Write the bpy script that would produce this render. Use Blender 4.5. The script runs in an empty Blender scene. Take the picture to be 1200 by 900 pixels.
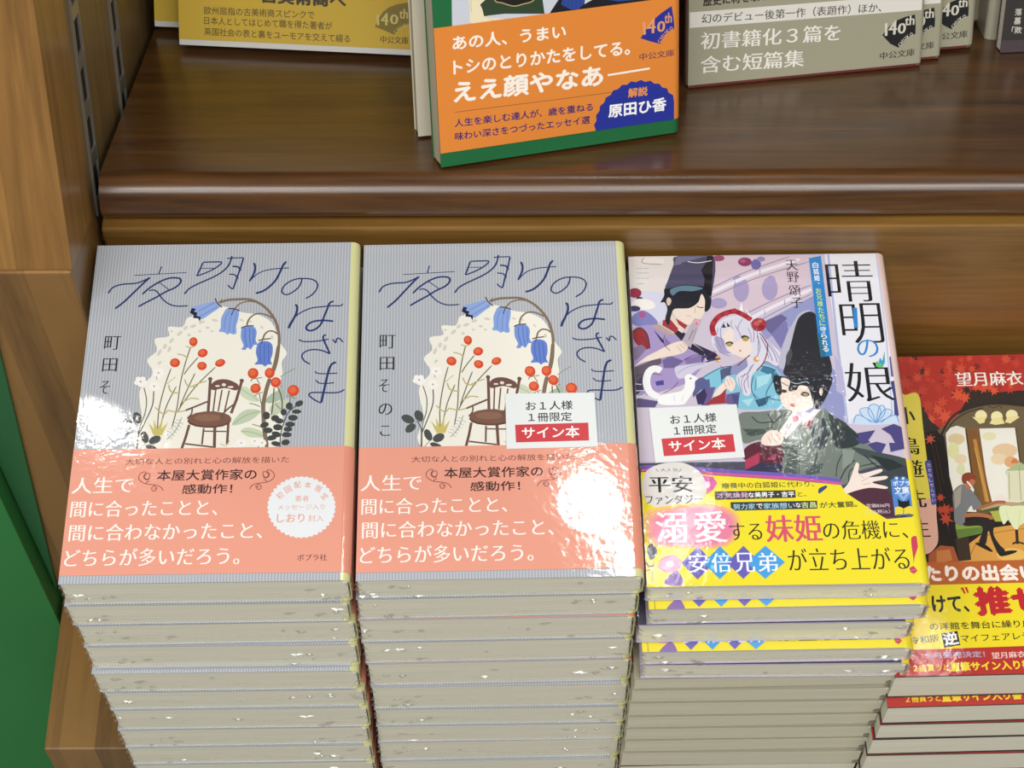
import bpy, bmesh, math, random
from mathutils import Matrix, Vector

S = bpy.context.scene
COL = S.collection
RND = random.Random(11)
mm = 0.001
EYE = 1450.0                      # camera height above the floor, in mm
ROLL, PITCH = math.radians(-0.225), math.radians(32.98)
TILT = math.radians(25.436)       # slope of the lower display deck

# ---------------------------------------------------------------- camera
cam_d = bpy.data.cameras.new('camera')
cam_d.sensor_width = 36.0
cam_d.lens = 69.15
cam_d.clip_start = 0.05
cam = bpy.data.objects.new('camera', cam_d)
COL.objects.link(cam)
cam.matrix_world = Matrix.Translation((0, 0, EYE * mm)) @ Matrix.Rotation(math.radians(90) - PITCH, 4, 'X') @ Matrix.Rotation(ROLL, 4, 'Z')
S.camera = cam

# ---------------------------------------------------------------- light
S.view_settings.view_transform = 'Standard'
S.view_settings.look = 'None'
S.view_settings.use_curve_mapping = False
S.view_settings.gamma = 1.0
S.view_settings.exposure = -0.05
W = bpy.data.worlds.new('shop_ambient'); S.world = W; W.use_nodes = True
W.node_tree.nodes['Background'].inputs[0].default_value = (0.95, 0.97, 1.0, 1)
W.node_tree.nodes['Background'].inputs[1].default_value = 0.13

def area(name, x, y, z, sx, sy, power, tgt=None, shape='RECTANGLE', col=(1, 0.985, 0.95)):
    l = bpy.data.lights.new(name, 'AREA'); l.shape = shape; l.size = sx; l.size_y = sy; l.energy = power; l.color = col
    o = bpy.data.objects.new(name, l); COL.objects.link(o)
    o.location = (x, y, z)
    if tgt:
        o.rotation_euler = (Vector(tgt) - Vector((x, y, z))).to_track_quat('-Z', 'Y').to_euler()
    return o
# fluorescent ceiling panels over the aisle, downlights and added glare lamps above the table
area('ceiling_panel_light', -0.8, -1.3, 2.65, 1.4, 0.6, 27, (0, .7, 1))
area('ceiling_panel_light', 0.8, -1.3, 2.65, 1.4, 0.6, 27, (0, .7, 1))
area('ceiling_panel_light', 0.0, -3.0, 2.65, 2.4, 0.6, 36, (0, .7, 1))
area('ceiling_panel_light', -0.9, 0.2, 2.65, 0.5, 0.5, 3)
area('ceiling_panel_light', 0.95, 0.2, 2.65, 0.5, 0.5, 3)
area('cover_glare_light', -0.475, 0.785, 2.6, 0.045, 0.055, 2.2)
area('cover_glare_light', 0.11, 0.64, 2.6, 0.016, 0.14, 0.85).rotation_euler.z = math.radians(24)
area('cover_glare_light', 0.20, 0.63, 2.6, 0.010, 0.14, 0.22).rotation_euler.z = math.radians(-21)  # added lamp: lays a glare streak on the court dress cover
area('cover_glare_light', 0.345, 0.77, 2.6, 0.008, 0.06, 0.1)  # extra thin lamp, put in for a second glint on that cover
area('cover_glare_light', 0.515, 0.55, 2.6, 0.008, 0.08, 0.12)  # tiny lamp added only to streak the maple leaf cover with glare

# ---------------------------------------------------------------- materials
def lin(h):
    v = [int(h[i:i + 2], 16) / 255 for i in (0, 2, 4)]
    return tuple(c / 12.92 if c <= .04045 else ((c + .055) / 1.055) ** 2.4 for c in v) + (1,)
MATS = {}
def nodes(name):
    m = bpy.data.materials.new(name); m.use_nodes = True
    nt = m.node_tree
    return m, nt, nt.nodes['Principled BSDF'], nt.nodes.new, nt.links.new
def film(nt, b, N, L, amount=1.0):
    """clear plastic wrap lying over printed paper: a glossy coat with soft wrinkles"""
    tc = N('ShaderNodeTexCoord')
    n1 = N('ShaderNodeTexNoise'); n1.inputs['Scale'].default_value = 34; n1.inputs['Detail'].default_value = 3; n1.inputs['Distortion'].default_value = .6
    n2 = N('ShaderNodeTexNoise'); n2.inputs['Scale'].default_value = 420; n2.inputs['Detail'].default_value = 4
    L(tc.outputs['Object'], n1.inputs['Vector']); L(tc.outputs['Object'], n2.inputs['Vector'])
    mx = N('ShaderNodeMath'); mx.operation = 'MULTIPLY_ADD'; mx.inputs[1].default_value = 0.24
    L(n2.outputs['Fac'], mx.inputs[0]); L(n1.outputs['Fac'], mx.inputs[2])
    bp = N('ShaderNodeBump'); bp.inputs['Strength'].default_value = amount; bp.inputs['Distance'].default_value = 0.00015
    L(mx.outputs[0], bp.inputs['Height'])
    b.inputs['Coat Weight'].default_value = 1.0
    b.inputs['Coat Roughness'].default_value = 0.05
    b.inputs['Coat IOR'].default_value = 1.5
    L(bp.outputs['Normal'], b.inputs['Coat Normal'])
def paper(h, gloss='film'):
    k = (h, gloss)
    if k in MATS: return MATS[k]
    m, nt, b, N, L = nodes('ink_' + h + '_' + gloss)
    b.inputs['Base Color'].default_value = lin(h)
    b.inputs['Roughness'].default_value = .55
    b.inputs['Specular IOR Level'].default_value = .25
    if gloss == 'film': film(nt, b, N, L)
    elif gloss == 'soft':
        b.inputs['Coat Weight'].default_value = .35; b.inputs['Coat Roughness'].default_value = .22
    MATS[k] = m; return m
def striped(ha, hb, period):
    m, nt, b, N, L = nodes('pinstriped_paper')
    tc = N('ShaderNodeTexCoord'); wv = N('ShaderNodeTexWave'); wv.wave_type = 'BANDS'; wv.bands_direction = 'X'
    wv.inputs['Scale'].default_value = 2 * math.pi / (20 * period * mm); wv.inputs['Distortion'].default_value = 0.0
    L(tc.outputs['Object'], wv.inputs['Vector'])
    r = N('ShaderNodeValToRGB'); r.color_ramp.elements[0].color = lin(ha); r.color_ramp.elements[1].color = lin(hb)
    r.color_ramp.elements[0].position = .25; r.color_ramp.elements[1].position = .75
    L(wv.outputs['Fac'], r.inputs[0]); L(r.outputs[0], b.inputs['Base Color'])
    b.inputs['Roughness'].default_value = .55; b.inputs['Specular IOR Level'].default_value = .25
    film(nt, b, N, L)
    return m
def pages(h, wrapped):
    k = ('pages', h, wrapped)
    if k in MATS: return MATS[k]
    m, nt, b, N, L = nodes('page_edges')
    tc = N('ShaderNodeTexCoord'); mp = N('ShaderNodeMapping'); mp.inputs['Scale'].default_value = (14, 14, 5200)
    n = N('ShaderNodeTexNoise'); n.inputs['Scale'].default_value = 1; n.inputs['Detail'].default_value = 3
    L(tc.outputs['Object'], mp.inputs['Vector']); L(mp.outputs[0], n.inputs['Vector'])
    r = N('ShaderNodeValToRGB'); c = lin(h)
    r.color_ramp.elements[0].color = tuple(x * .80 for x in c[:3]) + (1,); r.color_ramp.elements[1].color = tuple(min(1, x * 1.1) for x in c[:3]) + (1,)
    r.color_ramp.elements[0].position = .3; r.color_ramp.elements[1].position = .7
    L(n.outputs['Fac'], r.inputs[0]); L(r.outputs[0], b.inputs['Base Color'])
    b.inputs['Roughness'].default_value = .8; b.inputs['Specular IOR Level'].default_value = .1
    if wrapped:
        film(nt, b, N, L, 1.0); b.inputs['Coat Weight'].default_value = .6; b.inputs['Coat Roughness'].default_value = .1
    MATS[k] = m; return m
def wood(name, dark, light, scale=(60, 4, 60), rough=.4, coat=.0, stave=None, fig=1.0):
    m, nt, b, N, L = nodes(name)
    tc = N('ShaderNodeTexCoord')
    mp = N('ShaderNodeMapping'); mp.inputs['Scale'].default_value = scale
    L(tc.outputs['Object'], mp.inputs['Vector'])
    n = N('ShaderNodeTexNoise'); n.inputs['Scale'].default_value = 1.0; n.inputs['Detail'].default_value = 7; n.inputs['Roughness'].default_value = .62; n.inputs['Distortion'].default_value = fig
    L(mp.outputs[0], n.inputs['Vector'])
    mp2 = N('ShaderNodeMapping'); mp2.inputs['Scale'].default_value = tuple(s * 7 for s in scale)
    L(tc.outputs['Object'], mp2.inputs['Vector'])
    n2 = N('ShaderNodeTexNoise'); n2.inputs['Scale'].default_value = 1.0; n2.inputs['Detail'].default_value = 4
    L(mp2.outputs[0], n2.inputs['Vector'])
    add = N('ShaderNodeMath'); add.operation = 'MULTIPLY_ADD'; add.inputs[1].default_value = .35
    L(n2.outputs['Fac'], add.inputs[0]); L(n.outputs['Fac'], add.inputs[2])
    out = add.outputs[0]
    if stave:                                   # glued-up staves of slightly different tone
        sx = N('ShaderNodeSeparateXYZ'); L(tc.outputs['Object'], sx.inputs[0])
        dv = N('ShaderNodeMath'); dv.operation = 'DIVIDE'; dv.inputs[1].default_value = stave
        L(sx.outputs['X'], dv.inputs[0])
        fl = N('ShaderNodeMath'); fl.operation = 'FLOOR'; L(dv.outputs[0], fl.inputs[0])
        wn = N('ShaderNodeTexWhiteNoise'); wn.noise_dimensions = '1D'; L(fl.outputs[0], wn.inputs['W'])
        ad = N('ShaderNodeMath'); ad.operation = 'MULTIPLY_ADD'; ad.inputs[1].default_value = .42
        L(wn.outputs['Value'], ad.inputs[0]); L(out, ad.inputs[2]); out = ad.outputs[0]
    r = N('ShaderNodeValToRGB'); r.color_ramp.elements[0].color = lin(dark); r.color_ramp.elements[1].color = lin(light)
    r.color_ramp.elements[0].position = .42; r.color_ramp.elements[1].position = .98 if not stave else 1.15 if False else 1.0
    L(out, r.inputs[0]); L(r.outputs[0], b.inputs['Base Color'])
    b.inputs['Roughness'].default_value = rough
    b.inputs['Coat Weight'].default_value = coat; b.inputs['Coat Roughness'].default_value = .18
    bp = N('ShaderNodeBump'); bp.inputs['Strength'].default_value = .25; bp.inputs['Distance'].default_value = .0004
    L(out, bp.inputs['Height']); L(bp.outputs['Normal'], b.inputs['Normal'])
    return m
def plain(name, h, rough=.5, metal=0.0, noise=.0):
    m, nt, b, N, L = nodes(name)
    b.inputs['Base Color'].default_value = lin(h); b.inputs['Roughness'].default_value = rough; b.inputs['Metallic'].default_value = metal
    if noise:
        tc = N('ShaderNodeTexCoord'); n = N('ShaderNodeTexNoise'); n.inputs['Scale'].default_value = 900
        L(tc.outputs['Object'], n.inputs['Vector'])
        bp = N('ShaderNodeBump'); bp.inputs['Strength'].default_value = noise; bp.inputs['Distance'].default_value = .0003
        L(n.outputs['Fac'], bp.inputs['Height']); L(bp.outputs['Normal'], b.inputs['Normal'])
    return m
def clear_wrap():
    m, nt, b, N, L = nodes('clear_wrap')
    nt.nodes.remove(b)
    t = N('ShaderNodeBsdfTransparent'); g = N('ShaderNodeBsdfGlossy'); g.inputs['Roughness'].default_value = .12
    mx = N('ShaderNodeMixShader'); mx.inputs[0].default_value = .30
    g.inputs['Roughness'].default_value = .28
    L(t.outputs[0], mx.inputs[1]); L(g.outputs[0], mx.inputs[2])
    L(mx.outputs[0], nt.nodes['Material Output'].inputs[0])
    return m
WRAP = clear_wrap()
M_POST = wood('laminated_beech', '5e3f1c', 'a1763e', (60, 60, 5), .42, .15, stave=.019)
M_LOW = wood('laminated_beech_low', '5f4120', '98703c', (60, 5, 5), .42, .15, stave=.017)
M_SHELF = wood('dark_walnut_shelf', '30190a', '6d4720', (5, 70, 70), .28, .35)
M_RISER = wood('brown_riser_wood', '67481a', 'a0763a', (4, 60, 70), .38, .1)
M_SIDE = wood('dull_side_wood', '5f4a2a', '97794a', (60, 60, 5), .5)
M_METAL = plain('shelf_rail_metal', '98948a', .35, .6)
M_DARK = plain('dark_groove', '14100c', .8)
M_GREEN = plain('green_paint', '2f8a48', .55, noise=.3)
M_GREEN2 = plain('green_edge_paint', '256b40', .5, noise=.3)

# ---------------------------------------------------------------- mesh helpers
MW = {}                                          # world matrices by object name
def link(o, parent=None, world=None):
    world = world if world is not None else Matrix.Identity(4)
    COL.objects.link(o); MW[o.name] = world
    if parent is not None:
        o.parent = parent; o.matrix_basis = MW[parent.name].inverted() @ world
    else:
        o.matrix_basis = world
    return o
def empty(name, world, label, cat, group=None):
    o = bpy.data.objects.new(name, None); o.empty_display_size = .03
    link(o, None, world); o['label'] = label; o['category'] = cat
    if group: o['group'] = group
    return o
def mesh_obj(name, bm, mats, parent=None, world=None, smooth=False):
    me = bpy.data.meshes.new(name); bm.to_mesh(me); bm.free()
    for m in (mats if isinstance(mats, list) else [mats]): me.materials.append(m)
    if smooth:
        for p in me.polygons: p.use_smooth = True
    o = bpy.data.objects.new(name, me)
    return link(o, parent, world)
def add_box(bm, x0, x1, y0, y1, z0, z1, mi=0):
    v = [bm.verts.new((x * mm, y * mm, z * mm)) for x in (x0, x1) for y in (y0, y1) for z in (z0, z1)]
    for f in ((0, 1, 3, 2), (4, 6, 7, 5), (0, 4, 5, 1), (2, 3, 7, 6), (0, 2, 6, 4), (1, 5, 7, 3)):
        bm.faces.new([v[i] for i in f]).material_index = mi
def bevel(bm, w, seg=2):
    bmesh.ops.recalc_face_normals(bm, faces=bm.faces)
    bmesh.ops.bevel(bm, geom=list(bm.edges), offset=w * mm, segments=seg, affect='EDGES', profile=.6)
def box(name, mat, parent, world, dims, bev=0.6):
    bm = bmesh.new(); add_box(bm, *dims)
    if bev: bevel(bm, bev)
    return mesh_obj(name, bm, mat, parent, world)
def frame(o, ex, ey, ez):                        # o in mm relative to the camera's foot point
    m = Matrix.Identity(4)
    for i, e in enumerate((ex, ey, ez)):
        for j in range(3): m[j][i] = e[j]
    m.translation = Vector((o[0], o[1], o[2] + EYE)) * mm
    return m
EX = Vector((1, 0, 0)); EV = Vector((0, math.cos(TILT), math.sin(TILT))); EN = Vector((0, -math.sin(TILT), math.cos(TILT)))
ROOM = frame((0, 0, 0), (1, 0, 0), (0, 1, 0), (0, 0, 1))
DECK = frame((0, 0, 0), EX, EV, EN)              # x across, y up the slope, z out of the deck

# ---------------------------------------------------------------- printed art
def cat_rom(p, closed, n=5):
    out = []; k = len(p)
    for i in range(k if closed else k - 1):
        a = p[(i - 1) % k] if closed or i > 0 else p[i]
        b, c = p[i], p[(i + 1) % k]
        d = p[(i + 2) % k] if closed or i + 2 < k else c
        for j in range(n):
            t = j / n
            out.append(tuple(.5 * (2 * b[q] + (c[q] - a[q]) * t + (2 * a[q] - 5 * b[q] + 4 * c[q] - d[q]) * t * t + (3 * b[q] - a[q] - 3 * c[q] + d[q]) * t ** 3) for q in (0, 1)))
    if not closed: out.append(p[-1])
    return out
def clip(p, x0, x1, y0, y1):
    for ax, val, sgn in ((0, x0, 1), (0, x1, -1), (1, y0, 1), (1, y1, -1)):
        o = []
        for i in range(len(p)):
            a, b = p[i - 1], p[i]
            ia, ib = (a[ax] - val) * sgn >= 0, (b[ax] - val) * sgn >= 0
            if ia != ib:
                t = (val - a[ax]) / (b[ax] - a[ax]); o.append((a[0] + (b[0] - a[0]) * t, a[1] + (b[1] - a[1]) * t))
            if ib: o.append(b)
        p = o
        if len(p) < 3: return []
    return p
GLYPH = {}
def glyphs(text, off, smear):
    k = (text, off, smear)
    if k in GLYPH: return GLYPH[k]
    c = bpy.data.curves.new('lettering', 'FONT'); c.body = text; c.size = 1; c.resolution_u = 3; c.offset = min(off, 0)
    o = bpy.data.objects.new('lettering', c); COL.objects.link(o)
    dg = bpy.context.evaluated_depsgraph_get(); ob = o.evaluated_get(dg); me = ob.to_mesh()
    vs = [(v.co.x, v.co.y) for v in me.vertices]; fs = [tuple(p.vertices) for p in me.polygons]
    ob.to_mesh_clear(); bpy.data.objects.remove(o); bpy.data.curves.remove(c)
    # heavier strokes: the same letter printed again a hair to the side
    moves = [(0, 0)]
    if off > 0: moves += [(off, 0), (-off, 0), (0, off), (0, -off)]
    if smear:
        q = max(2, math.ceil(smear / .014)); moves = [(smear * (i / q - .5), 0) for i in range(q + 1)]
        if off > 0: moves += [(x, off) for x, _ in moves[::2]] + [(x, -off) for x, _ in moves[::2]]
    n = len(vs)
    vs, fs = ([(x + dx, y + dy, q) for q, (dx, dy) in enumerate(moves) for x, y in vs],
              [tuple(i + q * n for i in f) for q in range(len(moves)) for f in fs])
    GLYPH[k] = (vs, fs); return GLYPH[k]
def pairs(l): return [(l[i], l[i + 1]) for i in range(0, len(l), 2)]
STEP = 0.006
def draw(bm, els, slots, z0, lim, slide=0):
    """lay printed shapes on a sheet: one thin layer of ink above the ones it overlaps"""
    boxes = []
    for e in els:
        kind, col = e[0], e[1]; polys = []
        if kind in 'PQ':
            p = [(x, y + slide) for x, y in pairs(e[2])]
            if kind == 'Q': p = cat_rom(p, True)
            p = clip(p, *lim)
            if p: polys = [p]
        elif kind in 'SL':
            w, p = e[2] / 2, [(x, y + slide) for x, y in pairs(e[3])]
            if kind == 'S' and len(p) > 2: p = cat_rom(p, False)
            L_, R_ = [], []
            for i in range(len(p)):
                a, b = p[max(i - 1, 0)], p[min(i + 1, len(p) - 1)]
                dx, dy = b[0] - a[0], b[1] - a[1]; q = math.hypot(dx, dy) or 1
                ww = w * (.65 if kind == 'S' and i in (0, len(p) - 1) else 1)
                L_.append((p[i][0] - dy / q * ww, p[i][1] + dx / q * ww)); R_.append((p[i][0] + dy / q * ww, p[i][1] - dx / q * ww))
            for i in range(len(p) - 1):
                c4 = clip([R_[i], R_[i + 1], L_[i + 1], L_[i]], *lim)
                if c4: polys.append(c4)
        else:
            _, _, t, cx, cy, w, h, ang, off, smear = e; cy += slide
            vs, fs = glyphs(t, off, smear)
            xs = [v[0] for v in vs]; ys = [v[1] for v in vs]
            sx = w / max(max(xs) - min(xs), 1e-6); sy = h / max(max(ys) - min(ys), 1e-6)
            if t in '一ー１1': sx = sy = min(sx, sy)
            mx, my = (max(xs) + min(xs)) / 2, (max(ys) + min(ys)) / 2
            ca, sa = math.cos(math.radians(ang)), math.sin(math.radians(ang))
            pts = []
            for x, y, _ in vs:
                x, y = (x - mx) * sx, (y - my) * sy
                pts.append((cx + x * ca - y * sa, cy + x * sa + y * ca))
            polys = None
        allp = pts if polys is None else [q for p in polys for q in p]
        if not allp: continue
        bb = (min(q[0] for q in allp), max(q[0] for q in allp), min(q[1] for q in allp), max(q[1] for q in allp))
        lay = 1 + max([l for (x0, x1, y0, y1, l) in boxes if x0 < bb[1] and x1 > bb[0] and y0 < bb[3] and y1 > bb[2]], default=0)
        boxes.append(bb + (lay,))
        z = (z0 + lay * STEP) * mm
        mi = slots(col)
        if polys is None:
            bv = [bm.verts.new((x * mm, y * mm, z + v[2] * .0012 * mm)) for (x, y), v in zip(pts, vs)]
            for f in fs:
                if len(set(f)) < 3: continue
                try: f_ = bm.faces.new([bv[i] for i in f])
                except ValueError: continue
                f_.material_index = mi
                f_.normal_update()
                if f_.normal.z < 0: f_.normal_flip()
        else:
            for p in polys:
                q = [p[i] for i in range(len(p)) if math.hypot(p[i][0] - p[i - 1][0], p[i][1] - p[i - 1][1]) > .004]
                if len(q) < 3: continue
                f_ = bm.faces.new([bm.verts.new((x * mm, y * mm, z)) for x, y in q]); f_.material_index = mi
                f_.normal_update()
                if f_.normal.z < 0: f_.normal_flip()

# shapes printed on the covers (C), paper bands (B) and stickers (K), in mm on each sheet:
# P polygon, Q rounded polygon, S brush stroke, L straight stroke, T lettering
ART = {
 'A': {
  'C': [
   ["Q","efece0",[-26.6,55.1,-28.3,69.9,-30.1,82,-25.7,89.4,-28.3,95.6,-25,99.9,-26.1,105.3,-20.8,106.6,-21.3,110.9,-15.8,110.9,-14,115.1,-7.8,116.7,-3.8,120.5,1.6,119.7,7,117.4,13.4,116.1,18.4,113,21.2,107.9,22.8,102.8,25.6,98,23.9,94,24.4,88.4,23.4,81.7,22,54.7]],
   ["P","d3d0c8",[-23.3,100.6,-23.1,100.2,-23.1,99.7,-23.2,99,-23.5,98.3,-23.8,97.8,-24.2,97.5,-24.5,97.5,-24.7,97.8,-24.7,98.4,-24.6,99.1,-24.3,99.8,-23.9,100.3,-23.6,100.6]],
   ["P","d3d0c8",[-21.3,101.3,-21.6,100.9,-21.9,100.7,-22.3,100.6,-22.6,100.8,-22.8,101.2,-22.8,101.7,-22.7,102.2,-22.4,102.7,-22.1,102.9,-21.7,103,-21.4,102.8,-21.2,102.4,-21.2,101.9]],
   ["P","d3d0c8",[-18.9,105.7,-18.7,105.4,-18.7,104.9,-18.9,104.3,-19.2,103.8,-19.6,103.5,-20,103.3,-20.3,103.4,-20.5,103.7,-20.4,104.2,-20.2,104.8,-19.9,105.3,-19.5,105.7,-19.2,105.8]],
   ["P","d3d0c8",[-19.5,100.3,-19.7,99.7,-20,99.3,-20.3,99.1,-20.6,99.2,-20.8,99.6,-20.8,100.2,-20.7,100.8,-20.5,101.4,-20.2,101.8,-19.9,102,-19.7,101.8,-19.5,101.5,-19.4,100.9]],
   ["P","d3d0c8",[-15.7,108.9,-15.6,108.5,-15.7,108,-16,107.5,-16.4,107,-16.9,106.7,-17.4,106.6,-17.6,106.8,-17.7,107.1,-17.6,107.6,-17.3,108.2,-16.9,108.6,-16.4,108.9,-16,109]],
   ["P","d3d0c8",[-14.1,109.8,-14.5,109.5,-14.8,109.3,-15.2,109.4,-15.4,109.7,-15.4,110.1,-15.3,110.5,-15,110.9,-14.6,111.2,-14.2,111.3,-13.9,111.3,-13.7,111,-13.7,110.6,-13.8,110.2]],
   ["P","d3d0c8",[-10.4,111.5,-10.5,111.1,-10.7,110.8,-11.2,110.5,-11.7,110.3,-12.2,110.3,-12.6,110.4,-12.8,110.7,-12.8,111.1,-12.6,111.4,-12.1,111.7,-11.6,111.9,-11.1,111.9,-10.7,111.8]],
   ["P","d3d0c8",[-12.2,107,-12.3,106.8,-12.4,106.5,-12.7,106.4,-13.1,106.4,-13.4,106.5,-13.6,106.8,-13.7,107,-13.6,107.3,-13.4,107.5,-13.1,107.7,-12.8,107.7,-12.5,107.5,-12.3,107.3]],
   ["P","d3d0c8",[-7.2,113.4,-7.2,113.1,-7.5,112.7,-7.9,112.4,-8.4,112.2,-8.9,112.1,-9.3,112.1,-9.5,112.3,-9.5,112.7,-9.3,113,-8.8,113.3,-8.3,113.6,-7.8,113.7,-7.4,113.6]],
   ["P","d3d0c8",[-5,110.3,-5.1,110,-5.3,109.8,-5.7,109.7,-6,109.7,-6.4,109.8,-6.6,110,-6.7,110.3,-6.7,110.6,-6.5,110.8,-6.1,110.9,-5.7,110.9,-5.4,110.8,-5.2,110.6]],
   ["P","d3d0c8",[-2.1,113.5,-2.2,113.2,-2.6,113.1,-3.1,113,-3.7,113.2,-4.2,113.4,-4.5,113.7,-4.6,114,-4.5,114.2,-4.1,114.4,-3.6,114.4,-3,114.3,-2.5,114,-2.2,113.8]],
   ["P","d3d0c8",[-22.9,95,-22.8,94.7,-22.8,94.4,-23,94,-23.3,93.7,-23.6,93.5,-24,93.5,-24.2,93.6,-24.3,93.9,-24.2,94.2,-24,94.6,-23.7,94.9,-23.4,95.1,-23.1,95.2]],
   ["P","d3d0c8",[-19.3,108.8,-19.3,108.6,-19.5,108.5,-19.7,108.4,-20,108.4,-20.3,108.5,-20.4,108.6,-20.5,108.8,-20.5,109.1,-20.3,109.2,-20.1,109.3,-19.8,109.3,-19.5,109.2,-19.4,109.1]],
   ["P","d3d0c8",[-8.2,108.7,-8.3,108.4,-8.4,108.3,-8.7,108.2,-8.9,108.2,-9.2,108.3,-9.4,108.5,-9.5,108.7,-9.4,108.9,-9.3,109.1,-9,109.2,-8.7,109.2,-8.5,109.1,-8.3,108.9]],
   ["P","d3d0c8",[-3.5,108.6,-3.5,108.4,-3.7,108.2,-3.9,108.1,-4.2,108.1,-4.5,108.2,-4.7,108.4,-4.7,108.6,-4.7,108.9,-4.5,109,-4.3,109.1,-4,109.1,-3.7,109,-3.5,108.8]],
   ["P","d3d0c8",[8.1,113.3,8,113.1,7.7,113,7.3,113.1,6.9,113.3,6.5,113.5,6.3,113.8,6.3,114.1,6.4,114.2,6.7,114.3,7.1,114.2,7.5,114,7.9,113.8,8.1,113.5]],
   ["P","d3d0c8",[11.3,112.6,11.2,112.5,10.9,112.4,10.5,112.5,10.1,112.6,9.8,112.9,9.6,113.2,9.5,113.4,9.7,113.6,9.9,113.6,10.3,113.6,10.7,113.4,11.1,113.1,11.3,112.9]],
   ["P","d3d0c8",[16,109.5,15.8,109.4,15.5,109.5,15.2,109.7,14.9,110,14.7,110.3,14.6,110.6,14.6,110.8,14.8,110.9,15.1,110.9,15.4,110.7,15.7,110.4,15.9,110.1,16,109.8]],
   ["P","d3d0c8",[20.1,105.3,20,104.9,19.9,104.5,19.6,104.3,19.3,104.3,19.1,104.5,18.9,104.9,18.8,105.3,18.9,105.8,19,106.1,19.2,106.3,19.5,106.3,19.8,106.1,20,105.8]],
   ["P","d3d0c8",[22.8,97.7,22.7,97.2,22.5,96.9,22.3,96.8,22.1,96.8,21.9,97.1,21.8,97.4,21.8,97.9,21.9,98.3,22.1,98.6,22.3,98.8,22.5,98.7,22.7,98.5,22.8,98.1]],
   ["S","22346a",0.52,[-36.73,135.72,-16.05,136.74]],
   ["S","22346a",0.78,[-26.22,139.85,-27.04,136.35]],
   ["S","22346a",0.67,[-46.33,127.22,-44.78,129.96,-41.32,131.43,-35.96,131.85,-32.91,133.05,-30.33,134.59]],
   ["S","22346a",0.83,[-30.42,134.59,-32.81,131.83,-36.47,127.18,-39.7,123.09,-42.99,119.85]],
   ["S","22346a",0.77,[-32.83,126.5,-30.37,129.34,-26.56,132.36,-23.08,134,-20.39,134.26,-18.32,133.7,-18.19,131.76,-20.06,129.57,-23.51,127.66,-26.91,125.21,-30.74,122.78,-33.92,120.62]],
   ["S","22346a",0.57,[-26.54,132.08,-22.46,128.59]],
   ["S","22346a",0.57,[-30.28,128.24,-28.51,128.51,-26.85,127.4,-24.59,124.11,-21.72,121.64,-18.52,120.64,-14.29,120.79]],
   ["S","22346a",0.68,[-9.8,141.45,-10.93,137.83,-11.87,134.94]],
   ["S","22346a",0.63,[-9.82,141.62,-5.51,141.72,-2.32,141.42,-4.43,138.92,-7.92,136.7,-11.65,135.05]],
   ["S","22346a",0.52,[-10.3,138.66,-5.1,138.64]],
   ["S","22346a",0.68,[1.59,144.49,1.07,141.69,0.08,139.17,-2.04,136.68,-5.07,134.47,-8.56,132.55,-12.04,130.63,-14.61,128.72,-16.15,126.36]],
   ["S","22346a",0.52,[-0.38,143.26,1.65,143.48,6.28,143.57]],
   ["S","22346a",0.68,[6.28,143.57,5.32,138.59,4.22,133.87,2.95,128.36]],
   ["S","22346a",0.57,[2.95,128.36,1.78,129.19,0.8,130.46]],
   ["S","22346a",0.73,[2.1,139.44,4.39,139.04,5.53,137.31]],
   ["S","22346a",0.57,[0.96,135.66,3.24,135.26,4.79,133.42]],
   ["S","22346a",0.84,[10.55,140.97,11.2,138.85,10.89,136.06,9.28,132.02]],
   ["S","22346a",0.47,[9.49,132.46,11.83,135.22,14.47,136.88,18.05,137.81,21.67,138.13,24.83,138.34]],
   ["S","22346a",0.89,[23.57,141.42,22.28,139.63,21.28,136.57,19.65,132.41,17.09,129.11,14.7,127.2,12.05,126.28]],
   ["S","22346a",0.62,[30.02,133.08,29.86,131.26,28.82,128.78,26.65,126.59,24.45,125.39,22.85,126.06,22.34,127.44,23.15,129.63,25.1,131.56,27.77,132.82,30.47,133.08,33.65,132.74,35.72,131.51,36.46,129.57,35.86,127.37,34.36,125.18,31.94,123.44]],
   ["S","22346a",0.93,[28,120.73,28.72,119.48,28.6,116.76,27.39,113.53,26.37,111.11,25.77,109.5]],
   ["S","22346a",0.56,[25.77,109.5,26.34,111.92,28.44,115.14,31.04,117.29,34.57,118.9,38.58,119.42,42.61,119.84,45.75,119.77,46.71,120.74]],
   ["S","22346a",0.83,[43,122.02,41.45,121.04,40.63,118.33,39.61,115.08,38.39,111.31,36.68,109.18,34.48,108.22,32.9,108.93,32.94,110.54,34.57,112.14,37,112.83,40.12,112.92,43.26,112.47]],
   ["S","22346a",0.56,[29.97,104.14,31.55,103.33,34.21,103.16,37.75,103.4,41.72,104.18]],
   ["S","22346a",0.77,[40.55,106.21,39.46,105.42,39.97,103.28,41.16,100.36,42.36,97.34]],
   ["S","22346a",0.61,[42.36,97.34,39.66,98.78,36.55,99.43,33.91,99.08,31.97,97.77,31.59,96.19,32.54,94.35,34.79,92.76]],
   ["S","22346a",0.56,[43.27,104.06,44.43,102.46,44.82,104.32,45.93,104.31,47.3,102.71]],
   ["S","22346a",0.91,[44.89,93.49,43.16,92.45,42.14,89.58,41.39,85.43,40.65,80.79,39.74,75.15]],
   ["S","22346a",0.5,[36.88,89.51,37.78,88.57,40.86,88.29,45.68,88.52]],
   ["S","22346a",0.5,[37.32,85.46,38.58,84.15,40.99,83.88,44.49,84.12]],
   ["S","22346a",0.6,[39.74,75.15,37.75,76.19,35.51,78,34.96,79.03,35.89,79.79,38.94,79.87,42.86,79.64,46.35,79.82,48.5,80.99]],
   ["T","16161a","町",-42.56,103.8,6.28,6.32,0.0,-0.012,0.035],
   ["T","16161a","田",-42.64,93.68,5.71,5.98,0.0,-0.012,0.035],
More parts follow.
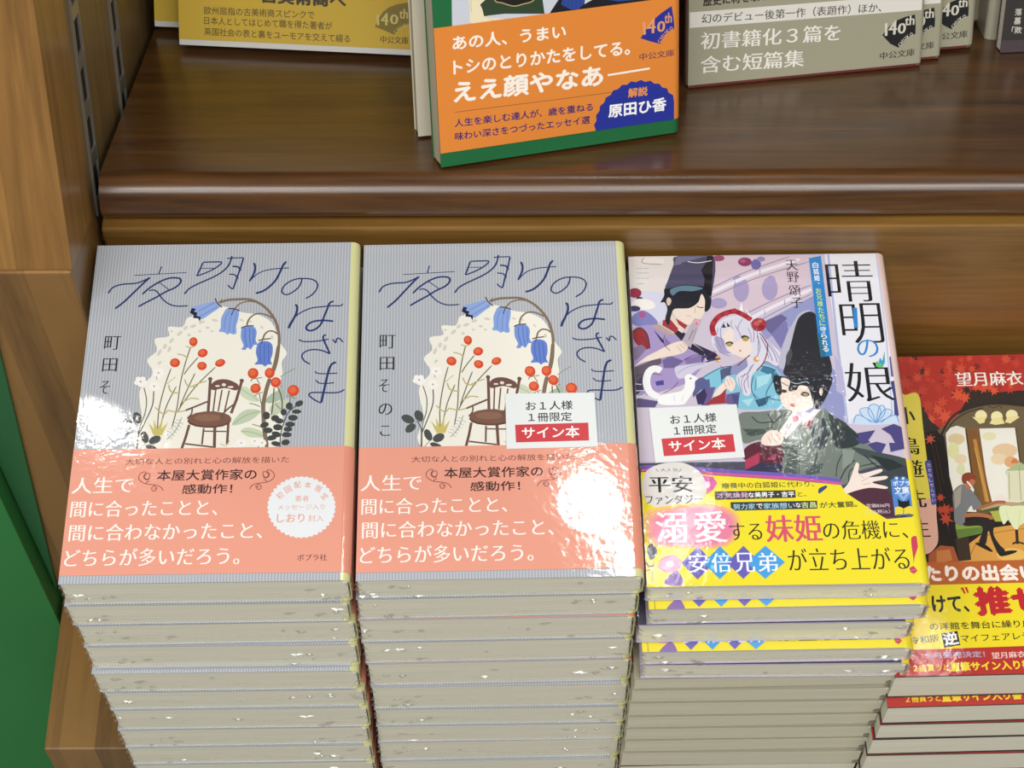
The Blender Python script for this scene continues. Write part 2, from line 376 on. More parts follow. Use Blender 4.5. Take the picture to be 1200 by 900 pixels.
   ["T","16161a","そ",-43.64,83.52,4.12,5.77,0.0,-0.012,0.035],
   ["T","16161a","の",-42.97,72.91,5.32,5.08,0.0,-0.012,0.035],
   ["T","16161a","こ",-42.91,63.35,3.86,4.53,0.0,-0.012,0.035],
   ["P","1a2046",[-13.4,117.5,-12.7,120,-11,119.1,-11.8,118.1,-10.3,117.3,-10.8,116.1,-8.9,115.5,-9.1,113,-9.9,114.7,-12,115,-11.7,116.2]],
   ["Q","8fa9de",[-12.9,120,-8,121.6,-3.9,122.7,-1.8,120,-4.4,117.5,-8.4,114.2,-9.1,115.6,-10.4,116.1,-10.3,117.4,-11.5,117.9,-11,119.1]],
   ["Q","86a3dc",[0.2,117.7,1.3,119.2,4.7,118.7,6,117.4,5.8,113.9,5.2,110.9,5.5,107.6,4.1,107,3,107.6,2,107,0.7,108,-1.4,108.5,-0.8,110.4,-0.9,114.4]],
   ["Q","7593d6",[7.5,110.1,9.3,110.8,12.3,110.3,13.4,107.8,13.2,104.3,14.1,102.1,12.7,101.9,11.5,99.9,10.2,100.8,9.5,99.8,7.9,100,8.6,101.8,7.4,105.3]],
   ["Q","6480cc",[13.9,101.8,15.1,103.5,18,103.5,19.8,101.8,20.1,97.8,19.5,94.9,20.1,92.9,18.7,92.9,17.4,92,16.2,92.9,13.4,93,14.4,94.9,13.6,98.3]],
   ["S","5f7cc4",0.29,[-3.9,122.1,-7.1,120,-10.3,118]],
   ["S","5f7cc4",0.29,[-2.5,120.3,-6.1,117.7,-9.3,115.7]],
   ["S","6b88cc",0.29,[2.2,118,0.8,114.4,0.7,108.9]],
   ["S","6b88cc",0.29,[3.7,117.9,2.7,113.4,2.6,107.9]],
   ["S","6b88cc",0.29,[5,117.4,4.6,113.4,4.2,107.8]],
   ["S","4f6cb8",0.29,[8.9,109.8,9,105.3,10,100.8]],
   ["S","4f6cb8",0.29,[10.6,110.1,10.8,105.3,11.5,100.8]],
   ["S","4f6cb8",0.29,[12.1,109.3,12.3,105.3,12.4,102.3]],
   ["S","4560b4",0.29,[15.3,102.5,15.1,98.3,15.8,93.4]],
   ["S","4560b4",0.29,[16.8,102.8,16.9,98.3,17.2,92.9]],
   ["S","4560b4",0.29,[18.2,102.5,18.6,98.3,18.7,93.4]],
   ["S","7f6d5b",1.09,[-2.2,122,1.1,123.2,5.3,123.5,9.5,123.4,12.9,122,16.4,119.2,19.6,114.8,21.4,110.3,22.3,105.2,22.3,99.3,21.9,94.3,20.9,89.5]],
   ["S","7f6d5b",0.59,[4.3,119.2,6.2,121.5,9.6,122.5,12.5,122]],
   ["S","5b4a40",0.59,[1.5,119.2,3.9,119,6.2,118]],
   ["S","5b4a40",0.67,[4.2,119.5,3,116]],
   ["S","7f6d5b",0.71,[9.4,111.1,10,113.9,12,116.1,14.4,116.6,17,115.8,19.4,114.3]],
   ["S","5b4a40",0.54,[7.1,109.9,9.3,110.8,12.2,110.9]],
   ["S","7f6d5b",0.71,[16,104.5,16.6,106.8,18.2,108.3,20.3,108,21.6,106.8]],
   ["S","5b4a40",0.54,[14.2,103.9,16.3,104.5,19,104.8]],
   ["S","5b4a40",0.62,[15.9,104.5,15.5,102.5]],
   ["S","5b4a40",0.55,[-3.9,124.2,-2.8,121.8,-0.9,119.8]],
   ["S","5b4a40",0.38,[-2.2,122,-1,123.8]],
   ["Q","ccd6bb",[8,82.4,10.8,82.7,15.2,78.2,16.2,76.2,12.5,76.5,9.1,78.8]],
   ["Q","bfccb0",[6.3,65.8,8.1,70,11.7,72.7,16.7,72.1,15.6,69.9,12,67.2]],
   ["Q","c6d3b4",[9.7,63.3,12.2,64.8,16.9,63.4,18.9,60.6,14.2,60.3,11.4,61.5]],
   ["Q","a9b8a4",[18.4,76.2,20.8,79.8,25.7,81.6,24.7,77.6,21,75.4]],
   ["Q","c2ceb4",[20.2,72.1,21,74.8,24.7,76.5,27.5,77,24.9,72,22.2,69.9]],
   ["S","9fae90",0.37,[6.7,66.2,10.9,69.9,16.5,71.8]],
   ["S","a3b38f",0.37,[9.9,63.1,14.1,62.6,18.6,60.6]],
   ["S","a9b89a",0.33,[8.4,82.1,12.3,79.3,15.8,76.5]],
   ["S","8fa07c",0.43,[23.6,87.1,26.1,89,29.2,91]],
   ["S","7f6d5b",1.44,[22.3,101.5,21.9,97.8,21.4,93.8,20.6,89.9]],
   ["S","7f6d5b",1.61,[19.6,86.5,18.4,80.9,17.7,74.8,18,69.9,18.7,63.3,20,55.8]],
   ["S","6d6350",0.52,[14.6,86.3,15.9,83.8]],
   ["S","6d6350",0.52,[15.9,79.6,17.2,73.8]],
   ["S","6d6350",0.52,[21.4,82.3,21.4,75.9,21,69.9]],
   ["S","6d6350",0.52,[23,82.3,24.7,77,24.9,72]],
   ["S","6d6350",0.52,[27.8,78.4,27.8,75.3]],
   ["P","d6492a",[15.1,88.9,15,87.8,14.4,87,13.6,86.5,12.7,86.5,11.8,87,11.2,87.9,10.9,88.9,11.1,90,11.6,90.9,12.4,91.3,13.4,91.3,14.2,90.9,14.9,90]],
   ["P","e26a40",[14.1,89.3,14,88.6,13.7,88.1,13.2,87.8,12.6,87.8,12.1,88.1,11.7,88.6,11.5,89.3,11.6,89.9,12,90.4,12.5,90.7,13,90.7,13.6,90.4,14,89.9]],
   ["P","d6492a",[21.4,88.9,21.2,87.9,20.7,87.1,20,86.6,19.1,86.6,18.3,87.1,17.7,87.9,17.5,89,17.6,90,18.1,90.8,18.9,91.3,19.8,91.2,20.6,90.8,21.1,90]],
   ["P","e26a40",[20.4,89.3,20.3,88.7,20,88.2,19.6,87.9,19,87.9,18.5,88.2,18.2,88.7,18,89.3,18.1,89.9,18.4,90.4,18.9,90.7,19.4,90.7,19.9,90.4,20.3,89.9]],
   ["P","d6492a",[24,84.7,23.8,83.7,23.3,82.9,22.5,82.4,21.6,82.4,20.8,82.9,20.2,83.7,20,84.7,20.2,85.8,20.7,86.6,21.4,87,22.3,87,23.1,86.5,23.7,85.7]],
   ["P","e26a40",[23,85,22.9,84.4,22.6,83.9,22.1,83.7,21.6,83.7,21.1,84,20.7,84.5,20.6,85.1,20.6,85.7,21,86.2,21.4,86.4,22,86.4,22.5,86.2,22.9,85.7]],
   ["P","d6492a",[16.4,82.1,16.2,81.1,15.7,80.3,14.9,79.9,14,79.9,13.2,80.3,12.6,81.1,12.3,82.1,12.5,83.1,13,83.8,13.8,84.3,14.7,84.3,15.6,83.8,16.1,83]],
   ["P","e26a40",[15.4,82.4,15.3,81.8,15,81.4,14.5,81.1,13.9,81.1,13.4,81.4,13.1,81.8,12.9,82.4,13,83,13.3,83.5,13.8,83.7,14.4,83.7,14.9,83.5,15.3,83]],
   ["P","d6492a",[31.1,80.9,30.9,79.8,30.4,78.9,29.5,78.4,28.4,78.4,27.5,78.9,26.9,79.8,26.6,80.9,26.8,82,27.4,82.9,28.3,83.4,29.3,83.4,30.2,82.9,30.9,82]],
   ["P","e26a40",[30.1,81.2,29.9,80.5,29.6,80,29,79.7,28.4,79.7,27.8,80,27.4,80.5,27.2,81.2,27.4,81.9,27.7,82.4,28.3,82.7,28.9,82.7,29.5,82.4,29.9,81.9]],
   ["S","8c8a6a",0.43,[12.5,85.2,12.9,86.3,16.7,87]],
   ["S","8c8a6a",0.43,[22.6,82.3,24.7,82.8]],
   ["S","8c8a6a",0.42,[14,78.5,15.2,79.6,17.2,80.3]],
   ["S","8c8a6a",0.42,[26.3,78.4,27.9,78.4,29.9,77.2]],
   ["S","8c8a6a",0.42,[12.3,75.4,14.4,74.9,16.6,73.8]],
   ["S","8c8a6a",0.42,[13.9,66.1,16.3,65.3,18.2,64.4]],
   ["S","8c8a6a",0.42,[22.2,75.4,23.4,73.7,24.4,72.6]],
   ["P","3f4443",[20.5,69.9,20.4,69.1,20.1,68.5,19.5,68.2,18.9,68.2,18.3,68.5,17.9,69.1,17.7,69.9,17.8,70.7,18.2,71.3,18.7,71.6,19.4,71.6,19.9,71.2,20.4,70.6]],
   ["P","3f4443",[24.1,68.7,23.9,68,23.5,67.5,22.9,67.3,22.2,67.3,21.5,67.5,21.1,68,20.9,68.7,21,69.3,21.4,69.8,22,70,22.8,70,23.4,69.8,23.9,69.3]],
   ["P","3f4443",[28.9,73.9,28.8,73.2,28.5,72.7,28,72.3,27.4,72.3,26.9,72.7,26.5,73.2,26.3,74,26.4,74.7,26.8,75.2,27.3,75.6,27.9,75.6,28.4,75.2,28.8,74.7]],
   ["P","3f4443",[32.8,75.9,32.9,75.3,32.7,74.6,32.2,74.1,31.5,73.7,30.8,73.6,30.2,73.8,29.8,74.2,29.8,74.8,30,75.4,30.5,76,31.2,76.3,31.9,76.5,32.5,76.3]],
   ["P","3f4443",[26.8,71.2,26.7,70.6,26.4,70,25.9,69.8,25.4,69.8,24.9,70.1,24.6,70.6,24.4,71.2,24.5,71.9,24.9,72.4,25.3,72.7,25.8,72.7,26.3,72.4,26.7,71.8]],
   ["P","3f4443",[32.3,71.4,32.2,71,31.7,70.7,31,70.5,30.2,70.5,29.5,70.7,28.9,71,28.8,71.5,28.9,71.9,29.4,72.2,30.1,72.4,30.9,72.4,31.6,72.2,32.1,71.9]],
   ["P","3f4443",[31.1,68.7,30.9,68.1,30.4,67.7,29.7,67.4,28.9,67.4,28.1,67.7,27.6,68.2,27.4,68.7,27.5,69.3,28,69.8,28.8,70,29.6,70,30.4,69.7,30.9,69.3]],
   ["P","3f4443",[25.8,67.4,25.6,66.9,25.2,66.4,24.6,66.2,23.8,66.2,23.2,66.5,22.7,66.9,22.5,67.4,22.6,67.9,23.1,68.3,23.7,68.6,24.5,68.6,25.1,68.3,25.6,67.9]],
   ["P","3f4443",[20.2,66.3,20.2,65.7,19.9,65.2,19.3,64.8,18.6,64.5,17.9,64.6,17.3,64.8,17,65.3,17,65.8,17.4,66.4,17.9,66.8,18.7,67,19.4,67,19.9,66.7]],
   ["P","3f4443",[25.4,64.7,25.3,64,24.8,63.5,24.1,63.3,23.3,63.3,22.6,63.6,22.1,64.1,21.9,64.7,22,65.3,22.5,65.8,23.2,66,24,66,24.7,65.8,25.2,65.3]],
   ["P","3f4443",[30.2,65.9,30,65.3,29.5,64.9,28.8,64.7,27.9,64.7,27.2,65,26.7,65.4,26.4,65.9,26.6,66.4,27.1,66.8,27.9,67.1,28.7,67,29.4,66.8,30,66.4]],
   ["P","3f4443",[29.2,63.7,29.1,63.2,28.6,62.9,28,62.6,27.2,62.7,26.6,62.9,26.1,63.2,25.9,63.7,26,64.2,26.5,64.6,27.1,64.8,27.9,64.8,28.6,64.6,29.1,64.2]],
   ["P","3f4443",[21.8,63.3,21.7,62.8,21.2,62.3,20.5,62.1,19.7,62.1,19,62.3,18.5,62.8,18.3,63.4,18.4,63.9,18.9,64.4,19.6,64.6,20.4,64.6,21.1,64.3,21.6,63.9]],
   ["P","3f4443",[25.1,61,24.8,60.6,24.2,60.3,23.5,60.3,22.7,60.6,22,61,21.6,61.6,21.5,62.1,21.7,62.6,22.3,62.8,23.1,62.8,23.9,62.6,24.6,62.1,25,61.6]],
   ["P","3f4443",[23.5,60.4,23.4,59.9,23,59.4,22.3,59,21.5,58.9,20.7,58.9,20.1,59.2,19.9,59.7,19.9,60.3,20.4,60.8,21.1,61.1,21.9,61.3,22.6,61.2,23.2,60.9]],
   ["P","3f4443",[29.1,61.3,28.9,60.8,28.4,60.4,27.7,60.2,26.8,60.2,26.1,60.4,25.5,60.8,25.3,61.3,25.5,61.9,26,62.3,26.7,62.5,27.6,62.5,28.3,62.2,28.9,61.8]],
   ["P","3f4443",[25,57.1,24.8,56.7,24.3,56.4,23.6,56.4,22.8,56.5,22.1,56.9,21.6,57.3,21.5,57.8,21.8,58.3,22.3,58.5,23,58.6,23.8,58.4,24.5,58.1,24.9,57.6]],
   ["P","3f4443",[28.5,58.3,28.5,57.7,28.1,57.2,27.6,56.8,26.9,56.7,26.2,56.8,25.7,57.1,25.4,57.7,25.5,58.3,25.8,58.8,26.4,59.2,27.1,59.3,27.7,59.2,28.2,58.8]],
   ["S","4c4f4a",0.42,[32.3,75.6,27.7,71.5,25.6,65.5,24.9,60,24.9,55.5]],
   ["P","f4f1ec",[12.3,58,12.1,57.2,11.6,56.5,10.7,56.2,9.8,56.2,9,56.5,8.3,57.2,8.1,58,8.3,58.8,8.8,59.5,9.6,59.8,10.6,59.8,11.4,59.5,12,58.8]],
   ["P","a59a98",[10.5,58,10.5,57.9,10.4,57.8,10.3,57.7,10.1,57.7,10,57.8,9.9,57.9,9.9,58,9.9,58.1,10,58.3,10.1,58.3,10.2,58.3,10.4,58.2,10.5,58.1]],
   ["P","f4f1ec",[8.9,55.9,8.8,55.4,8.3,54.9,7.5,54.7,6.7,54.7,6,55,5.4,55.4,5.2,55.9,5.4,56.4,5.8,56.8,6.6,57,7.4,57,8.2,56.8,8.7,56.4]],
   ["P","a59a98",[7.4,55.9,7.4,55.7,7.3,55.6,7.2,55.6,7,55.6,6.9,55.6,6.8,55.7,6.7,55.9,6.8,56,6.8,56.1,7,56.2,7.1,56.2,7.2,56.1,7.3,56]],
   ["P","f4f1ec",[17,58.8,16.9,58.1,16.4,57.7,15.7,57.4,14.9,57.4,14.2,57.7,13.7,58.2,13.5,58.8,13.6,59.4,14.1,59.9,14.8,60.1,15.6,60.1,16.3,59.9,16.8,59.4]],
   ["P","a59a98",[15.6,58.8,15.5,58.6,15.5,58.5,15.3,58.5,15.2,58.5,15.1,58.5,14.9,58.6,14.9,58.8,14.9,58.9,15,59,15.2,59.1,15.3,59.1,15.4,59,15.5,58.9]],
   ["P","f4f1ec",[19.7,57.9,19.6,57.2,19.2,56.7,18.5,56.4,17.8,56.4,17.1,56.7,16.6,57.2,16.4,58,16.5,58.6,17,59.2,17.6,59.5,18.4,59.5,19,59.2,19.5,58.6]],
   ["P","a59a98",[18.4,57.9,18.4,57.8,18.3,57.7,18.1,57.6,18,57.6,17.9,57.7,17.8,57.8,17.7,57.9,17.8,58.1,17.9,58.2,18,58.3,18.1,58.3,18.2,58.2,18.4,58.1]],
   ["P","f4f1ec",[18.1,56.3,18,55.9,17.7,55.5,17.1,55.3,16.5,55.3,15.9,55.5,15.5,55.9,15.4,56.4,15.5,56.8,15.8,57.2,16.4,57.4,17,57.4,17.6,57.2,18,56.8]],
   ["P","a59a98",[17.1,56.3,17.1,56.2,17,56.1,16.8,56,16.7,56,16.6,56.1,16.5,56.2,16.4,56.3,16.4,56.5,16.5,56.6,16.7,56.6,16.8,56.6,16.9,56.6,17,56.5]],
   ["S","6f6a50",0.46,[-11.9,101.5,-13.4,94.4,-14.7,85,-15.2,74.3,-16.5,65.2]],
   ["S","6f6a50",0.46,[-8.6,96.7,-11.9,92,-13.6,88.9]],
   ["S","6f6a50",0.46,[-18.8,91.7,-20.5,84.3,-22,73.5,-21.9,63.7]],
   ["S","6f6a50",0.46,[-9.4,89.3,-11.9,81.9,-14.2,74.2]],
   ["S","6f6a50",0.46,[-1.7,92,-8.1,84.2,-12.8,76.5,-14.8,72.3]],
   ["S","6f6a50",0.46,[-16.2,83.5,-19.2,75,-20.8,66.7]],
   ["S","bdb27a",0.59,[-19.2,84.3,-18,81.2,-14.4,80.4]],
   ["S","bdb27a",0.46,[-16.8,87.8,-19.9,84.7]],
   ["S","bdb27a",0.52,[-4.6,85.7,-7.5,84.8,-10,83.4]],
   ["S","bdb27a",0.52,[-7,77.6,-10.3,78,-13.4,76.2]],
   ["S","bdb27a",0.52,[-18.4,73.1,-20.2,71.2,-23.6,74.3]],
   ["S","bdb27a",0.52,[-11.9,72.6,-15.1,72,-18.4,72.8]],
   ["S","bdb27a",0.52,[-13.2,86.6,-11.6,83.5,-8,83.4]],
   ["S","bdb27a",0.53,[-16.9,98.3,-14.2,97.5,-12.8,95.9]],
   ["S","bdb27a",0.46,[-13.9,101.9,-11.8,101.1,-9.9,102.2]],
   ["P","c9bd6a",[-25.6,67.5,-23.2,64.6,-23.7,69,-21.9,64.6,-20.1,70.1,-20.5,64.6,-18.1,67.6,-20,61.8,-23.3,61.9]],
   ["P","d6492a",[-9.4,103.8,-9.5,102.9,-9.9,102.2,-10.5,101.8,-11.3,101.8,-12,102.2,-12.5,103,-12.7,103.9,-12.6,104.8,-12.2,105.5,-11.5,105.9,-10.8,105.9,-10.1,105.5,-9.6,104.7]],
   ["P","e26a40",[-10.3,104.2,-10.3,103.6,-10.6,103.2,-11,103,-11.4,103,-11.8,103.2,-12.1,103.6,-12.2,104.2,-12.2,104.7,-11.9,105.1,-11.6,105.4,-11.1,105.4,-10.7,105.1,-10.4,104.7]],
   ["P","d6492a",[-5.2,99.3,-5.1,98.4,-5.4,97.5,-6,96.9,-6.8,96.5,-7.6,96.6,-8.4,97,-8.9,97.7,-9,98.6,-8.7,99.5,-8.1,100.2,-7.3,100.5,-6.5,100.5,-5.7,100]],
   ["P","e26a40",[-6.2,99.3,-6.1,98.8,-6.3,98.2,-6.6,97.8,-7.1,97.6,-7.6,97.7,-8.1,97.9,-8.4,98.3,-8.4,98.9,-8.3,99.4,-7.9,99.8,-7.4,100,-6.9,100,-6.5,99.7]],
   ["P","d6492a",[-15.5,94.2,-15.7,93.3,-16.1,92.6,-16.9,92.2,-17.8,92.2,-18.6,92.6,-19.2,93.3,-19.5,94.2,-19.3,95.2,-18.9,95.9,-18.1,96.3,-17.2,96.3,-16.4,95.9,-15.8,95.2]],
   ["P","e26a40",[-16.5,94.5,-16.6,94,-16.9,93.5,-17.4,93.3,-17.9,93.3,-18.4,93.6,-18.7,94,-18.9,94.6,-18.8,95.1,-18.5,95.5,-18.1,95.8,-17.5,95.8,-17.1,95.5,-16.7,95.1]],
   ["P","d6492a",[-5.1,92.6,-5.2,91.7,-5.7,91.1,-6.4,90.7,-7.2,90.7,-8,91.1,-8.5,91.8,-8.8,92.6,-8.7,93.5,-8.2,94.2,-7.5,94.5,-6.7,94.5,-5.9,94.1,-5.3,93.5]],
   ["P","e26a40",[-6,92.9,-6.1,92.4,-6.4,92,-6.8,91.8,-7.3,91.8,-7.8,92,-8.1,92.4,-8.3,92.9,-8.2,93.4,-7.9,93.8,-7.5,94.1,-7,94.1,-6.5,93.8,-6.2,93.4]],
   ["P","d6492a",[1.9,94.7,2,93.9,1.6,93.1,1,92.5,0.2,92.1,-0.7,92.1,-1.4,92.5,-1.9,93.1,-1.9,93.9,-1.6,94.7,-1,95.3,-0.1,95.7,0.7,95.7,1.4,95.3]],
   ["P","e26a40",[0.9,94.7,1,94.2,0.8,93.8,0.4,93.4,-0.1,93.2,-0.6,93.1,-1.1,93.3,-1.3,93.7,-1.4,94.2,-1.2,94.7,-0.8,95,-0.3,95.3,0.2,95.3,0.7,95.1]],
   ["P","f5f2ee",[-21.2,89.3,-21.3,88.9,-21.5,88.6,-21.9,88.4,-22.4,88.4,-22.8,88.6,-23.2,88.9,-23.3,89.4,-23.2,89.8,-23,90.2,-22.6,90.3,-22.1,90.3,-21.6,90.2,-21.3,89.8]],
   ["P","f5f2ee",[-22.4,88.5,-22.4,88,-22.7,87.7,-23.1,87.5,-23.6,87.5,-24,87.7,-24.3,88.1,-24.5,88.5,-24.4,88.9,-24.1,89.3,-23.7,89.5,-23.3,89.5,-22.8,89.3,-22.5,88.9]],
   ["P","f5f2ee",[-23.7,89.3,-23.8,88.9,-24,88.5,-24.4,88.4,-24.9,88.4,-25.3,88.6,-25.6,88.9,-25.8,89.3,-25.7,89.8,-25.4,90.1,-25.1,90.3,-24.6,90.3,-24.1,90.1,-23.8,89.8]],
   ["P","f5f2ee",[-23.3,90.7,-23.4,90.3,-23.7,90,-24.1,89.8,-24.6,89.8,-25,90,-25.3,90.3,-25.4,90.8,-25.4,91.2,-25.1,91.5,-24.7,91.7,-24.2,91.7,-23.8,91.5,-23.5,91.2]],
   ["P","f5f2ee",[-21.8,90.8,-21.9,90.3,-22.1,90,-22.5,89.8,-23,89.8,-23.4,90,-23.8,90.3,-23.9,90.8,-23.8,91.2,-23.6,91.5,-23.2,91.8,-22.7,91.7,-22.2,91.5,-21.9,91.2]],
   ["P","c9948a",[-23.1,89.7,-23.2,89.6,-23.3,89.4,-23.4,89.4,-23.6,89.4,-23.8,89.4,-23.9,89.6,-23.9,89.7,-23.9,89.9,-23.8,90,-23.6,90.1,-23.5,90.1,-23.3,90,-23.2,89.9]],
   ["P","f5f2ee",[-27.5,85.5,-27.6,85,-27.9,84.6,-28.3,84.4,-28.9,84.4,-29.3,84.6,-29.7,85,-29.8,85.5,-29.8,86,-29.5,86.3,-29,86.6,-28.5,86.6,-28,86.3,-27.7,86]],
   ["P","f5f2ee",[-28.8,84.5,-28.9,84,-29.2,83.7,-29.6,83.5,-30.1,83.5,-30.6,83.7,-30.9,84.1,-31.1,84.5,-31,85,-30.7,85.4,-30.3,85.6,-29.8,85.6,-29.3,85.4,-29,85]],
   ["P","f5f2ee",[-30.3,85.5,-30.3,85,-30.6,84.6,-31.1,84.4,-31.6,84.4,-32.1,84.6,-32.4,85,-32.6,85.5,-32.5,86,-32.2,86.3,-31.8,86.5,-31.2,86.5,-30.8,86.3,-30.4,85.9]],
   ["P","f5f2ee",[-29.9,87,-30,86.5,-30.2,86.1,-30.7,85.9,-31.2,85.9,-31.7,86.1,-32,86.5,-32.2,87,-32.1,87.5,-31.8,87.9,-31.4,88.1,-30.9,88.1,-30.4,87.9,-30,87.5]],
   ["P","f5f2ee",[-28.2,87,-28.3,86.5,-28.6,86.1,-29,85.9,-29.5,85.9,-30,86.1,-30.4,86.5,-30.5,87,-30.4,87.5,-30.1,87.9,-29.7,88.1,-29.2,88.1,-28.7,87.9,-28.4,87.5]],
   ["P","c9948a",[-29.7,85.9,-29.7,85.7,-29.8,85.6,-30,85.5,-30.1,85.5,-30.3,85.6,-30.4,85.7,-30.5,85.9,-30.5,86.1,-30.4,86.2,-30.2,86.3,-30,86.3,-29.9,86.2,-29.8,86.1]],
   ["P","f5f2ee",[-22.5,83.3,-22.6,82.9,-22.8,82.6,-23.2,82.4,-23.6,82.4,-24.1,82.6,-24.4,82.9,-24.5,83.3,-24.4,83.8,-24.2,84.1,-23.8,84.3,-23.3,84.3,-22.9,84.1,-22.6,83.7]],
   ["P","f5f2ee",[-23.6,82.5,-23.7,82.1,-23.9,81.8,-24.3,81.6,-24.7,81.6,-25.1,81.8,-25.4,82.1,-25.6,82.5,-25.5,82.9,-25.3,83.3,-24.9,83.5,-24.4,83.4,-24,83.3,-23.7,82.9]],
   ["P","f5f2ee",[-24.9,83.3,-24.9,82.9,-25.2,82.6,-25.6,82.4,-26,82.4,-26.4,82.6,-26.7,82.9,-26.8,83.3,-26.8,83.7,-26.5,84.1,-26.1,84.2,-25.7,84.2,-25.3,84.1,-25,83.7]],
   ["P","f5f2ee",[-24.5,84.6,-24.6,84.2,-24.8,83.9,-25.2,83.7,-25.7,83.7,-26.1,83.9,-26.4,84.2,-26.5,84.6,-26.4,85.1,-26.2,85.4,-25.8,85.6,-25.4,85.6,-24.9,85.4,-24.6,85]],
   ["P","f5f2ee",[-23.1,84.6,-23.1,84.2,-23.4,83.9,-23.8,83.7,-24.2,83.7,-24.6,83.9,-24.9,84.2,-25.1,84.7,-25,85.1,-24.7,85.4,-24.4,85.6,-23.9,85.6,-23.5,85.4,-23.2,85.1]],
   ["P","c9948a",[-24.3,83.7,-24.3,83.5,-24.4,83.4,-24.6,83.3,-24.8,83.3,-24.9,83.4,-25,83.5,-25.1,83.7,-25.1,83.9,-25,84,-24.8,84.1,-24.6,84.1,-24.5,84,-24.4,83.9]],
   ["S","5a5d58",0.39,[-28.6,83.2,-27.1,77.4,-27.3,71.3,-28.7,65.3,-28.9,55.6]],
   ["S","5a5d58",0.46,[-24.7,81.6,-24.7,75.1,-27,67.5,-29.1,61.5]],
   ["S","5a5d58",0.45,[-30.9,67.5,-29.2,63.8,-29.2,55.4]],
   ["S","5a5d58",0.38,[-25.1,59.6,-28,55.8]],
   ["S","5a5d58",0.33,[-24.2,88.2,-23.8,86.6]],
   ["P","4a4e4c",[-31.8,67.3,-32.2,66.6,-33,66.3,-34.1,66.4,-35.2,66.8,-36.1,67.6,-36.7,68.5,-36.8,69.4,-36.4,70,-35.5,70.4,-34.4,70.3,-33.3,69.8,-32.4,69,-31.8,68.1]],
   ["P","4a4e4c",[-28.5,70.3,-28.3,69.2,-28.4,68.1,-28.8,67.4,-29.4,67.1,-30.2,67.3,-31,68,-31.6,69,-31.9,70.1,-31.8,71.2,-31.4,71.9,-30.7,72.2,-29.9,72,-29.1,71.3]],
   ["P","4a4e4c",[-31.5,65.9,-31.2,65.2,-31.4,64.2,-32,63.4,-32.8,62.6,-33.7,62.3,-34.5,62.3,-35.1,62.7,-35.3,63.5,-35.1,64.4,-34.6,65.3,-33.8,66,-32.9,66.4,-32,66.3]],
   ["P","4a4e4c",[-25.2,61.7,-24.9,60.5,-24.9,59.5,-25.2,58.8,-25.8,58.5,-26.5,58.8,-27.2,59.5,-27.8,60.6,-28.1,61.7,-28.1,62.8,-27.7,63.5,-27.2,63.7,-26.4,63.5,-25.8,62.7]],
   ["P","4a4e4c",[-20.4,61,-20.3,60.2,-20.6,59.3,-21.3,58.5,-22.2,58,-23.2,57.8,-24.1,58.1,-24.6,58.6,-24.8,59.5,-24.4,60.4,-23.8,61.1,-22.8,61.7,-21.8,61.8,-20.9,61.6]],
   ["P","4a4e4c",[-21.3,55.5,-21.6,55.1,-22.4,55,-23.3,55.1,-24.3,55.5,-25.1,56.1,-25.7,56.8,-25.8,57.3,-25.4,57.7,-24.7,57.9,-23.8,57.7,-22.8,57.3,-21.9,56.7,-21.4,56]],
   ["S","8f998f",0.32,[-13,69.7,-15.1,63.7,-18.1,59.9]],
   ["S","97a197",0.32,[-13.5,68.2,-15.2,68.6]],
   ["S","97a197",0.32,[-13.8,67.6,-12.2,66.5]],
   ["S","97a197",0.32,[-14.2,66.9,-15.9,67.4]],
   ["S","97a197",0.32,[-14.5,66.3,-13,65.2]],
   ["S","97a197",0.32,[-15,65.6,-16.7,66.1]],
   ["S","97a197",0.32,[-15.3,65,-13.7,64]],
   ["S","97a197",0.32,[-15.7,64.3,-17.4,64.8]],
   ["S","97a197",0.32,[-16,63.8,-14.5,62.7]],
   ["S","97a197",0.32,[-16.5,63.1,-18.2,63.5]],
   ["S","97a197",0.32,[-16.8,62.5,-15.2,61.4]],
   ["S","97a197",0.32,[-17.2,61.8,-18.9,62.3]],
   ["S","97a197",0.32,[-17.5,61.2,-15.9,60.1]],
   ["L","6e4d45",1.11,[-3.3,86.5,-3.2,78.8,-3.2,71.9]],
   ["L","6e4d45",1.11,[8.8,85.2,7.3,77.2,5.6,71.1]],
   ["L","6e4d45",0.59,[-0.9,81.8,-1.3,72]],
   ["L","6e4d45",0.59,[1.5,81.7,0.6,72]],
   ["L","6e4d45",0.59,[4.3,81.3,3,71.7]],
   ["L","6e4d45",1.03,[-10,66.3,-11,60.6,-12.3,55.1]],
   ["L","6e4d45",1.16,[-0.2,65.1,0.2,55]],
   ["L","6e4d45",0.71,[-4.4,64.7,-4.6,57.6]],
   ["L","6e4d45",0.97,[4.8,67.3,4.9,57.5]],
   ["L","6e4d45",0.7,[-11,58,-0.5,56.4]],
   ["L","6e4d45",0.58,[-4.2,63.4,4.3,63.1]],
   ["Q","6e4d45",[-2.7,84.3,-0.4,86.2,3.5,86.2,7.5,83.9,7,81.3,2.5,82.4,-2.2,81.6]],
   ["P","e6dfd2",[0.6,83.4,0.6,83.2,0.3,83.1,-0.1,83,-0.5,83,-0.9,83.1,-1.2,83.2,-1.3,83.4,-1.2,83.5,-1,83.7,-0.6,83.8,-0.1,83.8,0.3,83.7,0.5,83.5]],
   ["P","e6dfd2",[2.9,83.9,2.8,83.6,2.6,83.3,2.3,83.2,1.9,83.2,1.6,83.4,1.3,83.6,1.2,83.9,1.3,84.2,1.5,84.5,1.8,84.6,2.2,84.6,2.5,84.4,2.8,84.2]],
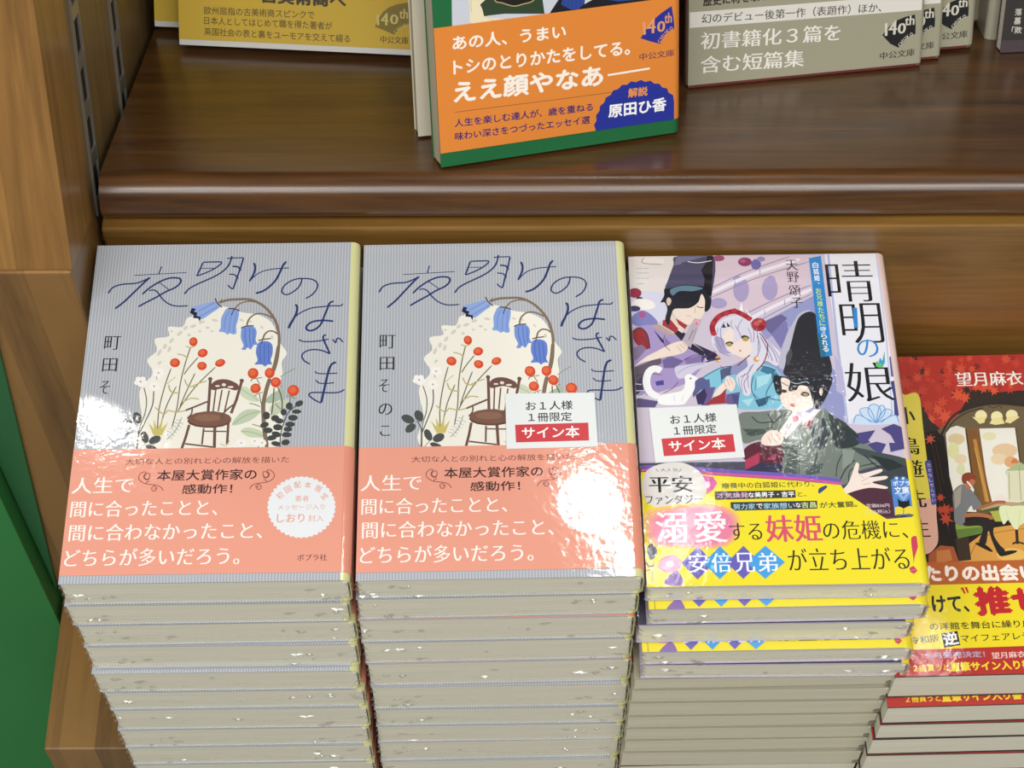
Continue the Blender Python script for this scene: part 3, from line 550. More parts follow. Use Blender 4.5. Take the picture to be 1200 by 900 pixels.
   ["P","e6dfd2",[5.9,82.9,5.8,82.7,5.5,82.5,5,82.4,4.5,82.4,4,82.5,3.7,82.7,3.5,82.9,3.6,83.1,4,83.2,4.4,83.3,5,83.3,5.4,83.2,5.8,83.1]],
   ["P","6e4d45",[-2.5,86.7,-2.6,86.3,-2.8,86,-3.1,85.8,-3.5,85.8,-3.8,86,-4.1,86.3,-4.2,86.7,-4.1,87,-3.9,87.3,-3.6,87.5,-3.2,87.5,-2.9,87.3,-2.6,87]],
   ["P","6e4d45",[9.7,85.6,9.6,85.2,9.4,84.9,9.1,84.7,8.7,84.7,8.3,84.9,8.1,85.2,8,85.7,8,86,8.2,86.4,8.6,86.5,9,86.5,9.3,86.4,9.6,86]],
   ["P","5d3f38",[5.9,67.9,5.1,66.5,2.9,65.4,-0.5,64.8,-4.2,64.9,-7.6,65.5,-10,66.6,-10.9,68,-10.2,69.4,-7.9,70.5,-4.6,71.1,-0.8,71,2.6,70.4,5,69.3]],
   ["P","7a5647",[5.9,68.8,5.2,67.3,2.9,66.2,-0.4,65.6,-4.1,65.6,-7.5,66.3,-9.8,67.5,-10.8,68.9,-10.1,70.3,-7.8,71.5,-4.5,72.1,-0.8,72.1,2.6,71.4,5,70.2]],
   ["P","8a6654",[1.9,69.2,1.5,68.5,0.1,67.9,-2,67.6,-4.3,67.6,-6.4,68,-7.8,68.5,-8.4,69.3,-7.9,70,-6.5,70.6,-4.5,70.9,-2.2,70.8,-0.1,70.5,1.4,69.9]],
   ["S","6e4d45",0.78,[-3.6,76.5,-6.2,75.3,-9.4,73.8,-11.9,72.6]],
   ["S","6e4d45",0.58,[-9.4,73.8,-9.5,71.2,-11,69.1]],
   ["S","6e4d45",0.71,[6.6,75.2,3.7,72.5,1.6,69.2]],
   ["S","6e4d45",0.52,[2.8,71.1,2.1,66.2]],
   ["S","c0b48c",0.32,[2.3,57.9,4.3,56.9,5.7,59]],
  ],
  'B': [
   ["T","6a3b36","大切な人との別れと心の解放を描いた",-2.05,50.4,61.34,2.69,0.0,0.0,0],
   ["T","3c2226","本屋大賞作家の",-1.8,44.3,37.18,4.64,0.0,0.012,0.02],
   ["T","3c2226","感動作！",-1.28,38.31,18.71,4.13,0.0,0.012,0.02],
   ["T","fbf7f0","人生で",-40.31,40.47,22.88,6.69,0.0,-0.008,0.035],
   ["T","fbf7f0","間に合ったことと、",-24.11,30.54,54.3,6.81,0.0,-0.008,0.035],
   ["T","fbf7f0","間に合わなかったこと、",-15.37,20.69,71.0,6.93,0.0,-0.008,0.035],
   ["T","fbf7f0","どちらが多いだろう。",-19.55,10.39,63.86,7.16,0.0,-0.008,0.035],
   ["P","e9edf0",[46.1,29.9,46.5,29,46.1,28.2,46.3,27.2,45.7,26.5,45.9,25.5,45.2,24.9,45.2,23.9,44.4,23.4,44.3,22.4,43.4,22,43.2,21,42.3,20.8,41.9,19.9,40.9,19.8,40.4,18.9,39.5,19,38.8,18.2,37.9,18.4,37.2,17.7,36.2,18,35.4,17.5,34.5,17.9,33.7,17.5,32.9,18.1,31.9,17.8,31.2,18.4,30.2,18.3,29.6,19.1,28.6,19,28,19.9,27.1,20,26.6,20.9,25.7,21.2,25.4,22.1,24.5,22.6,24.3,23.5,23.5,24.1,23.4,25.1,22.7,25.7,22.7,26.7,22.1,27.4,22.3,28.4,21.8,29.2,22.1,30.1,21.7,31.1,22.1,31.9,21.8,32.9,22.4,33.6,22.3,34.6,22.9,35.2,22.9,36.2,23.7,36.8,23.8,37.8,24.7,38.2,24.9,39.2,25.8,39.4,26.2,40.4,27.2,40.5,27.7,41.3,28.7,41.3,29.3,42.1,30.3,41.9,31,42.6,31.9,42.3,32.7,42.8,33.7,42.4,34.5,42.8,35.4,42.2,36.3,42.5,37.1,41.9,38.1,42,38.7,41.2,39.7,41.2,40.3,40.4,41.2,40.2,41.7,39.3,42.6,39,43,38,43.9,37.6,44,36.6,44.9,36.1,44.9,35,45.6,34.4,45.5,33.4,46.2,32.6,46,31.7,46.5,30.8]],
   ["P","e9edf0",[46.8,29.9,46.8,29.6,46.5,29.3,46.3,29.2,45.9,29.2,45.6,29.3,45.4,29.6,45.3,29.9,45.4,30.3,45.6,30.5,45.9,30.7,46.2,30.7,46.5,30.5,46.7,30.3]],
   ["P","e9edf0",[46.7,28,46.6,27.7,46.5,27.4,46.2,27.3,45.8,27.3,45.5,27.4,45.3,27.7,45.2,28,45.3,28.4,45.5,28.6,45.8,28.8,46.1,28.8,46.4,28.6,46.6,28.4]],
   ["P","e9edf0",[46.3,26.2,46.3,25.8,46.1,25.6,45.8,25.4,45.5,25.4,45.2,25.6,45,25.8,44.9,26.2,44.9,26.5,45.1,26.8,45.4,26.9,45.7,26.9,46,26.8,46.2,26.5]],
   ["P","e9edf0",[45.7,24.4,45.6,24.1,45.4,23.8,45.1,23.7,44.8,23.7,44.5,23.8,44.3,24.1,44.2,24.4,44.3,24.8,44.5,25,44.7,25.2,45.1,25.2,45.4,25,45.6,24.7]],
   ["P","e9edf0",[44.7,22.8,44.7,22.5,44.5,22.2,44.2,22.1,43.9,22.1,43.6,22.2,43.4,22.5,43.3,22.8,43.3,23.1,43.5,23.4,43.8,23.6,44.1,23.6,44.4,23.4,44.6,23.1]],
   ["P","e9edf0",[43.6,21.4,43.5,21,43.3,20.8,43,20.6,42.7,20.6,42.4,20.8,42.2,21,42.1,21.4,42.2,21.7,42.4,22,42.6,22.1,43,22.1,43.3,22,43.5,21.7]],
   ["P","e9edf0",[42.2,20.1,42.1,19.8,41.9,19.6,41.6,19.4,41.3,19.4,41,19.6,40.8,19.8,40.7,20.2,40.8,20.5,41,20.8,41.3,20.9,41.6,20.9,41.9,20.7,42.1,20.5]],
   ["P","e9edf0",[40.6,19.2,40.6,18.8,40.4,18.6,40.1,18.4,39.8,18.4,39.5,18.6,39.2,18.9,39.2,19.2,39.2,19.5,39.4,19.8,39.7,19.9,40,19.9,40.3,19.8,40.5,19.5]],
   ["P","e9edf0",[38.9,18.5,38.9,18.1,38.7,17.9,38.4,17.7,38.1,17.7,37.8,17.9,37.5,18.1,37.5,18.5,37.5,18.8,37.7,19.1,38,19.2,38.3,19.2,38.6,19.1,38.8,18.8]],
   ["P","e9edf0",[37.1,18,37.1,17.7,36.9,17.4,36.6,17.3,36.3,17.3,36,17.4,35.8,17.7,35.7,18.1,35.7,18.4,35.9,18.6,36.2,18.8,36.5,18.8,36.8,18.6,37,18.4]],
   ["P","e9edf0",[35.3,17.9,35.2,17.6,35,17.3,34.7,17.2,34.4,17.2,34.1,17.3,33.9,17.6,33.8,17.9,33.9,18.2,34.1,18.5,34.4,18.7,34.7,18.7,35,18.5,35.2,18.2]],
   ["P","e9edf0",[33.4,18.1,33.4,17.7,33.2,17.5,32.9,17.3,32.5,17.3,32.3,17.5,32,17.8,32,18.1,32,18.4,32.2,18.7,32.5,18.8,32.8,18.8,33.1,18.7,33.3,18.4]],
   ["P","e9edf0",[31.6,18.5,31.5,18.2,31.3,17.9,31.1,17.8,30.7,17.8,30.4,17.9,30.2,18.2,30.1,18.5,30.2,18.9,30.4,19.1,30.7,19.3,31,19.3,31.3,19.1,31.5,18.9]],
   ["P","e9edf0",[29.8,19.3,29.8,18.9,29.6,18.7,29.3,18.5,29,18.5,28.7,18.7,28.5,18.9,28.4,19.3,28.4,19.6,28.6,19.9,28.9,20,29.2,20,29.5,19.9,29.8,19.6]],
   ["P","e9edf0",[28.2,20.3,28.1,19.9,28,19.7,27.7,19.5,27.4,19.5,27.1,19.7,26.8,19.9,26.8,20.3,26.8,20.6,27,20.9,27.3,21,27.6,21,27.9,20.9,28.1,20.6]],
   ["P","e9edf0",[26.7,21.5,26.7,21.2,26.5,20.9,26.2,20.8,25.9,20.8,25.6,20.9,25.4,21.2,25.3,21.5,25.3,21.9,25.5,22.1,25.8,22.3,26.1,22.3,26.4,22.1,26.7,21.8]],
   ["P","e9edf0",[25.5,23,25.4,22.6,25.2,22.4,24.9,22.2,24.6,22.2,24.3,22.4,24.1,22.6,24,23,24.1,23.3,24.3,23.6,24.6,23.7,24.9,23.7,25.2,23.6,25.4,23.3]],
   ["P","e9edf0",[24.4,24.6,24.4,24.3,24.2,24,23.9,23.9,23.6,23.9,23.3,24,23.1,24.3,23,24.6,23,24.9,23.2,25.2,23.5,25.4,23.8,25.4,24.1,25.2,24.3,24.9]],
   ["P","e9edf0",[23.6,26.4,23.6,26,23.4,25.8,23.1,25.6,22.8,25.6,22.5,25.8,22.3,26,22.2,26.4,22.2,26.7,22.4,27,22.7,27.1,23,27.1,23.3,27,23.6,26.7]],
   ["P","e9edf0",[23.1,28.2,23.1,27.9,22.9,27.6,22.6,27.5,22.2,27.5,21.9,27.6,21.7,27.9,21.6,28.2,21.7,28.6,21.9,28.8,22.2,29,22.5,29,22.8,28.8,23,28.6]],
   ["P","e9edf0",[22.9,30.1,22.8,29.8,22.6,29.5,22.3,29.4,22,29.4,21.7,29.5,21.5,29.8,21.4,30.1,21.5,30.5,21.7,30.8,21.9,30.9,22.3,30.9,22.6,30.7,22.8,30.5]],
   ["P","e9edf0",[22.9,32,22.9,31.7,22.7,31.4,22.4,31.3,22.1,31.3,21.8,31.4,21.6,31.7,21.5,32.1,21.5,32.4,21.7,32.7,22,32.8,22.3,32.8,22.6,32.7,22.9,32.4]],
   ["P","e9edf0",[23.3,33.9,23.2,33.6,23.1,33.3,22.8,33.2,22.4,33.2,22.1,33.3,21.9,33.6,21.8,33.9,21.9,34.3,22.1,34.5,22.4,34.7,22.7,34.7,23,34.5,23.2,34.3]],
   ["P","e9edf0",[23.9,35.7,23.9,35.4,23.7,35.1,23.4,34.9,23.1,34.9,22.8,35.1,22.6,35.4,22.5,35.7,22.5,36,22.7,36.3,23,36.5,23.3,36.5,23.6,36.3,23.9,36]],
   ["P","e9edf0",[24.9,37.3,24.8,37,24.6,36.7,24.3,36.6,24,36.6,23.7,36.7,23.5,37,23.4,37.4,23.4,37.7,23.6,38,23.9,38.1,24.2,38.1,24.6,38,24.8,37.7]],
   ["P","e9edf0",[26,38.8,26,38.5,25.8,38.2,25.5,38,25.1,38,24.8,38.2,24.6,38.5,24.5,38.8,24.6,39.2,24.8,39.4,25.1,39.6,25.4,39.6,25.7,39.4,25.9,39.1]],
   ["P","e9edf0",[27.4,40.1,27.3,39.7,27.1,39.5,26.9,39.3,26.5,39.3,26.2,39.5,26,39.7,25.9,40.1,26,40.4,26.2,40.7,26.5,40.8,26.8,40.8,27.1,40.7,27.3,40.4]],
   ["P","e9edf0",[29,41.1,28.9,40.7,28.7,40.5,28.4,40.3,28.1,40.3,27.8,40.5,27.6,40.7,27.5,41.1,27.6,41.4,27.7,41.7,28,41.8,28.4,41.8,28.7,41.7,28.9,41.4]],
   ["P","e9edf0",[30.7,41.8,30.6,41.5,30.4,41.2,30.1,41,29.8,41,29.5,41.2,29.3,41.5,29.2,41.8,29.3,42.1,29.5,42.4,29.8,42.6,30.1,42.6,30.4,42.4,30.6,42.1]],
   ["P","e9edf0",[32.5,42.2,32.5,41.9,32.3,41.6,32,41.5,31.6,41.5,31.3,41.6,31.1,41.9,31,42.2,31.1,42.6,31.3,42.9,31.6,43,31.9,43,32.2,42.9,32.4,42.6]],
   ["P","e9edf0",[34.4,42.4,34.3,42,34.1,41.8,33.9,41.6,33.5,41.6,33.2,41.8,33,42,32.9,42.4,33,42.7,33.2,43,33.5,43.2,33.8,43.1,34.1,43,34.3,42.7]],
   ["P","e9edf0",[36.3,42.2,36.2,41.9,36,41.6,35.7,41.4,35.4,41.5,35.1,41.6,34.9,41.9,34.8,42.2,34.9,42.6,35.1,42.8,35.4,43,35.7,43,36,42.8,36.2,42.5]],
   ["P","e9edf0",[38.1,41.7,38.1,41.4,37.9,41.1,37.6,41,37.3,41,37,41.1,36.8,41.4,36.7,41.8,36.7,42.1,36.9,42.4,37.2,42.5,37.5,42.5,37.9,42.4,38.1,42.1]],
   ["P","e9edf0",[39.9,41,39.9,40.6,39.7,40.4,39.4,40.2,39,40.2,38.7,40.4,38.5,40.6,38.4,41,38.5,41.3,38.7,41.6,39,41.8,39.3,41.8,39.6,41.6,39.8,41.3]],
   ["P","e9edf0",[41.6,39.9,41.5,39.6,41.3,39.3,41,39.2,40.7,39.2,40.4,39.3,40.2,39.6,40.1,40,40.1,40.3,40.4,40.6,40.6,40.7,41,40.7,41.3,40.6,41.5,40.3]],
   ["P","e9edf0",[43,38.7,43,38.3,42.8,38,42.5,37.9,42.2,37.9,41.9,38.1,41.6,38.3,41.6,38.7,41.6,39,41.8,39.3,42.1,39.4,42.5,39.4,42.8,39.3,43,39]],
   ["P","e9edf0",[44.3,37.2,44.3,36.8,44.1,36.6,43.8,36.4,43.4,36.4,43.1,36.6,42.9,36.9,42.8,37.2,42.9,37.5,43.1,37.8,43.4,38,43.7,38,44,37.8,44.2,37.5]],
   ["P","e9edf0",[45.4,35.5,45.3,35.2,45.1,34.9,44.8,34.8,44.5,34.8,44.2,34.9,44,35.2,43.9,35.5,43.9,35.9,44.1,36.1,44.4,36.3,44.8,36.3,45.1,36.1,45.3,35.9]],
   ["P","e9edf0",[46.1,33.7,46.1,33.4,45.9,33.1,45.6,33,45.2,33,44.9,33.1,44.7,33.4,44.6,33.7,44.7,34.1,44.9,34.4,45.2,34.5,45.5,34.5,45.8,34.3,46,34.1]],
   ["P","e9edf0",[46.6,31.9,46.5,31.5,46.4,31.2,46.1,31.1,45.7,31.1,45.4,31.2,45.2,31.5,45.1,31.9,45.2,32.2,45.4,32.5,45.7,32.6,46,32.6,46.3,32.5,46.5,32.2]],
   ["T","e79f8a","初",25.87,35.02,2.42,2.65,42,0.01,0],
   ["T","e79f8a","回",28.77,37.58,2.43,2.66,28,0.01,0],
   ["T","e79f8a","配",32.28,39.48,2.43,2.66,10,0.01,0],
   ["T","e79f8a","本",36.09,39.33,2.43,2.66,-10,0.01,0],
   ["T","e79f8a","限",40.11,37.61,2.43,2.66,-28,0.01,0],
   ["T","e79f8a","定",42.48,34.4,2.42,2.65,-42,0.01,0],
   ["T","e79f8a","著者",34.13,33.68,5.16,2.52,0.0,0,0],
   ["T","e79f8a","メッセージ入り",34.0,30.1,17.42,2.27,0.0,0,0],
   ["T","e79f8a","しおり",30.32,25.58,10.2,3.62,0.0,0.012,0],
   ["T","e79f8a","封入",39.61,25.35,5.76,2.73,0.0,0,0],
   ["T","6a3b36","ポプラ社",38.8,9.24,10.8,2.64,0.0,0,0.02],
   ["S","8a4f45",0.32,[-23.2,43.3,-24.1,42.8,-25.1,43.6,-24.6,45,-23.4,45.2,-23.1,43.9,-23.6,42.5,-24.8,42.8,-25.4,44.2,-24.6,45.7,-25.9,45.8,-27.1,44.5,-26.9,42.6,-24.5,40.9,-20.5,40.2,-18.6,39.3,-17.7,37.8]],
   ["S","8a4f45",0.32,[-19.9,39.3,-20.6,37.8,-21.6,37.9,-22,39.1,-21,39.9,-20.5,39,-21.1,38.5]],
   ["S","8a4f45",0.32,[-23.1,41.8,-24,41.6,-24.2,40.9]],
   ["S","8a4f45",0.32,[19.4,43.4,20.4,42.9,21.2,43.6,20.6,45,19.3,45.3,19.2,44,19.8,42.6,21,42.9,21.5,44.2,20.5,45.8,21.8,45.9,23.2,44.5,23.2,42.6,21,40.9,17,40.3,15.2,39.4,14.5,37.9]],
   ["S","8a4f45",0.32,[16.6,39.4,17.4,37.9,18.5,38,18.7,39.2,17.6,40,17.2,39.1,17.9,38.6]],
   ["S","8a4f45",0.32,[19.5,41.8,20.4,41.6,20.7,40.9]],
  ],
 },
 'C': {
  'C': [
   ["P","cdc2d4",[-52.5,150.1,51,150.3,49.8,109.2,50.7,83.8,51.7,52.5,-53,53.9]],
   ["Q","dfd8d6",[-52.3,149.8,-18.1,149.5,-21.2,133.5,-34.6,131.4,-52.8,132.4]],
   ["P","9499c8",[-0.8,116.8,23.1,130.7,23.1,100.4,30.5,86.4,27.6,68.3,-2.2,82.3]],
   ["P","b9b2d4",[0,107.9,8.7,116,14.3,112.3,7.3,100.7]],
   ["P","d6c2cf",[-18.1,149.8,21.4,149.6,19.4,129,-20.2,119]],
   ["Q","d3d3e8",[-53,131.8,-37.7,131.5,-39.4,119.4,-51.7,118.4]],
   ["P","a99cc6",[-4.3,133.2,-4.8,130.5,-5.9,128.4,-7.3,127.3,-8.7,127.3,-9.9,128.5,-10.7,130.7,-10.8,133.3,-10.3,135.9,-9.2,138.1,-7.8,139.2,-6.3,139.2,-5.1,138,-4.4,135.8]],
   ["P","a99cc6",[7.4,133.5,6.9,131,5.8,129,4.4,127.9,3,127.9,1.8,129.1,1,131.1,0.9,133.7,1.5,136.2,2.5,138.2,3.9,139.3,5.4,139.3,6.6,138.1,7.3,136.1]],
   ["P","a99cc6",[-13.7,126.7,-14.1,125.5,-15.2,124.6,-16.6,124.2,-18.1,124.2,-19.4,124.7,-20.3,125.7,-20.6,126.8,-20.2,128,-19.1,128.9,-17.7,129.4,-16.2,129.3,-14.9,128.8,-14,127.8]],
   ["P","a99cc6",[-6.8,138.1,-7.1,137.2,-7.7,136.4,-8.4,136,-9.2,136,-9.9,136.5,-10.4,137.2,-10.5,138.2,-10.2,139.2,-9.7,139.9,-8.9,140.3,-8.1,140.3,-7.4,139.9,-7,139.1]],
   ["P","a99cc6",[6.9,137.8,6.6,136.8,6,136.1,5.3,135.7,4.5,135.7,3.8,136.2,3.3,136.9,3.2,137.9,3.5,138.8,4,139.6,4.8,140,5.6,140,6.3,139.5,6.8,138.8]],
   ["S","8f86ae",0.41,[-19.7,134.1,-5.3,141.8,13.7,149.4]],
   ["S","8f86ae",0.41,[-19.5,129.8,-1.5,138.6,21.6,146.7]],
   ["S","8f86ae",0.4,[-11.2,118.8,5.7,128.1,21,135]],
   ["S","8f86ae",0.4,[-3.3,116.8,7.3,123.2,21.1,130.8]],
   ["S","e9e4ee",1.63,[-19.5,132,-3.4,140.2,17.7,148]],
   ["S","e9e4ee",1.61,[-7.2,117.8,6.5,125.6,21.1,133]],
   ["S","8f86ae",0.41,[-9.7,137.6,-9.9,135.5]],
   ["S","8f86ae",0.41,[0.9,143.1,0.7,140.7]],
   ["S","8f86ae",0.4,[9.7,128,9.5,125.3]],
   ["S","8f86ae",0.4,[1.2,123.1,1.1,120.7]],
   ["Q","e9e0da",[-46.8,149.7,-38.7,149.5,-38.9,146.5,-44,146.7,-46.9,147.7]],
   ["S","8a7a7e",0.31,[-46.1,149.7,-47.2,148.2,-45.9,146.9,-38.9,146.3]],
   ["P","8a3566",[-2.1,146.9,-2.4,145.9,-3.3,145.2,-4.5,144.8,-5.7,144.8,-6.8,145.3,-7.6,146.1,-7.8,147,-7.4,148,-6.6,148.8,-5.4,149.2,-4.1,149.1,-3,148.7,-2.3,147.9]],
   ["P","9a4a70",[-13.1,148.9,-13.4,148.3,-14.1,147.8,-15.1,147.5,-16.2,147.5,-17.2,147.8,-17.8,148.4,-18,149,-17.7,149.7,-17,150.2,-16,150.4,-14.9,150.4,-13.9,150.1,-13.3,149.6]],
   ["P","6d67a8",[1.6,145.6,1.3,144.4,0.7,143.5,-0.2,143,-1.1,143,-1.9,143.5,-2.4,144.5,-2.5,145.7,-2.2,146.8,-1.5,147.8,-0.7,148.3,0.2,148.3,1,147.7,1.5,146.8]],
   ["P","8f86be",[3.5,148.2,3.3,147.7,2.8,147.3,2.1,147.1,1.4,147.1,0.7,147.3,0.3,147.8,0.2,148.3,0.4,148.9,0.9,149.3,1.6,149.5,2.3,149.5,2.9,149.2,3.4,148.8]],
   ["P","97324c",[-48.1,132.3,-48.4,131.2,-49.2,130.4,-50.3,130,-51.5,130,-52.5,130.5,-53.2,131.3,-53.4,132.4,-53.1,133.5,-52.3,134.3,-51.2,134.8,-50,134.7,-49,134.2,-48.3,133.4]],
   ["P","3a3350",[-47.6,129.2,-47.8,128.7,-48.2,128.3,-48.8,128.1,-49.4,128.1,-50,128.3,-50.4,128.8,-50.5,129.3,-50.3,129.8,-49.9,130.2,-49.3,130.5,-48.7,130.4,-48.1,130.2,-47.8,129.8]],
   ["P","b0527c",[-4.5,147.4,-4.6,147,-5,146.7,-5.5,146.5,-6,146.5,-6.5,146.7,-6.8,147.1,-6.9,147.5,-6.8,147.9,-6.4,148.3,-5.9,148.4,-5.3,148.4,-4.9,148.2,-4.6,147.9]],
   ["Q","f0eae6",[-52.2,127.9,-49,129.5,-44,128.2,-42.9,125.7,-45.2,124.3,-51.4,124.2]],
   ["P","3f3a6a",[-48.9,124.6,-49.2,124,-49.9,123.5,-50.9,123.3,-52,123.3,-52.9,123.6,-53.6,124.1,-53.8,124.8,-53.5,125.4,-52.8,125.9,-51.8,126.1,-50.7,126.1,-49.8,125.8,-49.1,125.3]],
   ["Q","7f80bd",[-53.2,118.5,-51.5,122,-47.8,123.8,-43.9,120.7,-42.6,117,-49.8,116]],
   ["P","a85a90",[-46.8,121.7,-47,121,-47.4,120.4,-48,120.1,-48.6,120.1,-49.2,120.4,-49.5,121,-49.7,121.8,-49.5,122.5,-49,123.1,-48.5,123.4,-47.8,123.4,-47.3,123,-46.9,122.4]],
   ["S","9fb2c4",0.51,[-49.7,144.6,-47.1,144.5]],
   ["S","9fb2c4",0.51,[-46.8,144.5,-44.6,144.5]],
   ["S","9fb2c4",0.51,[-49.7,142.2,-45.1,142.1]],
   ["S","9fb2c4",0.51,[-44.8,142.1,-46.1,142.1]],
   ["S","9fb2c4",0.51,[-49.8,139.6,-48.4,139.6]],
   ["S","9fb2c4",0.51,[-48,139.5,-46.8,139.5]],
   ["S","9fb2c4",0.51,[-46.5,139.5,-44.7,139.5]],
   ["S","9fb2c4",0.51,[-49.7,136.9,-46.8,136.9]],
   ["Q","a693c6",[-52.7,114.3,-45.1,116.8,-40.6,115.7,-35.3,111.2,-30.5,106.8,-26.2,103.4,-24.7,98.6,-31.6,89.7,-41.9,85.6,-48.3,83.6,-53.2,85.8,-53.3,101.8]],
   ["P","8472a6",[-39.9,110.7,-40.1,99.9,-37.3,101.5,-37.8,108]],
   ["P","8472a6",[-32.8,100.3,-24.9,102.3,-25.1,99.1,-32,97.7]],
   ["P","3b3355",[-44.3,114.6,-40.3,109.1,-40.1,107.5,-41.4,108.6]],
   ["Q","982f34",[-52.8,113.2,-49.9,115.2,-47.4,113.1,-46.1,108.7,-46.5,105.4,-49,105.5,-52,108.8]],
   ["S","3a2030",0.46,[-52.5,113.7,-49.4,115.4,-46.8,112,-46.1,105.4]],
   ["P","625667",[-53.2,96.4,-47.5,99,-41.9,101.6,-41.8,98.4,-48.6,94.8,-49.6,85.8,-53.2,84.8]],
   ["P","b9a08f",[-44.9,116.3,-42.3,117.3,-36.6,112.8,-34.4,111.2,-38.9,112.3]],
   ["P","29243e",[-36.1,112.8,-34.2,114.4,-31.3,112.2,-32.2,109.5,-28.7,107.3,-24.3,103.4,-24.9,101.3,-30.6,105.1]],
   ["P","2c2748",[-28.6,107.8,-24.8,104,-23.7,99.6,-18.2,99.5,-19.8,102.8]],
   ["Q","ecdacd",[-52.6,97.2,-48.3,101.2,-43.1,104.3,-37.8,107.4,-34.1,108.7,-31.1,108.7,-30.8,106.2,-32.1,103.8,-35.4,102.3,-41.4,101,-48.9,99]],
   ["S","8a6a68",0.23,[-35.4,106.6,-33.5,103.8]],
   ["S","8a6a68",0.23,[-34.2,107.4,-32,104.9]],
   ["S","8a6a68",0.23,[-33,107.9,-31.1,106]],
   ["P","e6d0c2",[-38.2,124.1,-34.8,119.7,-30.6,116.8,-32.7,112.5,-37.3,116.4]],
   ["P","a4333b",[-40.1,118.9,-37.1,119.2,-34.2,114.7,-35.2,112.5,-40.5,116.5]],
   ["P","a4333b",[-36.2,123,-35,119.7,-30.4,116.3,-31.6,114.4,-34,116.9]],
   ["Q","ecdacd",[-36.1,124.1,-31.2,124.5,-26.3,128.3,-23.3,131.6,-22.4,128.2,-22.7,123.8,-24.9,119.5,-28.5,117.3,-30.8,116.6,-34.8,120.2]],
   ["Q","1d1f2b",[-38.1,134.7,-30.5,135.9,-22.6,134.9,-20,131.5,-20.6,124.9,-23,122.7,-22.6,128.2,-23.8,131.3,-25.5,127.2,-29.4,124.5,-35,124.3,-36.8,120.8,-38,116.4,-39.2,119.2,-38.1,124.1,-39,127.5,-40.6,127.5,-39,130.8]],
   ["Q","d9c2b4",[-38.2,128.6,-37.2,129.9,-36.2,128.5,-36.9,126.3,-37.9,126.1]],
   ["Q","607c90",[-36.2,133.8,-30.5,135.6,-23.1,134.3,-27,132.8,-32.6,132.9,-35.5,130.8]],
   ["Q","4b4866",[-32.8,150.2,-17.7,150.1,-19.8,130.4,-20.9,130.4,-22.6,134.8,-30.5,135.9,-38,134.3,-36.9,138.6,-34.3,145.9]],
   ["P","74718e",[-32.8,150.2,-20.4,150,-23.2,146.8,-27.9,146.9,-34.1,145.6]],
   ["P","4b4866",[-30.8,147,-21.1,149.9,-20.8,145,-32.4,143]],
   ["P","14121e",[-20.3,150,-17.7,150.1,-19.8,130.4,-20.9,130.4,-22.7,134.4,-22,138.8,-23.2,143.1,-20.9,146.7]],
   ["S","352c3a",0.37,[-26.1,125.5,-24.7,124.7,-23.3,124.9]],
   ["S","8a5a56",0.23,[-30.5,121.1,-28.7,120.5]],
   ["S","8a6a68",0.23,[-26.8,125,-27.1,122.2]],
   ["S","f4f2f2",0.33,[-28.4,147.5,-24.2,146.8,-18.5,147.8]],
   ["P","b9adba",[-33.1,109,-27.4,119.6,-24.6,118.8,-29.9,105.4]],
   ["P","e7a3b2",[-25.3,117.5,-25.5,117.1,-25.8,116.7,-26.3,116.5,-26.8,116.5,-27.3,116.7,-27.6,117.1,-27.7,117.6,-27.6,118.1,-27.2,118.4,-26.7,118.6,-26.2,118.6,-25.7,118.4,-25.4,118]],
   ["P","c85a78",[-26.3,117,-26.4,116.8,-26.5,116.6,-26.7,116.5,-26.9,116.5,-27,116.6,-27.1,116.8,-27.1,117,-27.1,117.2,-27,117.4,-26.8,117.5,-26.6,117.5,-26.4,117.4,-26.3,117.2]],
   ["S","4a4048",0.37,[-28.2,114,-30.4,109.2]],
   ["S","6a5f68",0.23,[-27,114.8,-29,108.6]],
   ["Q","83c3da",[-26.3,91.2,-19.1,95.9,-11.2,96.7,-2.2,97.7,3.4,95.2,5.5,90.6,4.5,84.9,4.8,78.2,3.8,76.8,-13.2,77,-12.2,83,-19.7,81.4,-26.8,84.3]],
   ["P","4d5f86",[-18.7,95.1,-14.1,96.7,-10.2,96.6,-8.9,94.3,-16.4,92.1,-18.6,89.9]],
   ["P","3f7c98",[-1.4,96.5,3.4,94.7,1.2,91.8,-3,94.2]],
   ["S","3f7390",0.44,[3.1,91.8,-1.6,82.8,4.1,80.4]],
   ["S","3f7390",0.44,[-6.4,83.4,-1.9,78.3]],
   ["S","3f7390",0.44,[-4.8,90.8,-5.7,85.1]],
   ["P","a9dbe8",[-4.7,91.4,1.8,93,-0.6,88.4,-4.7,86.2]],
   ["P","a9dbe8",[-11.4,80.7,-6.5,81.7,-8.8,77.8]],
   ["P","6b5a90",[-26.6,86.6,-21.2,87.1,-24.2,78.6,-27.2,78.7]],
   ["P","a3323a",[-22.6,82,-16.8,87.6,-17.9,79.4,-25.7,78.9]],
   ["P","6b5a90",[-17.1,83.6,-11.6,84.6,-13.1,78.4,-17.9,79.4]],
   ["P","8e93bd",[-14.1,96.7,-8,100.1,-7.7,96.6,-11.5,92.1,-14.9,93.3]],
   ["Q","dcd9e6",[-20.7,112,-19.1,116.1,-14.4,119.8,-9.3,120.6,-4.5,118.8,-2.1,114.6,-0.2,110.4,2.5,106.8,6.4,101.5,4,96.4,-0.2,98.8,-2.4,96.5,-6.7,91.4,-7.5,84,-9.8,82.9,-11.9,86.9,-12.5,92.1,-7.7,96.6,-9.3,101.2,-18.1,103.2,-21.2,107.3]],
   ["S","a29ac0",0.5,[-3.5,112.8,-2.1,105.8,-4.6,98.8]],
   ["S","a29ac0",0.49,[-0.3,109.2,3.1,102.8,4.2,98.1]],
   ["S","a29ac0",0.49,[-1.7,110.4,1.2,103.4,2.3,98.7]],
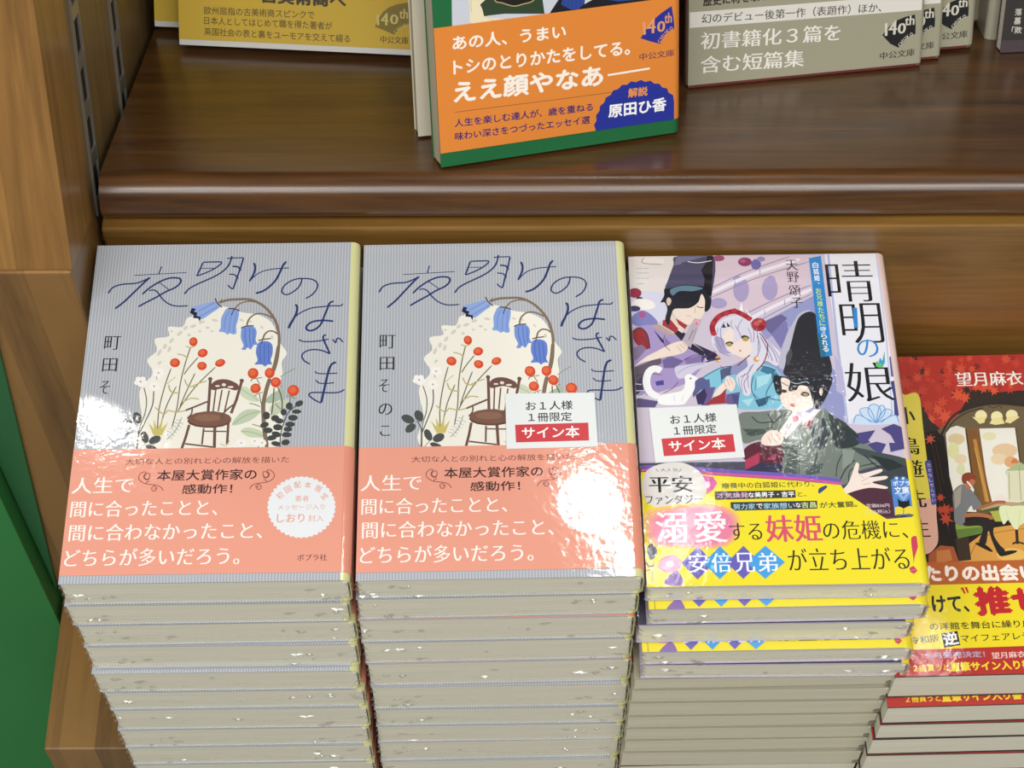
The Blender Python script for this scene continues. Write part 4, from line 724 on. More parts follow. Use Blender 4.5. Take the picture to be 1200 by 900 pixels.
   ["S","a29ac0",0.49,[-7.6,92,-9.8,88.6,-9.2,84]],
   ["S","a29ac0",0.49,[-5.2,97.7,-8,93.2,-11.1,91.5]],
   ["Q","f0ddd5",[-16.6,110.1,-14.9,113,-12.7,115.4,-10.6,110.6,-6.2,109.4,-5.4,104.7,-8.2,100.7,-11.3,101.3,-14.3,103.7]],
   ["Q","d9d5e4",[-19.4,112,-14.5,118.4,-7.4,119.4,-3.3,114.6,-3.3,108.7,-5.4,107.6,-6.5,111.7,-8.7,110,-12.3,107.7,-12.1,113,-14.7,114.8,-16.6,110.1,-16,104.9,-13.6,103.1,-17.6,102.6,-20.5,107.9]],
   ["Q","a79fc4",[-20.1,110.2,-16.6,109.6,-15.5,104.3,-13.7,102.8,-18.1,103.2]],
   ["S","a79fc4",0.45,[-11.2,115.9,-9.9,112.4,-9.1,110]],
   ["S","b7b0cd",0.45,[-6.3,114.7,-5.3,111.1,-5.6,107.6]],
   ["P","f2f2f6",[-9,123.3,-7.8,127.2,-7.5,122.5]],
   ["P","f2f2f6",[-6.9,124.9,-4.2,119.6,-5.4,120.6]],
   ["S","9c2434",2.19,[-20.2,112,-20.4,115.8,-17.9,119.9,-14.2,122,-10.7,122.6,-7.3,120.6,-4.5,118.5]],
   ["P","b8323f",[-19,117,-19.1,116.5,-19.4,116.2,-19.9,116,-20.4,116,-20.8,116.2,-21.1,116.6,-21.2,117,-21,117.5,-20.7,117.8,-20.2,118,-19.8,118,-19.3,117.8,-19,117.4]],
   ["P","b8323f",[-16.5,120.2,-16.6,119.7,-17,119.4,-17.4,119.2,-17.9,119.2,-18.3,119.4,-18.6,119.8,-18.7,120.2,-18.5,120.7,-18.2,121.1,-17.8,121.3,-17.3,121.2,-16.8,121,-16.6,120.7]],
   ["P","b8323f",[-13.1,121.6,-13.3,121.2,-13.6,120.8,-14.1,120.6,-14.6,120.6,-15,120.8,-15.2,121.2,-15.3,121.7,-15.2,122.1,-14.8,122.5,-14.4,122.7,-13.9,122.7,-13.5,122.5,-13.2,122.1]],
   ["P","b8323f",[-9.9,123,-10.1,122.6,-10.4,122.2,-10.9,122,-11.3,122,-11.8,122.2,-12.1,122.6,-12.1,123.1,-12,123.5,-11.6,123.9,-11.2,124.1,-10.7,124.1,-10.3,123.9,-10,123.5]],
   ["P","b8323f",[-6.7,121.2,-6.8,120.7,-7.2,120.3,-7.6,120.2,-8.1,120.2,-8.5,120.4,-8.8,120.8,-8.9,121.2,-8.7,121.7,-8.4,122,-7.9,122.2,-7.4,122.2,-7,122,-6.7,121.7]],
   ["P","b8323f",[-4.3,119,-4.5,118.6,-4.8,118.2,-5.3,118,-5.8,118,-6.2,118.2,-6.5,118.6,-6.5,119.1,-6.4,119.6,-6.1,119.9,-5.6,120.1,-5.1,120.1,-4.7,119.9,-4.4,119.5]],
   ["P","b8323f",[-19.1,112,-19.2,111.5,-19.6,111.1,-20,110.9,-20.5,111,-20.9,111.2,-21.2,111.5,-21.3,112,-21.1,112.5,-20.8,112.8,-20.3,113,-19.9,113,-19.4,112.8,-19.1,112.4]],
   ["P","a63340",[1.5,116,1,114.6,0.1,113.5,-1.3,112.9,-2.7,112.9,-3.9,113.5,-4.7,114.7,-4.9,116.1,-4.5,117.5,-3.5,118.6,-2.2,119.2,-0.7,119.2,0.5,118.5,1.3,117.4]],
   ["P","c25b58",[-1.4,116.6,-1.6,116.1,-2,115.7,-2.5,115.5,-3,115.5,-3.5,115.7,-3.8,116.2,-3.9,116.7,-3.7,117.2,-3.4,117.6,-2.8,117.8,-2.3,117.8,-1.8,117.5,-1.5,117.1]],
   ["P","8a2030",[0.4,114.8,0.3,114.3,-0.1,114,-0.6,113.8,-1.2,113.8,-1.7,114,-2,114.4,-2.1,114.9,-1.9,115.3,-1.5,115.7,-1,115.9,-0.5,115.9,0,115.7,0.3,115.3]],
   ["P","c9705a",[-0.2,117.8,-0.3,117.4,-0.6,117.1,-0.9,117,-1.3,117,-1.7,117.2,-1.9,117.5,-2,117.8,-1.8,118.2,-1.6,118.5,-1.2,118.6,-0.8,118.6,-0.5,118.4,-0.2,118.1]],
   ["P","2e2a3a",[-14.5,117.5,-13.2,115.4,-14.5,115.1]],
   ["P","2e2a3a",[-16.7,114.9,-15.8,116.9,-15,114.8]],
   ["P","2e2a33",[-12.6,107.4,-12.8,107,-13.2,106.6,-13.9,106.4,-14.6,106.3,-15.2,106.5,-15.6,106.8,-15.8,107.2,-15.6,107.6,-15.2,107.9,-14.6,108.2,-13.9,108.2,-13.2,108.1,-12.8,107.8]],
   ["P","b59a52",[-13.1,106.7,-13.2,106.3,-13.6,106,-14.1,105.8,-14.6,105.8,-15.1,106,-15.3,106.3,-15.4,106.7,-15.3,107.1,-14.9,107.5,-14.4,107.6,-13.9,107.6,-13.5,107.4,-13.2,107.1]],
   ["P","2e2a33",[-6,109.7,-6.3,109.2,-6.8,109,-7.5,108.9,-8.2,109,-8.8,109.3,-9.2,109.8,-9.3,110.3,-9.1,110.7,-8.5,111,-7.8,111.1,-7.1,110.9,-6.5,110.6,-6.1,110.1]],
   ["P","b59a52",[-6.3,109.2,-6.5,108.8,-6.9,108.4,-7.4,108.2,-8,108.2,-8.5,108.5,-8.8,108.8,-8.9,109.3,-8.7,109.8,-8.3,110.1,-7.8,110.3,-7.2,110.3,-6.8,110.1,-6.4,109.7]],
   ["P","c06a6a",[-9.7,103.8,-9.7,103.6,-9.9,103.4,-10.1,103.4,-10.3,103.4,-10.4,103.5,-10.5,103.6,-10.6,103.8,-10.5,104,-10.4,104.1,-10.2,104.2,-10,104.2,-9.8,104.1,-9.7,103.9]],
   ["S","8f2a3a",0.45,[-1.8,112.2,1,106.3,-0.9,98.8,-4.5,94.2]],
   ["S","8f2a3a",0.35,[-22.6,102.1,-20,103.8]],
   ["S","8f2a3a",0.44,[-6.3,101.8,-9.5,98.9,-11.7,96.7]],
   ["S","8f2a3a",0.39,[-18.5,96.8,-15,92.1]],
   ["P","d9a35f",[-18.2,100,-18.4,99.3,-18.7,98.8,-19.2,98.5,-19.6,98.5,-20.1,98.8,-20.3,99.3,-20.4,100,-20.2,100.7,-19.9,101.2,-19.4,101.5,-18.9,101.5,-18.5,101.2,-18.3,100.6]],
   ["P","f2d9a0",[-18.3,99.7,-18.4,99.3,-18.6,99,-18.8,98.9,-19,98.9,-19.2,99.1,-19.3,99.3,-19.3,99.7,-19.2,100,-19.1,100.3,-18.9,100.5,-18.7,100.5,-18.5,100.3,-18.4,100]],
   ["P","d9a35f",[-2.9,99.7,-3,99.1,-3.4,98.6,-3.9,98.3,-4.4,98.4,-4.9,98.6,-5.2,99.1,-5.2,99.7,-5.1,100.3,-4.7,100.8,-4.2,101.1,-3.7,101,-3.2,100.8,-2.9,100.3]],
   ["P","f4e6c8",[-2.9,100,-3,99.7,-3.2,99.4,-3.5,99.3,-3.7,99.3,-3.9,99.5,-4.1,99.7,-4.1,100,-4,100.3,-3.9,100.5,-3.6,100.7,-3.3,100.7,-3.1,100.5,-3,100.3]],
   ["Q","f1ddd3",[-22.5,82.5,-20.3,86.5,-17.6,89.3,-16.4,91.9,-14.1,91,-13.2,88.1,-15,84.7,-16.9,86.2,-19.5,83.6]],
   ["S","a07a78",0.24,[-17.9,89.3,-16.8,86.7]],
   ["S","a07a78",0.24,[-16.5,90.7,-15.6,87.5]],
   ["S","a07a78",0.24,[-15.3,91.3,-14.3,88.1]],
   ["S","857da6",0.25,[-18.2,114.9,-19.1,110.2,-17.5,104.3]],
   ["S","857da6",0.25,[-15.5,117.8,-17.4,113.1,-16.9,106]],
   ["S","857da6",0.25,[-12.5,118.3,-12.9,116,-12.1,114.2]],
   ["S","857da6",0.25,[-8,118.8,-9.6,116.5,-10.3,114.1]],
   ["S","857da6",0.25,[-5.1,117.6,-4,112.8,-4.6,107.6]],
   ["S","857da6",0.25,[-2.8,114.6,-2.5,109.3,-3.2,103.5]],
   ["S","857da6",0.25,[-1.2,109.8,0.3,104.6,0.9,99.9]],
   ["S","857da6",0.25,[1.1,108,4.1,102.7,5.6,97.5]],
   ["S","857da6",0.25,[-6.3,96.6,-8.1,92,-8.1,86.3]],
   ["S","857da6",0.24,[-9,93.2,-10.8,89.2,-10.7,84.1]],
   ["S","857da6",0.24,[-11.6,91.5,-11.8,88.6,-11.1,84.6]],
   ["S","857da6",0.25,[-20.3,107.3,-18.1,103.2,-14.3,101.3]],
   ["S","33405f",0.29,[-26.3,91.2,-19.1,95.6,-14.1,96.7]],
   ["S","33405f",0.29,[-12.2,83,-13.2,77.3]],
   ["S","33405f",0.29,[-5.7,92,-7.1,86.3,-5.6,81.1,-2.9,77.7]],
   ["S","33405f",0.29,[-2.8,96.5,1.5,95.3,4.1,91.8]],
   ["S","33405f",0.29,[-18.7,94.5,-18.6,88.8]],
   ["S","33405f",0.29,[-14.2,96.1,-16.4,92.1]],
   ["P","55639a",[-26.4,89.5,-23.4,90.8,-23.2,87.1,-26.7,85.5]],
   ["P","2f5c7c",[-6.1,80.6,0.4,82.7,-1.9,78.8,-4.9,77.5]],
   ["P","3f6f8c",[1.4,94.1,5,91.2,2.7,87.2,1.4,89]],
   ["P","4a4f80",[-12.2,83,-15.1,83.6,-14.5,79,-13,78.4]],
   ["P","4a4468",[-22.6,101.5,-24.7,100.4,-25.9,98.1,-25.6,102.1]],
   ["S","4a4468",0.79,[-25.9,96.9,-22.8,99.2,-18.3,100.2]],
   ["P","6a6494",[1.4,118,7.7,120.9,10,119,2.9,111.5,1.1,113.9]],
   ["P","7d79b0",[2.9,111.5,9.4,117.9,10,113.7,6.2,104.5]],
   ["P","857599",[-53,105.6,-49.3,107.4,-47.4,105.2,-51.6,100.2,-53.2,100.2]],
   ["P","463c5c",[-53,87.9,-48.6,94.8,-44.7,95.5,-48.5,87.8,-52.6,83.7]],
   ["P","5d5380",[-52.9,82.7,-44,80.9,-45.5,78.1,-52.9,78.2]],
   ["P","4a4592",[-44.8,89.9,-41.5,90.6,-41.4,88.4,-44.4,88]],
   ["P","6f6296",[-41.5,100,-37.3,101.5,-32.8,99.3,-37.1,96.1,-41,96.2]],
   ["P","7b6ca2",[-32.1,97.1,-25.1,98.6,-27.7,94.9,-31.4,93.9]],
   ["S","3a3050",0.23,[-49.1,111.5,-47.4,108.7,-47.1,105.5]],
   ["S","3a3050",0.23,[-39.9,111.8,-40.4,107.5,-38,104.2]],
   ["S","3a3050",0.23,[-32.8,99.8,-29,101.9,-24.9,102.1]],
   ["S","3a3050",0.23,[-52.4,92.7,-47.8,93.7,-41.9,93]],
   ["S","3a3050",0.23,[-52.3,85.3,-45.9,85.7]],
   ["S","3a3050",0.23,[-35.7,89.7,-38.2,86.6,-41.9,84.6]],
   ["P","5b5f90",[-30.3,89.7,-26.1,91.7,-23.5,89.5,-27.4,85.4,-30.3,82.3]],
   ["P","35305a",[-29.3,83.3,-25.5,86.4,-24.8,83.2,-26.5,79.1,-28.7,79.1]],
   ["Q","cfcce0",[-36.7,96.1,-33,97.4,-27,98.1,-20.1,98.8,-23.9,97,-28.1,94.9,-31.5,92.3,-35.6,91.1]],
   ["S","9f98bd",0.27,[-35.9,93.5,-31.2,96.6,-24.7,97.8]],
   ["S","f0f0f3",3.01,[-42.2,94.9,-44.5,96,-46.8,94.7,-48.1,91.5,-48.1,87.8,-46.7,84.7,-43.8,82.8]],
   ["Q","f4f4f6",[-43.8,83,-39.7,84.3,-34.6,85.5,-33.1,88.6,-33,91.8,-31,93.1,-27.9,91.2,-29.1,89.6,-29.6,86,-32.4,81.3,-35,79,-43.4,79.4]],
   ["P","4a6a52",[-30.4,91.1,-30.4,90.9,-30.5,90.8,-30.7,90.7,-30.9,90.7,-31.1,90.8,-31.1,90.9,-31.2,91.1,-31.1,91.3,-31,91.4,-30.8,91.5,-30.6,91.5,-30.5,91.4,-30.4,91.3]],
   ["S","bfbcd0",0.27,[-37.9,83.5,-37.6,80.8]],
   ["S","bfbcd0",0.27,[-33.9,83.4,-34.9,80.8]],
   ["S","e2e0ec",0.55,[-53.2,85.8,-49.1,85.8]],
   ["S","e2e0ec",0.55,[-52.8,89,-50.3,88.7]],
   ["S","e2e0ec",0.54,[-52.9,82.1,-48.8,84.2]],
   ["Q","bcbacd",[4.5,96.4,7,105.6,11.1,114.9,15.2,121.3,19.8,122.7,15.4,118.3,11.6,109.6,8.8,100.9,7.8,94.6]],
   ["Q","27282f",[7.5,91.4,7.3,97.5,10,105.5,13.2,116,15.5,120.1,19.2,122,22,120,23.6,113.5,24.5,105.3,24.3,91.2]],
   ["Q","4a4b52",[7.9,96.3,7.9,100.9,10.1,104.4,10.3,100.9]],
   ["Q","f1ddd0",[3.9,89.5,8,91.2,17.4,88.1,17,79.1,13.8,75.5,8.4,74.7,4.4,78.7,3.9,85]],
   ["Q","22242c",[2.4,91.8,8,91.2,24.3,91.4,23.4,84.6,19.6,77.9,17,76.3,16,83.6,14.8,86.5,12,87.1,10.3,84.8,7.4,84.9,8.4,89.4,5,90.6,4.9,84.4,3.3,82.7,2.1,86.1]],
   ["P","ead2c6",[20.9,84.1,20.7,83.3,20.4,82.7,20.1,82.3,19.8,82.4,19.6,82.7,19.5,83.3,19.5,84.1,19.6,84.9,19.9,85.5,20.2,85.9,20.5,85.9,20.7,85.5,20.9,84.9]],
   ["S","9fb4c8",0.39,[8.7,88.8,11.1,88,14.6,88.8,15.9,87.9]],
   ["S","2a2528",0.49,[4.6,88.9,7.6,86.9]],
   ["P","3a3a34",[6.9,84.4,6.7,84,6.3,83.9,5.8,83.8,5.2,83.9,4.8,84.2,4.5,84.5,4.4,84.9,4.7,85.2,5,85.4,5.6,85.5,6.1,85.3,6.6,85.1,6.8,84.7]],
   ["P","3a3a34",[15.5,82.9,15.2,82.4,14.7,82.1,14,82,13.2,82,12.6,82.3,12.1,82.8,12.1,83.3,12.3,83.8,12.8,84.1,13.6,84.2,14.3,84.1,15,83.8,15.4,83.4]],
   ["P","a39c78",[14.9,82.8,14.7,82.5,14.4,82.3,14,82.1,13.6,82.2,13.2,82.3,13,82.5,12.9,82.8,13.1,83.1,13.3,83.3,13.7,83.5,14.2,83.5,14.5,83.3,14.8,83.1]],
   ["P","c4796e",[9.4,77.5,9.2,77.3,8.8,77.1,8.4,77.1,7.9,77.3,7.6,77.7,7.5,78,7.5,78.4,7.7,78.7,8.1,78.9,8.6,78.9,9,78.7,9.3,78.3,9.5,77.9]],
   ["P","e7e7ef",[28.1,150.5,52.9,150.3,49.1,69.2,29.2,69.5]],
   ["L","aeb6de",0.92,[29.6,150.1,29,109.7,29.1,69.7]],
   ["L","c3c6e4",0.61,[49.4,150.1,48.8,109.3,46.9,69.3]],
   ["P","6d78b8",[49.7,134.4,51.9,134.3,51.8,130.1,49.6,130.1]],
   ["P","5a5f9a",[48.9,99.9,51.8,101,51.5,90.6,48.6,90.7]],
   ["P","3f4580",[48.1,88.4,51.4,89.5,50.6,74.7,47.6,70.3,48.5,81.5]],
   ["P","b8b4d6",[27.2,101.5,29.7,95.6,30,81.8,26.4,84.2]],
   ["P","2f86cc",[21.5,148.3,26.5,149.4,26.3,100.8,21.6,100.2]],
   ["P","2a6f8c",[21.3,112.2,24,109.8,23.7,100.6,21.6,100.2]],
   ["T","ffffff","白",23.77,144.79,2.33,2.85,0.0,0.012,0],
   ["T","ffffff","狐",23.79,141.59,2.33,2.84,0.0,0.012,0],
   ["T","ffffff","姫",23.8,138.39,2.32,2.83,0.0,0.012,0],
   ["T","ffffff","、",24.34,135.76,0.7,0.84,0.0,0.012,0],
   ["T","cfe86a","お",23.84,132.05,2.32,2.8,0.0,0.012,0],
   ["T","cfe86a","兄",23.85,128.89,2.31,2.79,0.0,0.012,0],
   ["T","cfe86a","様",23.87,125.75,2.31,2.78,0.0,0.012,0],
   ["T","cfe86a","た",23.88,122.62,2.3,2.77,0.0,0.012,0],
   ["T","cfe86a","ち",23.9,119.51,2.3,2.76,0.0,0.012,0],
   ["T","cfe86a","に",23.91,116.4,2.29,2.75,0.0,0.012,0],
   ["T","ffffff","守",23.93,113.31,2.29,2.74,0.0,0.012,0],
   ["T","ffffff","ら",23.95,110.23,2.28,2.73,0.0,0.012,0],
   ["T","ffffff","れ",23.96,107.16,2.28,2.72,0.0,0.012,0],
   ["T","ffffff","る",23.98,104.11,2.27,2.7,0.0,0.012,0],
   ["T","17171b","晴",37.18,136.7,19.02,20.07,0.0,-0.016,0.03],
   ["T","17171b","明",39.71,116.22,16.64,19.1,0.0,-0.016,0.03],
   ["T","17171b","娘",39.69,88.41,18.79,17.99,0.0,-0.016,0.03],
   ["T","2f86d0","の",40.81,104.15,8.7,8.24,0.0,-0.012,0.03],
   ["L","2f86d0",1.67,[37.8,123.7,37.2,114]],
   ["Q","5fbf6a",[43.2,95.6,43.9,98.2,45.2,96.4,47.4,102.6,46,95.5]],
   ["Q","3f9fd0",[44.5,96.9,45.2,99.5,46.1,98.2,47.1,101.7,46.7,96.8]],
   ["Q","c9dcf2",[31.1,69.3,34.6,74.8,41.3,78.2,46.4,74.7,49.1,69.5]],
   ["S","6f9fd6",0.37,[40.3,69.6,37.8,73.9,38.6,77.4,41.2,77.9,42.7,74.7,40.3,69.6]],
   ["S","6f9fd6",0.37,[40.3,69.6,35.8,72.3,34.7,75.7,38.4,76.1,40.3,69.6]],
   ["S","6f9fd6",0.37,[40.3,69.6,44.1,73.8,44.1,77.3,42.2,76.5,40.3,69.6]],
   ["S","6f9fd6",0.37,[40.3,69.6,45.4,72.1,47.1,74.7,44.3,75.6,40.3,69.6]],
   ["S","6f9fd6",0.37,[31.5,69.6,33,73.2,35.8,72.3,38.5,69.7]],
   ["S","6f9fd6",0.37,[42.1,69.6,45.4,72.1,48.4,72.9,49.1,69.5]],
   ["T","1a1820","天",14.12,145.02,4.88,5.21,0.0,-0.012,0.035],
   ["T","1a1820","野",14.09,139.11,4.86,5.17,0.0,-0.012,0.035],
   ["T","1a1820","頌",14.19,132.5,4.84,5.12,0.0,-0.012,0.035],
   ["T","1a1820","子",14.44,126.44,4.82,5.08,0.0,-0.012,0.035],
  ],
  'B': [
   ["Q","f1ddd0",[5.1,82.3,7.3,86.6,16.6,87.1,18.7,82.8,17,78.5,13.1,75.7,9.4,75.5,6.9,78.7]],
   ["Q","c4796e",[7.5,78.7,8.8,78.7,9.8,77.1,8.6,76.9]],
   ["Q","747f77",[-12.3,74.7,-4.1,75.3,4,76.2,7.6,75.8,14.3,69.4,19.3,77.1,23.8,72.7,30.5,67,37.9,57.2,41.4,51.6,30.9,48,24.9,42.2,17.3,44.4,7.9,45.9,1.1,47.3,2.2,56.2,-0.5,60.5,-5.8,62.6,-12,61.3,-12.6,69]],
   ["P","3d4948",[22.1,74.2,28.4,69.8,32.5,63.5,27.2,58.7,22.8,62.9,22.1,68.5]],
   ["Q","2e3a3b",[22.9,64.3,28.2,68.1,31.6,65.6,33.5,61.4,29.6,58.7,23.6,58.7]],
   ["Q","414d4c",[29.6,58.7,39,56.5,51.7,52.2,52.2,44.6,43.1,40,36.3,43.5,40.8,51.6,34,54.5]],
   ["P","4a5653",[3,59,9.3,61.7,7.3,46.5,2,47.3,4.3,53.5]],
   ["P","4d5a57",[11.3,50.6,18.1,51.9,16.5,47.8,10.3,45.8]],
   ["P","4a5653",[-12.1,67.6,-3.5,67.5,-2.5,65.4,-9.3,64.1]],
   ["S","39433f",0.42,[10,62.4,8,47.2]],
   ["S","39433f",0.42,[22.2,45.7,23.5,51.8,27.1,58]],
   ["S","39433f",0.42,[26.8,43.6,28.6,49,38.4,51.6]],
   ["S","39433f",0.43,[-1.7,74.5,0.2,68.9,-2.9,67.5]],
   ["S","232d30",0.43,[20.1,72.1,24.4,67.1,24.5,61.5]],
   ["S","232d30",0.43,[14.7,67.2,16.3,58.8,14.3,50.6]],
   ["S","232d30",0.42,[34,55.1,39.3,48.9,43.5,43.4]],
   ["S","232d30",0.42,[30.2,53.1,26.2,49,23.2,43.6]],
   ["S","232d30",0.42,[36,51.7,41.7,48.9]],
   ["S","232d30",0.43,[6.2,74.4,1.7,71.7,-1.1,67.5]],
   ["S","232d30",0.43,[-8,73.2,-5.1,70.3,1.6,71]],
   ["S","232d30",0.43,[-11.1,64.8,-6,66.8]],
   ["P","39464a",[14.1,67.2,20.1,72.1,21.8,65,18.6,57.4,15.1,58.9]],
   ["P","8a958c",[5.6,67.4,9.3,68,9.3,61.7,5.5,59]],
   ["P","8a958c",[25.9,58,30.7,57.3,28.9,51.8,25,49.1]],
   ["P","262f33",[36.4,55.1,44.6,52.9,50.6,48.8,43.8,46.1]],
   ["Q","5c2233",[-11.5,59.2,-5.2,61.9,2.5,60.4,2.5,53.5,-1.2,52.1,-12,53.7]],
   ["P","b03a5a",[-12,53.7,-6.2,57.1,-6.6,52.9,-10.6,48.8,-12.4,48.8]],
   ["P","a8355a",[-4.1,53.6,0.4,56.6,-0.5,53.5]],
   ["P","35304c",[-12.3,49.5,-6,52.5,2.4,52.1,1.3,46.6,9.1,45.8,8.9,43.8,-12.5,46.8]],
   ["P","efe6e6",[11.8,71.5,18.5,77.8,19.3,75.7,11.4,68]],
   ["P","8c2f3c",[11.9,69.4,15.8,72.2,14.8,67.9,10,68.7]],
   ["P","f0e6e4",[2.2,66.4,8.3,75.1,12.2,71.7,4.5,62.8]],
   ["P","dd7a8c",[10.2,71.9,10,71.2,9.6,70.7,9.1,70.4,8.5,70.4,8.1,70.7,7.8,71.2,7.7,71.9,7.9,72.6,8.3,73.1,8.8,73.4,9.4,73.4,9.8,73.1,10.1,72.6]],
   ["S","6a5a5c",0.37,[7.3,69.8,4.2,64.9]],
   ["S","8a7a7c",0.3,[5.8,69.5,3.6,65.3]],
   ["Q","f1ddd0",[-5.3,62.3,-3.4,65.4,-0.5,66.9,3,65.3,3.5,62.9,1.6,60.1,-4.2,60.2]],
   ["S","9a7470",0.3,[-2.6,64.3,-1.4,60.8]],
   ["S","9a7470",0.3,[-0.7,65.4,0.5,61.1]],
   ["S","9a7470",0.3,[1.1,65,2.4,62.2]],
   ["P","50293c",[24.6,39.5,37.5,43.5,43.1,40,51.6,51.5,51.1,28.5,37.5,28]],
   ["P","3b4246",[37.8,46.2,52.8,51.5,52.5,41.9,42.7,36.6]],
   ["P","4a4580",[32.1,64.9,39.5,66.2,36.6,62,33.7,62.8]],
   ["P","4a4580",[42,66.8,47,68.9,51.3,66.7,51,59.1,47.5,57.7,45.3,64]],
   ["P","4a4580",[35.8,60,39.5,61,43,59.9,40.7,55.7,37.9,57.2]],
   ["P","4a4580",[44.3,60.5,50.8,59.8,49.9,57.7,44.4,56.4]],
   ["P","4a4580",[31.2,62.8,35.5,63.4,37,60.6,33.4,60]],
   ["Q","f4e3d9",[21.4,37.9,26.4,42.6,30.3,51.4,31.6,50.7,31.3,46.9,39.3,48.9,39.8,47.6,34.8,45.4,41.4,45.8,41.1,44.4,35.7,43.1,41.1,41.2,40.4,40.2,34.8,40.8,28.8,39.5,22.6,37.2]],
   ["S","b08a86",0.24,[31,46.6,32.9,44.9]],
   ["S","b08a86",0.24,[34.8,45.4,31.6,43.5]],
   ["S","b08a86",0.24,[35.1,42.8,32,42.2]],
   ["P","f3e22c",[-52.4,49.1,-35.9,48.6,-24.4,47.1,6.6,44.3,23.7,42.1,25,38.9,34.8,30.8,39.5,27.2,51.9,28.2,57.4,29.1,55.7,-4.2,-58.4,-3.5]],
   ["S","6f5cb8",1.5,[-52.3,51.4,-35.7,50.8,-24.2,49.4,6.8,46.5,23.9,44.1]],
   ["S","cc5a9a",1.33,[-52.4,49.9,-35.8,49.3,-24.3,47.9,6.7,45.1,24.1,42.6]],
   ["Q","dedcd8",[-52.4,43.2,-50,49.8,-43.3,52.8,-35.6,52.7,-29.5,48.2,-27.8,42.2,-29.6,37,-35.7,33.4,-44.5,32.9,-50.8,35.9]],
   ["P","d85aa0",[-28.9,47.2,-24.9,46.5,-23.5,43.8,-25.3,40.9,-28,38.9,-27.5,42.9]],
   ["P","f0b8d8",[-26.2,43.2,-26.3,42.6,-26.7,42.1,-27.3,41.8,-27.8,41.8,-28.3,42.1,-28.7,42.6,-28.7,43.2,-28.6,43.9,-28.2,44.4,-27.6,44.6,-27.1,44.6,-26.6,44.4,-26.2,43.8]],
   ["T","5a5560","大人気",-41.59,49.79,6.79,1.47,0.0,0,0],
   ["L","5a5560",0.24,[-46.7,50.3,-45.8,49.1]],
   ["L","5a5560",0.24,[-36.9,50.2,-37.8,49]],
   ["T","17171b","平安",-41.38,43.62,16.75,7.11,0.0,-0.006,0.06],
   ["T","2a2a30","ファンタジー",-40.53,36.87,21.76,4.15,0.0,0,0.03],
   ["T","4a4530","療養中の白狐姫に代わり、",-4.29,42.68,35.42,2.57,0.6,0.012,0],
   ["P","3a3a3c",[-24.8,40.1,6,40.2,5.9,36.9,-24.9,36.5]],
   ["T","e4b8d8","才気煥発",-18.08,38.34,12.0,2.45,0.4,0.02,0],
   ["T","ffffff","な美男子・吉平",-3.28,38.45,17.6,2.44,0.4,0.02,0],
   ["T","4a4530","と、",8.4,38.43,3.33,2.11,1.3,0.01,0],
   ["P","3a3a3c",[-19.1,35.4,13.9,35.5,13.7,32.1,-19.2,31.7]],
   ["T","a4d4ee","努力家",-14.0,33.43,8.33,2.54,0.9,0.015,0],
   ["T","ffffff","で",-8.17,33.51,2.35,2.1,0.7,0.015,0],
   ["T","a4d4ee","家族想い",-0.67,33.59,11.97,2.54,0.7,0.015,0],
   ["T","ffffff","な",6.57,33.74,2.0,2.1,1.0,0.015,0],
   ["T","d8e8a0","吉昌",10.57,33.78,5.6,2.54,0.5,0.015,0],
   ["T","4a4530","が大奮闘。",21.79,33.71,14.26,2.65,1.2,0.018,0],
   ["Q","3a4a7a",[14.8,38.6,15.2,40.8,17.8,42,18.3,41.3,16.6,39.7]],
   ["T","d8ccd4","定価836円",36.74,33.05,8.86,1.71,0.0,0.01,0],
   ["T","d8ccd4","（10%税込）",36.59,30.5,9.11,1.71,0.0,0.005,0],
   ["P","4f86cc",[42.9,44.1,50.3,44.2,49.7,28.4,42.7,28.4]],
   ["P","4f86cc",[46.3,44.7,46.2,44.3,45.8,44,45.4,43.8,44.9,43.8,44.5,44,44.2,44.3,44.2,44.7,44.3,45.2,44.7,45.5,45.1,45.7,45.6,45.7,46,45.5,46.3,45.1]],
   ["P","4f86cc",[48.9,44.6,48.7,44.1,48.4,43.8,47.9,43.6,47.4,43.6,47,43.8,46.7,44.2,46.7,44.6,46.9,45,47.2,45.4,47.6,45.5,48.1,45.5,48.5,45.3,48.8,45]],
   ["P","4f86cc",[45.4,43.6,45.2,43.2,44.9,42.9,44.4,42.7,44,42.7,43.5,42.9,43.3,43.2,43.2,43.6,43.4,44.1,43.7,44.4,44.2,44.6,44.7,44.6,45.1,44.4,45.3,44]],
   ["P","4f86cc",[50.2,43.6,50.1,43.1,49.7,42.8,49.3,42.6,48.8,42.6,48.4,42.8,48.1,43.1,48.1,43.6,48.2,44,48.6,44.4,49,44.5,49.5,44.5,49.9,44.3,50.2,44]],
   ["P","e8f0fa",[45.7,44.7,45.7,44.5,45.5,44.3,45.3,44.2,45.1,44.2,44.9,44.4,44.8,44.5,44.8,44.7,44.8,45,45,45.1,45.2,45.2,45.4,45.2,45.6,45.1,45.7,44.9]],
   ["P","e8f0fa",[48.2,44.6,48.2,44.4,48,44.2,47.8,44.1,47.6,44.1,47.4,44.2,47.3,44.4,47.3,44.6,47.4,44.8,47.5,45,47.7,45.1,47.9,45,48.1,45,48.2,44.8]],
   ["T","f4f8ff","ポプラ",46.82,42.52,6.58,2.17,0.0,0.02,0],
   ["T","f4f8ff","文庫",46.64,39.45,5.65,3.39,0.0,0.02,0],
   ["P","8fb0e6",[44.5,38.1,46.8,34.7,49.6,38,48.3,38.7,47,36.5,45.6,38.7]],
   ["P","14161c",[44.6,36,45.8,34.7,48.1,34.7,49,35.7,48.9,32.3,46.4,31.4,44.6,32.3]],
   ["P","ecd63c",[43.1,32.1,44.8,32.5,46.4,31.6,48.4,32.6,50.1,32.4,49.8,28.6,46.1,29.3,42.8,28.7]],
